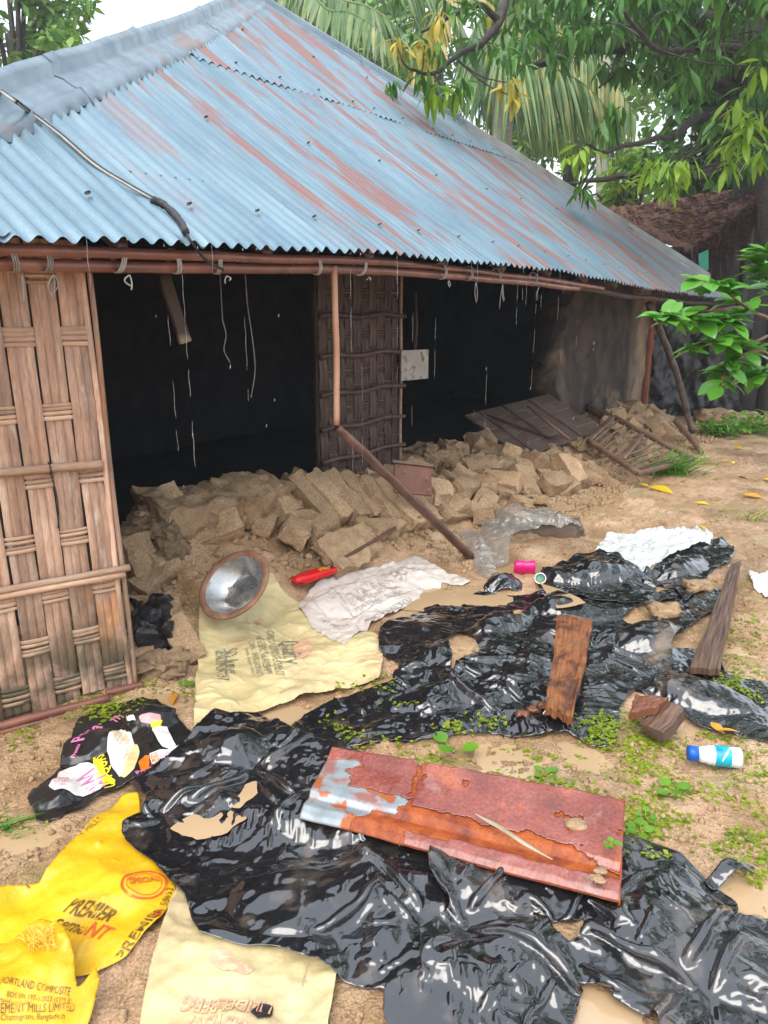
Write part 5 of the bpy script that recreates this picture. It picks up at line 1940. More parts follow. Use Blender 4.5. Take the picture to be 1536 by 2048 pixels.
# ---- fallen window grille
A_, B_, C_, D_ = at_z(1227, 834, .42), at_z(1385, 918, .10), at_z(1276, 946, .13), at_z(1178, 882, .33)
wf = thing('window_frame', 'fallen wooden window frame with bars leaning on the rubble by the right corner', 'window frame', (B_ + C_) / 2)
for p, q in ((A_, B_), (D_, C_), (A_, D_), (B_, C_), ((A_ + D_ + B_ + C_) / 4 * 1.0 + (A_ - D_) * .42, (A_ + D_ + B_ + C_) / 4 + (D_ - A_) * .42)):
    V, F = beam(p, q, .055, .045, wob=.008)
    obj('frame_timber', V, F, M['graywood'], wf)
for k in range(9):
    f = (k + .7) / 9.6
    p, q = A_ + (B_ - A_) * f, D_ + (C_ - D_) * f
    V, F = tube([p, (p + q) / 2 + [0, 0, .01 * math.sin(k)], q], .011, 7)
    obj('bar', V, F, M['graywood'], wf)

# ---- dark wet lump next to the screen
M['charblack'] = pm('sodden_black_cloth', [(.3, (.008, .007, .008)), (.7, (.03, .027, .028))], scale=10, rough=(.22, .45), bump=1.0, bscale=26, bdist=.012)
lump_c = hit(308, 1275)
V, F = chunk(.19, .30, .17, 33, .15, 12, .40)
V = V @ np.array(Euler((.15, 0, .35)).to_matrix()).T
V[:, 0] *= 1 - .25 * np.exp(-((V[:, 1] - .0) / .06) ** 2)
tag(obj('black_lump', V + lump_c + [0, -.02, .075], F, M['charblack']), 'sodden black bundle of cloth on mud right of the bamboo screen', 'bundle')

# ---- things on the middle sheet
M['grain'] = pm('wet_grained_wood', [(.25, (.035, .017, .011)), (.45, (.10, .053, .034)), (.6, (.165, .095, .064)), (.8, (.24, .155, .11))], scale=3, stretch=(1.2, 26, 1), detail=9, rough=(.28, .5), bump=1.0, bscale=4, bstretch=(1.5, 40, 1), bdist=.008, uv=True, fine=.15)
def plankq(name, pts, zs, th, mat, label, cat, seed, rag=.01, ns=40, nt=44):
    q = [at_z(px, py, z) for (px, py), z in zip(pts, zs)]
    S, T = np.meshgrid(np.linspace(0, 1, ns), np.linspace(0, 1, nt))
    P = (q[0] * (1 - S[..., None]) + q[1] * S[..., None]) * (1 - T[..., None]) + (q[3] * (1 - S[..., None]) + q[2] * S[..., None]) * T[..., None]
    ed = np.minimum(np.minimum(S, 1 - S) * 4, np.minimum(T, 1 - T) * 2)
    n = unit(np.cross(q[1] - q[0], q[3] - q[0]))
    n = n if n[2] > 0 else -n
    dirx = unit(q[1] - q[0])
    diry = unit(q[3] - q[0])
    top = P + dirx * (rag * fbm(np.stack([T * 6, S * 0 + seed], -1), 3, seed) * np.abs(2 * S - 1))[..., None] + diry * (rag * .7 * fbm(np.stack([S * 7, T * 0 + seed], -1), 3, seed + 2) * np.abs(2 * T - 1))[..., None]
    top = top + n * (.7 * rag * fbm(np.stack([S * 8, T * 5], -1), 4, seed + 4))[..., None]
    bot = top - n * th
    A, B = top.reshape(-1, 3), bot.reshape(-1, 3)
    N_ = len(A)
    F = [tuple(int(v) for v in f) for f in gridF(nt, ns)] + [tuple(int(v) + N_ for v in f[::-1]) for f in gridF(nt, ns)]
    rim = [i for i in range(ns)] + [j * ns + ns - 1 for j in range(1, nt)] + [(nt - 1) * ns + i for i in range(ns - 2, -1, -1)] + [j * ns for j in range(nt - 2, 0, -1)]
    for k in range(len(rim)):
        a, b = rim[k], rim[(k + 1) % len(rim)]
        F.append((b, a, a + N_, b + N_))
    uv_ = np.stack([S * np.linalg.norm(q[1] - q[0]), T * np.linalg.norm(q[3] - q[0])], -1).reshape(-1, 2)
    o = obj(name, np.concatenate([A, B]), F, M[mat], uv=np.concatenate([uv_, uv_]))
    o.data.set_sharp_from_angle(angle=math.radians(40))
    return tag(o, label, cat)


zb = float(np.percentile(hgt(*[v for v in hit(1135, 1330)[:2]]), 50))
plankq('rotten_board', [(1092, 1412), (1145, 1432), (1190, 1240), (1118, 1228)], [zb + .055, zb + .055, zb + .06, zb + .055], .035, 'rotwood', 'rotten orange brown board lying on the middle black sheet', 'board', 4, .020)
plankq('weathered_plank', [(1380, 1335), (1462, 1128), (1482, 1122), (1440, 1338)], [.07, .08, .09, .08], .03, 'grain', 'long grey brown plank at the right edge of the black bag', 'plank', 6, .008)
tag(beam_obj('wood_block', at_z(1306, 1466, .04), at_z(1345, 1415, .085), .10, .06, M['grain'], wob=.018, seed=3), 'thick wooden block beside the bottle under the black sheet edge', 'wood')
plankq('wood_piece', [(1262, 1425), (1320, 1412), (1335, 1395), (1270, 1388)], [.11, .12, .13, .12], .03, 'redwood', 'red brown wood piece poking from under the black sheet behind the block', 'wood', 9, .012)
for k, (px, py, s, lb) in enumerate(((922, 1302, .12, 'tan mud clod lying on the left part of the middle black sheet'), (910, 1320, .08, 'smaller mud clod below the tan clod on the middle sheet'), (1330, 1225, .12, 'broad mud clod showing between the black bag and the sheet'), (1395, 1175, .12, 'mud clod under the right end of the black bag'),
                                     (1035, 1225, .035, 'tiny mud crumb near the top of the middle sheet'))):
    p = hit(px, py)
    V, F = chunk(s * 1.3, s, s * .45, 120 + k, .26, 7, .4)
    tag(obj('mud_clod', V + p + [0, 0, s * .08], F, M['rubble']), lb, 'mud clod')
CHIPS = ('bark chip at the left edge of the rotten board', 'middle bark chip left of the rotten board', 'bark chip touching the foot of the rotten board')
for k in range(3):
    p = hit(1045 + k * 22, 1430 - k * 8)
    V, F = chunk(.055, .035, .02, 140 + k, .3, 6, .3)
    tag(obj('bark_chip', V + p + [0, 0, .006], F, M['redwood']), CHIPS[k], 'wood chip', 'bark chips beside the rotten board')

# ---- bottle
M['whitebottle'] = pm('white_plastic', [(.3, (.66, .68, .70)), (.7, (.78, .80, .82))], scale=4, rough=(.25, .4), bump=.1, bscale=20)
M['bluelabel'] = pm('turquoise_label', [(.3, (.0, .28, .42)), (.7, (.01, .42, .55))], scale=8, rough=(.2, .35), bump=.1)
M['bluecap'] = pm('blue_cap', [(.3, (.0, .08, .42)), (.7, (.0, .13, .55))], scale=8, rough=(.3, .45), bump=.1)
b0, b1 = at_z(1378, 1506, .037), at_z(1481, 1516, .037)
bt = thing('plastic_bottle', 'white plastic bottle with turquoise label and blue cap on its side', 'bottle', (*((b0 + b1) / 2)[:2], 0))
ax = unit(b1 - b0)
L_ = np.linalg.norm(b1 - b0)
R_ = .036
V, F = lathe([(.6 * R_, 0.17 * L_), (.62 * R_, .19 * L_), (.78 * R_, .22 * L_), (.84 * R_, .27 * L_), (.80 * R_, .31 * L_), (.88 * R_, .34 * L_), (.97 * R_, .40 * L_), (.9 * R_, .44 * L_), (R_, .47 * L_), (R_, .80 * L_), (.94 * R_, .83 * L_), (R_, .86 * L_), (R_, .97 * L_), (.93 * R_, L_), (.5 * R_, .99 * L_), (.001, .985 * L_)], b0, ax, 28)
obj('bottle_body', V, F, M['whitebottle'], bt)
V, F = lathe([(.001, -.005), (.70 * R_, -.005), (.74 * R_, .01), (.74 * R_, .17 * L_), (.60 * R_, .175 * L_)], b0, ax, 24)
obj('cap', V, F, M['bluecap'], bt)
V, F = lathe([(R_ * 1.012, .48 * L_), (R_ * 1.018, .49 * L_), (R_ * 1.018, .78 * L_), (R_ * 1.012, .79 * L_)], b0, ax, 28)
lb_ = obj('label', V, F, M['bluelabel'], bt)
upb = unit(np.array([0, -.5, .85]) - ax * (np.array([0, -.5, .85]) @ ax))
sb = np.cross(ax, upb)


def onb(s, th_, r=1.03):
    return b0 + ax * s * L_ + R_ * r * (upb * math.cos(th_) + sb * math.sin(th_))


V = [onb(.60 + .19 * i / 10, .9 - 1.5 * i / 10 + d) for i in range(11) for d in (-.16, .16)]
obj('printed_stripe', V, [(2 * i, 2 * i + 1, 2 * i + 3, 2 * i + 2) for i in range(10)], M['whitebottle'], lb_)
for s0, s1, t0 in ((.51, .51, 0), (.55, .55, 0), (.59, .59, 0)):
    V = [onb(s0 + a, t0 + b) for a in (0, .018) for b in np.linspace(-.35, .35, 7)]
    obj('printed_lettering', V, [(i, i + 1, i + 8, i + 7) for i in range(6)], M['bluecap'], lb_)

# ---- pink cup and can
M['pink'] = pm('pink_plastic', [(.3, (.62, .0, .14)), (.7, (.80, .01, .22))], scale=5, rough=(.2, .35), bump=.1)
pc0, pc1 = at_z(1012, 1134, .04), at_z(1072, 1136, .04)
ax = unit(pc1 - pc0)
V, F = lathe([(.001, 0), (.034, 0), (.039, .01), (.041, .05), (.036, .08), (.043, .11), (.046, .125), (.043, .127), (.034, .08), (.034, .01), (.001, .008)], pc0 + ax * .05, ax, 26, .22)
tag(obj('pink_cup', V, F, M['pink']), 'bright pink plastic cup lying between the clear film and the black bag', 'cup')
M['canred'] = pm('red_can', [(.3, (.5, .012, .015)), (.7, (.65, .03, .03))], scale=8, rough=(.2, .4), metal=.3, bump=.2)
M['canrim'] = pm('tin_rim', [(.3, (.5, .5, .5)), (.7, (.66, .66, .66))], scale=8, rough=(.2, .35), metal=.9, bump=.1)
M['cangreen'] = pm('dark_green_inside', [(.3, (.01, .10, .06)), (.7, (.02, .18, .10))], scale=8, rough=(.2, .35), bump=.1)
cp_ = hit(1080, 1168) + [0, 0, .035]
cn = unit([-.25, -.75, .6])
ca = thing('tin_can', 'small red tin can with a shiny rim next to the pink cup', 'can', cp_ - [0, 0, .035])
V, F = lathe([(.001, -.08), (.030, -.08), (.033, -.075), (.033, 0)], cp_, cn, 24)
obj('can_body', V, F, M['canred'], ca)
V, F = lathe([(.033, -.003), (.0355, .0), (.0355, .005), (.030, .006), (.029, -.002)], cp_, cn, 24)
obj('rim', V, F, M['canrim'], ca)
V, F = lathe([(.029, -.002), (.014, -.006), (.001, -.006)], cp_, cn, 24)
obj('inside', V, F, M['cangreen'], ca)

# ---- cable over the roof, plate and board under the eave
M['cablegrey'] = pm('pale_cable', [(.3, (.28, .27, .24)), (.7, (.42, .41, .37))], scale=20, rough=(.4, .6), bump=.2)
M['tape'] = pm('black_tape', [(.3, (.010, .010, .010)), (.7, (.03, .03, .03))], scale=30, rough=(.35, .6), bump=1.0, bscale=80, bdist=.006)


def on_roof(px, py, dz=.0):
    r = ray(px, py)
    for k in np.arange(1.5, 9, .01):
        p = np.array([0, 0, CAMH]) + r * (k / r[1])
        u, w = to_uw(p[0], p[1])
        if w > -.2 and p[2] < roof_z(u, w) + AMP + dz:
            return p
    return p


cb = thing('power_cable', 'old pale cable with a black taped splice running down the left of the roof', 'cable', on_roof(320, 420))
P = spline([on_roof(px, py, .016) for px, py in ((-60, 140), (0, 182), (60, 225), (120, 270), (190, 330), (255, 370), (308, 400))], 50)
V, F = tube(P, .0065, 6)
obj('cable', V, F, M['cablegrey'], cb)
V, F = tube(P + np.array([.006, 0, .004]), .005, 6)
obj('cable', V, F, M['tape'], cb)
P = spline([on_roof(px, py, .02) for px, py in ((302, 398), (325, 408), (345, 425), (362, 445), (372, 465))], 26)
V, F = tube(P, .015 * (1 + .35 * fbm(np.stack([np.arange(26) * .7, np.zeros(26)], -1), 3, 2)), 9)
obj('taped_splice', V, F, M['tape'], cb)
u_e = at_w(380, 485, -.03)
P = spline([on_roof(370, 460, .02), np.array(hut(u_e[0], -.04, u_e[2])), np.array(hut(at_w(412, 520, .02)[0], .02, at_w(412, 520, .02)[2])), np.array(hut(at_w(440, 540, .05)[0], .03, at_w(440, 540, .05)[2]))], 24)
V, F = tube(P, .0055, 6)
obj('cable', V, F, M['tape'], cb)

M['plate'] = pm('stained_plate', [(.3, (.26, .23, .20)), (.7, (.44, .40, .36))], scale=6, rough=(.4, .7), bump=.3, stains=[((.03, .025, .02), 9, .54, .64, (1, 1, 1), .9)])
pu = [at_w(px, py, .93) for px, py in ((803, 697), (857, 700), (853, 763), (803, 758))]
c_ = np.array(hut(np.mean([p[0] for p in pu]), .93, np.mean([p[2] for p in pu])))
du = (pu[1][0] - pu[0][0]) / 2
V, F = box(c_, unit([HD[0], HD[1], -.02]), unit([HN[0], HN[1], 0]), (0, 0, 1), du, .004, (pu[0][2] - pu[3][2]) / 2)
mp_ = thing('meter_plate', 'stained pale square plate hanging at the edge of the dark bamboo door', 'plate', c_)
o = obj('plate', V, F, M['plate'], mp_, smooth=False)
V, F = tube([c_ + [0, 0, .12], c_ + np.array([.01, 0, .28]), c_ + np.array([.0, 0, .55])], .012, 7)
obj('hanger', V, F, M['darkbam'], mp_)
hb = [at_w(px, py, .9) for px, py in ((325, 545), (352, 685))]
V, F = beam(hut(hb[0][0], .9, hb[0][2]), hut(hb[1][0] + .03, .86, hb[1][2]), .07, .03, up=(HN[0], HN[1], 0), wob=.006)
M['litendboard'] = pm('lit_end_board', [(.3, (.07, .05, .04)), (.7, (.14, .10, .08))], scale=4, rough=(.5, .8), bump=.5, stains=[((.46, .38, .27), 2, .2, .4, (1, 1, 1), .9, (2, .06, .02))])  # light on the lower end put into the colour as a paler tone
tag(obj('hanging_board', V, F, M['litendboard']), 'short board hanging in the dark opening near the bamboo screen', 'board')
# strings that hang into the opening
for k, (pts, lb) in enumerate(((((490, 545), (495, 610), (505, 680), (510, 740), (502, 795)), 'long loose string hanging in the opening left of the post stub'), (((445, 640), (452, 670), (448, 700), (460, 725)), 'short curled string hanging in the opening right of the board'))):
    P = spline([np.array(hut(at_w(px, py, .5)[0], .5, at_w(px, py, .5)[2])) for px, py in pts], 24)
    if k == 1:
        P = np.concatenate([[P[0] + [0, 0, .25]], P])
    V, F = tube(P, .0032, 5)
    tag(obj('hanging_string', V, F, M['olddirtycord']), lb, 'string')

# ------------------------------------------------------------------ shed at the right
M['thatch'] = pm('brown_thatch', [(.25, (.08, .035, .022)), (.5, (.20, .09, .058)), (.75, (.32, .17, .11))], scale=9, stretch=(1, 1, 3), detail=8, rough=(.6, .9), bump=1.0, bscale=40, bdist=.03)
M['blackwall'] = pm('dark_shed_wall', [(.3, (.008, .008, .009)), (.7, (.028, .025, .024))], scale=4, stretch=(3, 3, .5), rough=(.4, .7), bump=.6, bscale=14)
sA, sB, sC, sD = at_f(1215, 418, 14.6), at_f(1490, 378, 14.0), at_f(1512, 404, 11.2), at_f(1392, 494, 11.6)
shed = thing('thatched_shed', 'dark shed with a brown thatched roof behind the right end of the hut', 'shed', (sD[0] + 1, sD[1] + 1, 0))
S, T = np.meshgrid(np.linspace(0, 1, 60), np.linspace(0, 1, 60))
Pt = (sD * (1 - S[..., None]) + sC * S[..., None]) * (1 - T[..., None]) + (sA * (1 - S[..., None]) + sB * S[..., None]) * T[..., None]
Pt[..., 2] += .06 * fbm(Pt[..., :2] * 5, 4, 3) + .05 * fbm(Pt[..., :2] * 14, 3, 4)
Pb = Pt - [0, 0, .16]
ns_ = 60
Fq = gridF(60, 60)
FF = [tuple(map(int, f)) for f in Fq] + [tuple(int(v) + 3600 for v in f[::-1]) for f in Fq]
rim = [i for i in range(60)] + [j * 60 + 59 for j in range(1, 60)] + [59 * 60 + i for i in range(58, -1, -1)] + [j * 60 for j in range(58, 0, -1)]
FF += [(rim[(k + 1) % len(rim)], rim[k], rim[k] + 3600, rim[(k + 1) % len(rim)] + 3600) for k in range(len(rim))]
th_roof = obj('thatch_roof', np.concatenate([Pt.reshape(-1, 3), Pb.reshape(-1, 3)]), FF, M['thatch'], shed)
rnd = random.Random(8)
SV, SF, n0 = [], [], 0
for k in range(2600):
    s, t = rnd.random(), rnd.random()
    edge_ = k % 2 == 0
    if edge_:
        t = rnd.uniform(-.01, .03)
    i, j = int(s * 59), int(max(t, 0) * 59)
    p = Pt[j, i] + np.array([rnd.uniform(-.03, .03), rnd.uniform(-.03, .03), .01])
    if edge_:
        L_ = rnd.uniform(.2, .75) * (.5 + .5 * math.sin(s * 9 + 1) ** 2 + .3)
        d = np.array([rnd.uniform(-.12, .12), -.25 + rnd.uniform(-.1, .1), -1.0])
    else:
        L_ = rnd.uniform(.15, .4)
        d = unit(sD - sA) + np.array([rnd.uniform(-.3, .3), rnd.uniform(-.3, .3), rnd.uniform(-.02, .12)])
    d = unit(d)
    sd_ = unit(np.cross(d, [0.3, .2, 1])) * rnd.uniform(.005, .012)
    q = p + d * L_ * .5 + [0, 0, .02]
    e = p + d * L_
    SV += [p - sd_, p + sd_, q + sd_, q - sd_, e]
    SF += [(n0, n0 + 1, n0 + 2, n0 + 3), (n0 + 3, n0 + 2, n0 + 4)]
    n0 += 5
o = obj('straw', np.array(SV), SF, M['thatch'], th_roof, smooth=False)
o["kind"] = "stuff"
w0, w1, w2 = at_z(1330, 838, 0), at_z(1700, 838, 0), None
nW = 40
us = np.linspace(0, 1, nW)
zz = np.linspace(0, 1, 20)
U_, Z_ = np.meshgrid(us, zz)
top = 2.5 + 0 * U_
Pw_ = np.stack([w0[0] + (w1[0] - w0[0]) * U_, w0[1] + .9 + .06 * fbm(np.stack([U_ * 30, Z_ * 2], -1), 3, 2), Z_ * top], -1)
obj('shed_wall', Pw_.reshape(-1, 3), gridF(20, nW), M['blackwall'], shed)
for px in (1415, 1470, 1535):
    p = at_f(px, 700, 11.6)
    V, F = tube([(p[0], p[1], -.05), (p[0] + .03, p[1], 1.3), (p[0], p[1] + .05, 2.75)], .075, 9)
    obj('post', V, F, M['blackwall'], shed)
# green panel end above the eave
M['greenpanel'] = pm('green_panel', [(.3, (.0, .20, .13)), (.7, (.01, .29, .19))], scale=6, rough=(.3, .5), bump=.1)
g0 = [at_f(1398, 508, 11.0), at_f(1417, 499, 11.0), at_f(1417, 540, 11.0), at_f(1400, 540, 11.0)]
V = np.array(g0 + [p + [0, .03, 0] for p in g0])
tag(obj('green_panel', V, [(0, 1, 2, 3), (7, 6, 5, 4), (0, 4, 5, 1), (1, 5, 6, 2), (2, 6, 7, 3), (3, 7, 4, 0)], M['greenpanel'], smooth=False), 'small green panel between the tin roof and the thatch', 'panel')

# black tarpaulin on the side of the hut
c0, c1 = np.array(hut(9.75, 1.0, 0)), at_f(1500, 700, 10.9)
U_, Z_ = np.meshgrid(np.linspace(0, 1, 70), np.linspace(0, 1, 60))
Pq = c0 + (np.array([c1[0], c1[1], 0]) - c0) * U_[..., None]
Pq[..., 2] = .04 + 1.62 * Z_ - .10 * np.sin(U_ * 3.1) * Z_
dirn = unit(np.array([-(c1 - c0)[1], (c1 - c0)[0], 0]))
Pq += dirn * (.10 * fbm(np.stack([U_ * 5 + Z_ * 1.6, Z_ * 2.2], -1), 4, 6) + .05 * np.abs(fbm(np.stack([U_ * 11 - Z_ * 3, Z_ * 5], -1), 3, 7)))[..., None]
M['tarp'] = pm('black_tarpaulin', [(.3, (.010, .010, .012)), (.7, (.022, .022, .026))], scale=3, rough=(.22, .38), bump=.5, bscale=16, bdist=.01)
tag(obj('black_tarpaulin', Pq.reshape(-1, 3), gridF(60, 70), M['tarp']), 'black tarpaulin hung on the right side of the hut behind the prop branch', 'tarpaulin')
V, F = tube([c0 + [0, 0, 1.62], (c0 + np.array([c1[0], c1[1], 0])) / 2 + [0, -.1, 1.57], np.array([c1[0], c1[1], 1.62])], .03, 8)
tag(obj('tarpaulin_pole', V, F, M['graywood']), 'grey pole along the top of the black tarpaulin', 'pole')
rnd = random.Random(31)
for k, (px, py, s, lb) in enumerate(((1320, 838, .22, 'mud lump at the foot of the red corner post'), (1300, 850, .30, 'wide mud lump left of the prop branch foot'), (1430, 835, .34, 'mud mound below the black tarpaulin near the weeds'), (1480, 838, .3, 'right mud mound below the black tarpaulin'), (1378, 805, .10, 'reddish brick end in front of the black tarpaulin'))):
    p = at_z(px, py, .06)
    V, F = chunk(s * 1.6, s, s * .6, 160 + k, .24, 7, .4)
    tag(obj('mud_clod' if k < 4 else 'brick', V + p + [0, 0, .0 if k < 4 else .22], F, M['rubble'] if k < 4 else M['redbrick']), lb, 'mud clod' if k < 4 else 'brick')

# ------------------------------------------------------------------ trees
M['mangobright'] = leafmat('young_mango_leaf', (.10, .26, .015), (.30, .48, .03), trans=.45)
M['mangodark'] = leafmat('mango_leaf', (.016, .07, .012), (.075, .21, .022), trans=.32, rough=(.40, .5))
M['mangoyellow'] = leafmat('yellowing_mango_leaf', (.20, .26, .03), (.52, .42, .05), trans=.4)
M['palmleaf'] = leafmat('palm_leaflet', (.045, .12, .035), (.15, .26, .07), trans=.35, rough=(.35, .5), yellow=(.34, .32, .08))
M['palmyellow'] = leafmat('yellow_palm_leaflet', (.26, .22, .04), (.48, .38, .09), trans=.4)
M['farleaf'] = leafmat('far_foliage', (.05, .14, .025), (.17, .33, .05), trans=.3, rough=(.5, .6))
M['shrubleaf'] = leafmat('shrub_leaf', (.035, .17, .022), (.12, .34, .04), trans=.3, rough=(.18, .3))
M['trunk'] = pm('dark_bark', [(.3, (.018, .014, .011)), (.7, (.06, .047, .038))], scale=7, stretch=(1, 1, .5), rough=(.5, .8), bump=1.0, bscale=18, bdist=.03)
M['paletrunk'] = pm('pale_trunk', [(.3, (.26, .27, .22)), (.7, (.42, .42, .36))], scale=5, stretch=(1, 1, 3), rough=(.6, .9), bump=.5, bscale=18)


def leaf_geo(L, W, droop=.25, fold=.2, n=5, prof=None, tip=1.0):
    prof = prof or [.05, .6, 1.0, .95, .6, .0]
    V, F = [], []
    for i in range(n + 1):
        s = i / n
        w = W * .5 * np.interp(s, np.linspace(0, 1, len(prof)), prof)
        z = -droop * L * s * s
        V += [(s * L, -w, z + fold * w), (s * L, 0, z), (s * L, w, z + fold * w)]
    for i in range(n):
        a = i * 3
        F += [(a, a + 1, a + 4, a + 3), (a + 1, a + 2, a + 5, a + 4)]
    return np.array(V), np.array(F)


def basis(d, roll=0.0):
    x = unit(d)
    y = np.cross([0, 0, 1], x)
    y = unit(y) if np.linalg.norm(y) > 1e-3 else np.array([0, 1.0, 0])
    z = np.cross(x, y)
    c, s = math.cos(roll), math.sin(roll)
    return np.stack([x, c * y + s * z, -s * y + c * z], 1)


class Leaves:
    def __init__(s):
        s.V, s.F, s.n = [], [], 0

    def add(s, V, F, p, R, sc=1.0):
        s.V.append((V * sc) @ R.T + p)
        s.F.append(F + s.n)
        s.n += len(V)

    def obj(s, name, mat, parent):
        o = obj(name, np.concatenate(s.V), np.concatenate(s.F), mat, parent)
        return o


rnd = random.Random(12)
mv, mf = leaf_geo(.24, .058, .30, .25, 5)
mango_me = {k: [make_mesh('leaf', *leaf_geo(.24, .058 * a, b, .25, 5), M[m_]) for a, b in ((1, .2), (1.1, .4), (.85, .3))] for k, m_ in (('b', 'mangobright'), ('d', 'mangodark'), ('y', 'mangoyellow'))}
tb = at_f(1505, 600, 12.6)
mango = thing('mango_tree', 'large dark mango tree with drooping leaf clusters behind the shed at the right', 'tree', (tb[0], tb[1], 0))
tp = [np.array([tb[0] + .15, tb[1], 0]), at_f(1518, 400, 12.6), at_f(1510, 260, 12.5), at_f(1490, 150, 12.4), at_f(1505, 40, 12.5), at_f(1480, -120, 12.6)]
P = spline(tp, 30)
V, F = tube(P, np.linspace(.42, .20, 30) * (1 + .12 * fbm(np.stack([np.arange(30) * .5, np.zeros(30)], -1), 3, 2)), 12)
obj('trunk', V, F, M['trunk'], mango)
limbs = [([(1492, 150, 12.4), (1440, 60, 12.2), (1380, 35, 11.8), (1300, 45, 11.4), (1262, 75, 11.2), (1230, 95, 11), (1150, 100, 10.6), (1070, 135, 10.2)], .15),
         ([(1500, 210, 12.4), (1440, 170, 12.2), (1390, 165, 12), (1330, 155, 11.6), (1290, 150, 11.3)], .13),
         ([(1500, 270, 12.4), (1450, 235, 12), (1400, 238, 11.4), (1350, 268, 10.6), (1318, 278, 10)], .09),
         ([(1262, 75, 11.2), (1230, 120, 11), (1222, 150, 10.8), (1200, 175, 10.6)], .05),
         ([(1510, 330, 12.4), (1450, 330, 11.6), (1400, 350, 10.6), (1330, 340, 9.4), (1270, 345, 8.8), (1180, 360, 8.6)], .08),
         ([(1010, -30, 10), (1000, 40, 9.6), (960, 90, 9.4), (935, 105, 9.2)], .07),
         ([(1000, 40, 9.6), (950, 10, 9.2), (880, 40, 8.6), (840, 60, 8.4)], .04),
         ([(960, 90, 9.4), (900, 120, 8.8), (860, 150, 8.4), (820, 145, 8)], .035),
         ([(1505, 60, 12.5), (1440, -20, 12.2), (1330, -60, 11.6), (1180, -40, 11), (1010, -30, 10)], .13),
         ([(1510, 150, 12.4), (1560, 100, 11.6), (1620, 60, 11)], .12),
         ([(1318, 278, 10), (1260, 290, 9.4), (1210, 300, 8.8), (1165, 290, 8.4)], .035),
         ([(1505, 90, 12.4), (1400, 100, 11), (1320, 100, 9.5), (1250, 20, 8.5)], .06)]
tips = []
for pts, r in limbs:
    Q = spline([at_f(*q) for q in pts], 8 * len(pts))
    Q = Q + .05 * np.stack([fbm(Q * 1.6 + k * 5, 3, 3) for k in range(3)], -1)
    V, F = tube(Q, np.linspace(r, max(.012, r * .3), len(Q)), 8)
    obj('limb', V, F, M['trunk'], mango)
    tips.append((Q, r))
tw = G()
darkL, yelL = Leaves(), Leaves()


def cluster(p0, n, sc, kind, sub=None, out=(0, 0, 0), as_obj=False, parent=None):
    for k in range(n):
        a = 2 * math.pi * k / n + rnd.uniform(-.3, .3)
        el = rnd.uniform(-1.35, .0)
        p = np.asarray(p0) + np.array([rnd.uniform(-.07, .07), rnd.uniform(-.07, .07), rnd.uniform(-.05, .05)]) * sc
        d = np.array([math.cos(a) * math.cos(el), math.sin(a) * math.cos(el), math.sin(el)]) + np.array(out)
        s = sc * rnd.uniform(.7, 1.15)
        R = basis(d, rnd.uniform(-.5, .5))
        if as_obj:
            M_ = Matrix.Translation(p) @ Matrix([list(r_) for r_ in R]).to_4x4() @ Matrix.Diagonal((s, s, s, 1))
            inst('leaf', rnd.choice(mango_me[kind]), M_, parent)
        else:
            (yelL if kind == 'y' else darkL).add(mv, mf, p, R, s)


# clusters one can pick out: young bright leaves near the camera, yellow ones at the top left
hero = [(1322, 322, 8.2, 'b', 1.15), (1350, 330, 8.1, 'b', 1.2), (1375, 322, 8.3, 'b', 1.1), (1300, 345, 8.3, 'b', 1.0), (1335, 365, 8.2, 'b', 1.1), (1290, 325, 8.4, 'b', 1.0), (1165, 300, 8.4, 'b', 1.1), (1140, 312, 8.4, 'b', .9),
        (1470, 210, 8.6, 'b', 1.2), (1500, 235, 8.4, 'b', 1.2), (1480, 270, 8.5, 'b', 1.1), (1450, 285, 8.8, 'b', 1.1), (1510, 300, 8.6, 'b', 1.1), (1460, 330, 8.8, 'b', 1.0), (1520, 130, 9, 'b', 1.2), (1425, 250, 9, 'd', 1.2),
        (875, 35, 8.4, 'y', .9), (850, 85, 8.2, 'y', .9), (790, 80, 8, 'y', .8), (870, 180, 8.4, 'b', 1.2), (905, 175, 8.4, 'b', 1.1), (1015, 165, 8.8, 'y', .9), (1030, 195, 8.8, 'y', .9), (1215, 235, 9, 'd', 1.3), (1230, 215, 9, 'd', 1.2), (845, 140, 8.2, 'd', 1.0)]
for px, py, f, kd, sc in hero:
    p = at_f(px, py, f)
    cluster(p, 11, sc, kd, as_obj=True, parent=mango)
    # twig to the nearest limb
    best = min((np.linalg.norm(q - p), tuple(q)) for Q, r in tips for q in Q)
    q = np.array(best[1])
    tw.add(*tube(spline([p, (p + q) / 2 + [0, 0, -.06], q], 6), np.linspace(.006, .012, 6), 5, cap=False))
for k in range(290):
    # the darker mass: thick at the right and the top
    px = 1536 - 520 * rnd.random() ** 1.5 + rnd.uniform(-20, 90)
    py = rnd.uniform(-90, 225) * (.30 + .65 * (px - 940) / 600) if px < 1440 else rnd.uniform(-90, 330)
    f = rnd.uniform(9.5, 13.5)
    if (1300 < px < 1450 and 175 < py < 310) or (px < 1300 and py > 150):
        continue
    p = at_f(px, py, f)
    cluster(p, rnd.randint(8, 12), rnd.uniform(.9, 1.35), 'd')
    if k % 3 == 0:
        best = min((np.linalg.norm(q - p), tuple(q)) for Q, r in tips for q in Q[::4])
        q = np.array(best[1])
        tw.add(*tube(spline([p, (p + q) / 2 + [0, 0, .08], q], 5), np.linspace(.006, .014, 5), 5, cap=False))
for Q, r in tips:
    for q in Q[::5]:
        if rnd.random() < .5:
            cluster(q + np.array([rnd.uniform(-.3, .3), rnd.uniform(-.3, .3), rnd.uniform(-.2, .2)]), 9, 1.1, 'd')
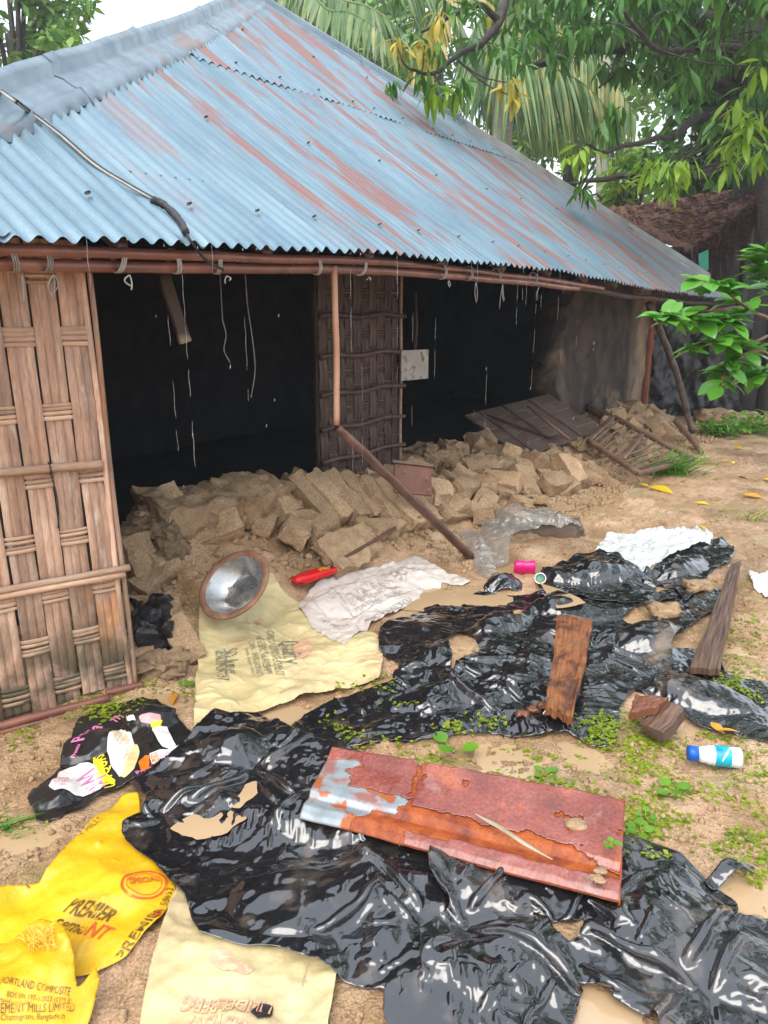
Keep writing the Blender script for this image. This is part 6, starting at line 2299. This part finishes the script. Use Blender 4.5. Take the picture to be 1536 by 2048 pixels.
for k in range(14):
    px, py = rnd.uniform(770, 1060), rnd.uniform(-20, 200)
    cluster(at_f(px, py, rnd.uniform(8, 10)), 8, .85, 'y' if rnd.random() < .25 else 'd')
# unseen leaf clusters added above the frame so the black plastic reflects dark
rnd2 = random.Random(71)
for k in range(230):
    p = np.array([rnd2.uniform(2.2, 9.5), rnd2.uniform(2.0, 12.0), rnd2.uniform(4.8, 7.5)])
    dd = p - [0, 0, CAMH]
    if 1024 - FPX * (dd[1] * SP + dd[2] * CP) / (dd[1] * CP - dd[2] * SP) > -40:
        p[2] += 2.2
    rnd_keep, rnd = rnd, rnd2
    cluster(p, 10, 2.4, 'd')
    rnd = rnd_keep
Q = spline([tp[4], (6.5, 10.5, 7.0), (5.2, 7.5, 7.2), (4.2, 4.5, 6.6)], 24)  # unseen limb added to carry the extra clusters
V, F = tube(Q, np.linspace(.16, .04, 24), 8)
obj('limb', V, F, M['trunk'], mango)
darkL.obj('crown', M['mangodark'], mango)["kind"] = "stuff"
yelL.obj('yellow_leaves', M['mangoyellow'], mango)["kind"] = "stuff"
tw.obj('twigs', M['trunk'], mango)["kind"] = "stuff"


# ---- coconut palms
lv, lf = leaf_geo(1.0, .055, .15, .3, 4, [.6, 1, .9, .5, 0])


def frond(pts, L, mat, parent, n=70, hang=.8, seed=0, wid=1.0):
    P = spline([at_f(*q) for q in pts], n)
    rr = random.Random(seed)
    V, F = tube(P, np.linspace(.035, .008, n), 6)
    o = obj('frond', V, F, M['palmleaf'], parent)
    lvs = Leaves()
    T = np.gradient(P, axis=0)
    for i in range(4, n):
        s = i / n
        t = unit(T[i])
        side = unit(np.cross(t, [0, 0, 1]))
        l = L * (math.sin(math.pi * min(1, .12 + .83 * s)) ** .6) * rr.uniform(.85, 1.1)
        for sg in (-1, 1):
            if rr.random() < .14:
                continue
            l = l * rr.uniform(.8, 1.12)
            d = unit(t * .45 + side * sg * (1 - .55 * hang) + np.array([0, 0, -hang * rr.uniform(.8, 1.2)]) + np.array([rr.uniform(-.08, .08), rr.uniform(-.08, .08), 0]))
            lvs.add(lv * [l, wid, l], lf, P[i], basis(d, rr.uniform(-.6, .6)))
    lvs.obj('leaflets', mat, o)["kind"] = "stuff"


pb_ = at_f(1010, 600, 17)
palm = thing('coconut_palm', 'coconut palm with drooping fronds right behind the roof', 'palm', (pb_[0], pb_[1], 0))
V, F = tube(spline([(pb_[0], pb_[1], 0), at_f(1005, 250, 17), at_f(1000, 20, 17)], 20), np.linspace(.24, .17, 20), 10)
obj('trunk', V, F, M['paletrunk'], palm)
for k, (pts, L, m_) in enumerate((
        ([(1000, 20, 17), (1060, -10, 16.4), (1130, 40, 15.8), (1200, 120, 15.4), (1270, 230, 15)], 1.9, 'palmleaf'),
        ([(1000, 20, 17), (980, 60, 15.8), (1010, 110, 15), (1090, 130, 14.6), (1170, 170, 14.4), (1240, 250, 14.3)], 1.8, 'palmleaf'),
        ([(1000, 20, 17), (960, 40, 16), (940, 100, 15), (960, 190, 14.5)], 1.3, 'palmleaf'),
        ([(1000, 20, 17), (1040, 60, 16.4), (1100, 110, 16), (1150, 200, 15.6)], 1.7, 'palmleaf'),
        ([(1000, 20, 17), (1020, 70, 17.5), (1060, 140, 17.5), (1090, 230, 17.5)], 1.8, 'palmleaf'),
        ([(1000, 20, 17), (990, 80, 17.5), (985, 160, 17.5), (990, 240, 17.5)], 1.4, 'palmleaf'),
        ([(1000, 20, 17), (920, -30, 16), (870, 30, 15.4), (845, 100, 15), (830, 150, 15)], .9, 'palmyellow'),
        ([(1000, 20, 17), (1000, -90, 17), (1050, -140, 17), (1120, -120, 17)], 1.2, 'palmleaf'))):
    frond(pts, L, M[m_], palm, 80, .95 if k != 6 else .7, 40 + k, 1.15)
pb_ = at_f(560, 600, 19)
palm2 = thing('coconut_palm', 'coconut palm whose fronds arch over the top of the roof', 'palm', (pb_[0], pb_[1], 0))
V, F = tube(spline([(pb_[0], pb_[1], 0), at_f(575, 150, 19), at_f(590, -120, 19)], 20), np.linspace(.24, .17, 20), 10)
obj('trunk', V, F, M['paletrunk'], palm2)
for k, (pts, L) in enumerate((
        ([(590, -120, 19), (640, -60, 18), (680, -5, 17.5), (740, 15, 17), (800, 60, 17), (850, 130, 17)], 1.1),
        ([(590, -120, 19), (600, -60, 18), (650, 15, 17), (700, 25, 16.5), (755, 60, 16), (790, 120, 16)], 1.0),
        ([(590, -120, 19), (570, -50, 18.4), (600, -10, 18), (660, 10, 18), (700, 60, 18)], 1.2),
        ([(590, -120, 19), (520, -60, 18.4), (490, -10, 18), (470, 40, 18)], 1.2),
        ([(590, -120, 19), (690, -110, 19), (800, -60, 19), (900, 10, 19), (940, 90, 19)], 1.4))):
    frond(pts, L, M['palmleaf'], palm2, 70, .75, 60 + k, 1.4)

# ---- far trees, each its own
fv, ff = leaf_geo(.34, .16, .2, .2, 2, [.3, 1, 0])


def far_tree(px, py, f, rx, rz, n, label, seed, mat='farleaf', trunk=True, sc=1.0):
    rr = random.Random(seed)
    c = at_f(px, py, f)
    t = thing('broadleaf_tree', label, 'tree', (c[0], c[1], 0))
    V, F = tube(spline([(c[0], c[1], -.1), (c[0] + .1, c[1], c[2] * .5), (c[0], c[1], c[2])], 10), np.linspace(.22, .08, 10), 8)
    obj('trunk', V, F, M['trunk'], t)
    lv_ = Leaves()
    blobs = [np.array([rr.gauss(0, .45) * rx, rr.gauss(0, .45) * rx, rr.gauss(0, .45) * rz]) for _ in range(16)]
    br = G()
    for b in blobs:
        br.add(*tube(spline([(c[0], c[1], c[2] * .6), c + b * .5, c + b], 6), np.linspace(.06, .015, 6), 5, cap=False))
    for k in range(n):
        b = rr.choice(blobs)
        v = np.array([rr.gauss(0, 1), rr.gauss(0, 1), rr.gauss(0, 1)])
        v = unit(v) * rr.random() ** .4 * .36 * np.array([rx, rx, rz * .8])
        d = np.array([rr.gauss(0, 1), rr.gauss(0, 1), rr.gauss(-.4, .7)])
        lv_.add(fv, ff, c + b + v, basis(d, rr.uniform(-1, 1)), sc * rr.uniform(.7, 1.3))
    br.obj('branches', M['trunk'], t)
    lv_.obj('crown', M[mat], t)["kind"] = "stuff"


far_tree(700, 130, 27, 3.6, 3.4, 2600, 'pale hazy tree in the distance behind the roof peak', 1)
far_tree(880, 40, 24, 3.4, 3.6, 3000, 'hazy tree between the two palms', 2)
far_tree(1010, 260, 25, 3.2, 2.4, 2600, 'hazy tree low behind the hanging palm fronds', 3)
far_tree(1150, 220, 28, 3.4, 3.2, 2600, 'distant tree right of the hanging palm fronds', 4)
far_tree(1265, 385, 19, 1.2, .8, 1300, 'low bright green bush between the tin roof and the thatch', 5, 'mangobright', sc=.7)
far_tree(1440, 60, 24, 3.4, 3.2, 2400, 'tree behind the mango trunk at the top right', 6)
far_tree(1390, 320, 30, 2.6, 1.2, 1300, 'distant tree line seen under the mango branches', 7)
far_tree(20, 70, 13, 1.1, 1.1, 1500, 'narrow leaved tree behind the left end of the roof', 8, 'farleaf', sc=.62)
far_tree(1490, 150, 16, 2.0, 2.2, 2600, 'shaded dark tree right behind the mango trunk', 10, 'mangodark')
far_tree(1560, 120, 17, 2.2, 2.6, 1800, 'tree at the right edge behind the mango crown', 9)
for px, f, lb in ((1395, 22, 'slender pale trunk standing in the gap right of the palms'), (1432, 21, 'second slender pale trunk nearer the mango tree'), (1208, 20, 'pale trunk below the hanging palm fronds')):
    p = at_f(px, 600, f)
    t = thing('slender_trunk', lb, 'tree', (p[0], p[1], 0))
    V, F = tube(spline([(p[0], p[1], 0), at_f(px - 2, 300, f), at_f(px + 5, 60, f)], 12), np.linspace(.19, .13, 12), 9)
    obj('trunk', V, F, M['paletrunk'], t)

# ---- glossy shrub in front at the right
sv, sf_ = leaf_geo(.10, .052, .18, .22, 6, [.1, .75, 1.0, 1.0, .85, .5, .02])
shr_me = [make_mesh('leaf', *leaf_geo(.105, .056 * a, b, .16, 7, [.08, .5, .82, 1.0, 1.0, .88, .55, .02]), M['shrubleaf']) for a, b in ((1, .1), (.9, .25), (1.1, .3))]
young_me = [make_mesh('leaf', *leaf_geo(.055, .026, .2, .3, 5, [.1, .75, 1.0, .8, .02]), M['mangobright'])]
sbp = at_f(1600, 900, 3.5)
shrub = thing('leafy_shrub', 'glossy green shrub branch reaching in from the right edge', 'shrub', (sbp[0] + .1, sbp[1], 0))
stems = [([(1640, 1100, 3.5), (1600, 800, 3.45), (1560, 660, 3.4), (1500, 620, 3.3), (1440, 575, 3.2), (1400, 560, 3.15)], .011),
         ([(1560, 660, 3.4), (1490, 690, 3.3), (1440, 680, 3.2), (1380, 700, 3.15)], .007),
         ([(1560, 720, 3.4), (1510, 700, 3.35), (1460, 730, 3.3), (1440, 770, 3.25)], .007),
         ([(1440, 640, 3.22), (1400, 640, 3.15), (1345, 635, 3.05), (1322, 635, 3.0)], .005),
         ([(1560, 660, 3.4), (1545, 580, 3.4), (1525, 540, 3.35), (1535, 500, 3.3)], .007),
         ([(1500, 620, 3.3), (1460, 640, 3.24), (1440, 640, 3.22)], .006),
         ([(1600, 800, 3.45), (1540, 740, 3.4), (1500, 760, 3.36)], .006)]
for pts, r in stems:
    Q = spline([at_f(*q) for q in pts], 7 * len(pts))
    V, F = tube(Q, np.linspace(r, .003, len(Q)), 7)
    obj('stem', V, F, M['graywood'], shrub)
    T = np.gradient(Q, axis=0)
    n = len(Q)
    for i in range(max(4, n // 4), n):
        if pts[0][1] > 1000 and i < n * .55:
            continue
        for k in range(rnd.choice([2, 2, 3])):
            a = rnd.uniform(0, 6.28)
            d = unit(unit(T[i]) * .45 + np.array([math.cos(a), math.sin(a) * .8, rnd.uniform(-.35, .55)]))
            s = rnd.uniform(.75, 1.2)
            me_ = rnd.choice(shr_me)
            if i > n - 3 and rnd.random() < .6:
                me_, s = young_me[0], rnd.uniform(.6, 1.1)
            M_ = Matrix.Translation(Q[i]) @ Matrix([list(r_) for r_ in basis(d, rnd.uniform(-.5, .5))]).to_4x4() @ Matrix.Diagonal((s, s, s, 1))
            inst('leaf', me_, M_, shrub)

# ---- weeds at the right, grass tuft by the grille
M['weed'] = leafmat('weed_leaf', (.05, .20, .015), (.16, .36, .03), trans=.35)
M['sprout'] = leafmat('yellow_green_sprout', (.13, .21, .012), (.34, .42, .03), trans=.4, rough=(.3, .4), scale=5)
wv_, wf_ = leaf_geo(.09, .045, .2, .2, 3, [.2, 1, .8, 0])
for k, (px, py, rx, n, lb) in enumerate(((1440, 868, .35, 260, 'left clump of green weeds at the foot of the shed'), (1510, 862, .4, 340, 'right clump of green weeds below the shrub branch'))):
    lw = Leaves()
    c = at_z(px, py, .02)
    for q in range(n):
        p = c + np.array([rnd.gauss(0, .5) * rx, rnd.gauss(0, .4) * rx, abs(rnd.gauss(0, .09))])
        lw.add(wv_, wf_, p, basis((rnd.gauss(0, 1), rnd.gauss(0, 1), rnd.uniform(-.1, .9)), rnd.uniform(-.6, .6)), rnd.uniform(.6, 1.3))
    t = thing('weed_clump', lb, 'weeds', c)
    lw.obj('leaves', M['weed'], t)
gv, gf = leaf_geo(.34, .018, .4, .2, 5, [1, .9, .7, .4, 0])
for px, py, n, sc, lb, mt in ((1335, 948, 130, 1.1, 'tuft of long grass in front of the fallen window frame', 'weed'), (1500, 1040, 30, .5, 'small green sprig on the mud at the right edge', 'sprout'), (12, 1665, 22, .4, 'small grass tuft on the mud at the left edge', 'weed'), (1395, 930, 12, .9, 'few upright grass blades right of the fallen window frame', 'weed')):
    lw = Leaves()
    c = hit(px, py)
    for q in range(n):
        a = rnd.uniform(0, 6.28)
        lw.add(gv, gf, c + np.array([rnd.gauss(0, .10), rnd.gauss(0, .05), 0]) * sc, basis((math.cos(a), math.sin(a) * .5, rnd.uniform(.3, 1.2)), rnd.uniform(-.6, .6)), sc * rnd.uniform(.6, 1.2))
    t = thing('grass_tuft', lb, 'grass', c)
    lw.obj('blades', M[mt], t)

# ---- tiny sprouts on the mud and on the edges of the plastic
spv, spf = leaf_geo(.007, .006, .15, .1, 2, [.3, 1, .3])
sp_ = Leaves()
regions = [((690, 1440, 1010, 1500), 120), ((820, 1480, 1260, 1600), 420), ((1240, 1450, 1536, 1560), 520), ((1250, 1560, 1400, 1720), 420), ((1400, 1540, 1536, 1700), 220), ((1440, 1230, 1536, 1400), 420), ((130, 1370, 260, 1440), 260),
           ((270, 1360, 400, 1420), 120), ((560, 1440, 760, 1500), 60), ((1180, 1430, 1290, 1500), 320), ((0, 1620, 50, 1700), 60), ((1380, 950, 1536, 1060), 150), ((0, 1440, 120, 1560), 60), ((1480, 1700, 1536, 1900), 120), ((690, 1360, 800, 1400), 60)]
for (x0, y0, x1, y1), n in regions:
    nc = max(3, n // 22)
    cs = [(rnd.uniform(x0, x1), rnd.uniform(y0, y1)) for _ in range(nc)]
    for k in range(n):
        cx, cy = rnd.choice(cs)
        px, py = cx + rnd.gauss(0, 20), cy + rnd.gauss(0, 9)
        p = hit(px, py)
        lift = p[2] - hgt(p[0], p[1], HG)
        if lift > .025 and rnd.random() < .85:
            continue
        for q in range(rnd.choice([2, 3, 4])):
            a = rnd.uniform(0, 6.28)
            sp_.add(spv, spf, p + np.array([rnd.uniform(-.006, .006), rnd.uniform(-.006, .006), .003]), basis((math.cos(a), math.sin(a), rnd.uniform(.05, .6)), rnd.uniform(-.3, .3)), rnd.choice([.6, .9, 1.2, 1.7, 2.3]) * rnd.uniform(.8, 1.1))
o = sp_.obj('sprouting_weed', M['sprout'], None)
tag(o, 'tiny yellow green sprouts scattered over the mud and plastic edges', 'sprouts', kind='stuff')

# ---- round leaved water plants
rv, rf = leaf_geo(.05, .048, .05, .15, 5, [.3, .95, 1.05, 1.0, .75, .1])
round_me = make_mesh('leaf', rv, rf, M['weed'])
for px, py, n, sc, lb in ((905, 1508, 3, 1.25, 'large round leaved green seedling above the rusty sheet'), (1345, 1590, 4, .8, 'round leaved water plant on a long stem right of the rusty sheet'), (1280, 1670, 5, .6, 'water plant with bulbous stems at the corner of the rusty sheet'),
                           (1090, 1555, 5, .6, 'small leafy seedling on the mud above the middle of the rusty sheet'), (1225, 1695, 7, .35, 'green sprig lying on the right end of the rusty sheet'), (1290, 1640, 4, .5, 'pair of green water plants just right of the rusty sheet'), (375, 1375, 6, .5, 'leafy weed at the left edge of the cream sack')):
    c = hit(px, py)
    if 1225 == px:
        c = at_z(px, py, .14)
    t = thing('water_plant', lb, 'plant', c)
    for k in range(n):
        a = 6.28 * k / n + rnd.uniform(-.4, .4)
        h_ = rnd.uniform(.015, .05) * sc
        e = c + np.array([math.cos(a) * .03 * sc, math.sin(a) * .03 * sc, h_])
        V, F = tube([c, (c + e) / 2 + [0, 0, .006], e], .0022, 5)
        obj('stem', V, F, M['sprout'], t)
        M_ = Matrix.Translation(e) @ Matrix([list(r_) for r_ in basis((math.cos(a), math.sin(a), .25), 0)]).to_4x4() @ Matrix.Diagonal((sc, sc, sc, 1))
        inst('leaf', round_me, M_, t)

# ---- fallen yellow leaves
M['yleaf'] = leafmat('fallen_yellow_leaf', (.55, .36, .01), (.80, .58, .03), trans=.15, rough=(.25, .4))
M['oleaf'] = leafmat('fallen_orange_leaf', (.40, .14, .015), (.62, .30, .03), trans=.1, rough=(.25, .4))
yl = [(1345, 990, 1.5, 'y', 'largest yellow leaf fallen on the mud in front of the grass tuft'), (1388, 1008, .7, 'y', 'small yellow leaf right beside the largest yellow leaf'), (1480, 900, .9, 'y', 'curled yellow leaf standing near the weeds'), (1440, 925, .7, 'y', 'yellow leaf on mud right of the grass blades'),
      (1465, 930, .6, 'y', 'small yellow leaf between two others below the weeds'), (1425, 960, .6, 'y', 'yellow leaf behind the mud near the grass tuft'), (1360, 965, .6, 'y', 'narrow yellow leaf at the foot of the grass tuft'), (1298, 975, .6, 'y', 'yellow leaf left of the largest yellow leaf'),
      (1495, 960, .6, 'o', 'orange leaf lying on mud at the right side'), (1525, 998, .9, 'o', 'orange brown leaf at the right edge of the mud'), (1405, 1055, .6, 'y', 'yellow leaf on the milky white film'), (1320, 930, .6, 'o', 'orange leaf on the grass tuft'), (1525, 960, .6, 'y', 'yellow leaf at the far right edge'),
      (1480, 1470, .5, 'o', 'orange leaf near the black sheet at the right'), (1420, 1450, .5, 'o', 'small orange leaf beside the bottle cap'), (352, 1390, .6, 'o', 'reddish leaf on mud left of the cream sack')]
ylm = {k: make_mesh('leaf', *leaf_geo(.12, .045, .08, .35, 5), M[m_]) for k, m_ in (('y', 'yleaf'), ('o', 'oleaf'))}
for px, py, s, kd, lb in yl:
    s = s * 1.5
    c = hit(px, py)
    a = rnd.uniform(0, 6.28)
    tag(inst('fallen_leaf', ylm[kd], Matrix.Translation(c + np.array([0, 0, .012])) @ Matrix([list(r_) for r_ in basis((math.cos(a), math.sin(a), .12), rnd.uniform(-.4, .4))]).to_4x4() @ Matrix.Diagonal((s, s, s, 1))), lb, 'leaf', 'fallen leaves')
for k, (px, py) in enumerate(((1395, 455), (1420, 470), (1370, 430), (1340, 420), (1385, 475), (1430, 440), (1310, 425), (1360, 455))):
    i = 0
    r = ray(px, py)
    best = None
    for f in np.arange(10.5, 15, .03):
        p = np.array([0, 0, CAMH]) + r * (f / r[1])
        dd = Pt.reshape(-1, 3) - p
        j = np.argmin((dd ** 2).sum(1))
        if best is None or (dd[j] ** 2).sum() < best[0]:
            best = ((dd[j] ** 2).sum(), Pt.reshape(-1, 3)[j])
    a = rnd.uniform(0, 6.28)
    tag(inst('fallen_leaf', ylm['y' if k % 3 else 'o'], Matrix.Translation(best[1] + np.array([0, 0, .05])) @ Matrix([list(r_) for r_ in basis((math.cos(a), math.sin(a), .1), 0)]).to_4x4() @ Matrix.Diagonal((2.2, 2.2, 2.2, 1))), 'one of the yellow and orange leaves fallen on the thatched roof', 'leaf', 'leaves on the thatch')
rl = on_roof(1273, 518, .02)
tag(inst('fallen_leaf', ylm['y'], Matrix.Translation(rl + np.array([0, 0, .02])) @ Matrix.Rotation(.8, 4, 'Z') @ Matrix.Diagonal((1.2, 1.2, 1.2, 1))), 'single yellow leaf on the right part of the tin roof', 'leaf', 'fallen leaves')

# ------------------------------------------------------------------ falling and hanging drops
rnd = random.Random(404)
M['drop'] = pm('water_drop', [(.3, (.85, .88, .9)), (.7, (.95, .96, .97))], scale=10, rough=(.02, .05), bump=0, trans=.75)
dl = Leaves()
dv, dfc = tube([(0, 0, 0), (0, 0, -.3), (0, 0, -.7), (0, 0, -1)], [.15, .7, 1.0, .3], 6)
dv = dv * [1, 1, 1]
quads = np.array([f for f in dfc if len(f) == 4])
for k in range(24):
    px, py = rnd.uniform(0, 1300), rnd.uniform(500, 1000)
    f = rnd.uniform(1.6, 3.2) if k % 3 else rnd.uniform(3.0, 6.0)
    p = at_f(px, py, f)
    u, w = to_uw(p[0], p[1])
    if w > -.05 or p[2] < .15:
        continue
    r = rnd.uniform(.0006, .0011)
    L_ = rnd.uniform(.008, .022)
    R = np.array(Euler((0, .06, 0)).to_matrix())
    dl.V.append((dv * [r, r, L_]) @ R.T + p)
    dl.F.append(quads + dl.n)
    dl.n += len(dv)
for u in np.arange(-.5, 6, PITCHC):           # drops hanging on the lip of the sheets
    if rnd.random() < .6:
        p = np.array(hut(u + PITCHC * .75, -.035, float(roof_z(u, 0.0)) - AMP - rnd.uniform(.0, .02)))
        r = rnd.uniform(.0018, .003)
        dl.V.append(dv * [r, r, .010] + p)
        dl.F.append(quads + dl.n)
        dl.n += len(dv)
for k in range(30):                           # thin strings of water running off the valleys
    u = UL + (int(rnd.uniform(8, 70)) + .75) * PITCHC
    ztop = float(roof_z(u, 0.0)) - AMP
    z0 = ztop - rnd.choice([0, 0, .1, .3, .5, .8]) * rnd.uniform(.6, 1.2)
    for q in range(rnd.choice([1, 2, 3])):
        L_ = rnd.uniform(.05, .22)
        n_ = 7
        zz_ = np.linspace(z0, z0 - L_, n_)
        P = hutv(np.full(n_, u) + .002 * np.sin(zz_ * 60), np.full(n_, -.035 - .01 * k / 30), zz_)
        V, F = tube(P, np.array([.0003, .0008, .0006, .0010, .0006, .0009, .0003]), 6, cap=False)
        dl.V.append(V)
        dl.F.append(np.array(F) + dl.n)
        dl.n += len(V)
        z0 -= L_ + rnd.uniform(.03, .2)
        if z0 < .5:
            break
tag(obj('rain_drops', np.concatenate(dl.V), np.concatenate(dl.F), M['drop']), kind='stuff')

# ------------------------------------------------------------------ rainy air
hz_m = bpy.data.materials.new('rain_haze')
hz_m.use_nodes = True
nt_ = hz_m.node_tree
nt_.nodes.clear()
ho = nt_.nodes.new("ShaderNodeOutputMaterial")
hv = nt_.nodes.new("ShaderNodeVolumePrincipled")
hv.inputs["Color"].default_value = (.93, .96, .99, 1)
hv.inputs["Density"].default_value = .003
hv.inputs["Anisotropy"].default_value = .3
nt_.links.new(hv.outputs[0], ho.inputs["Volume"])
V, F = box((0, 16, 5.5), (1, 0, 0), (0, 1, 0), (0, 0, 1), 45, 40, 8)
hz = obj('haze', V, F, hz_m, smooth=False)
tag(hz, kind='stuff')
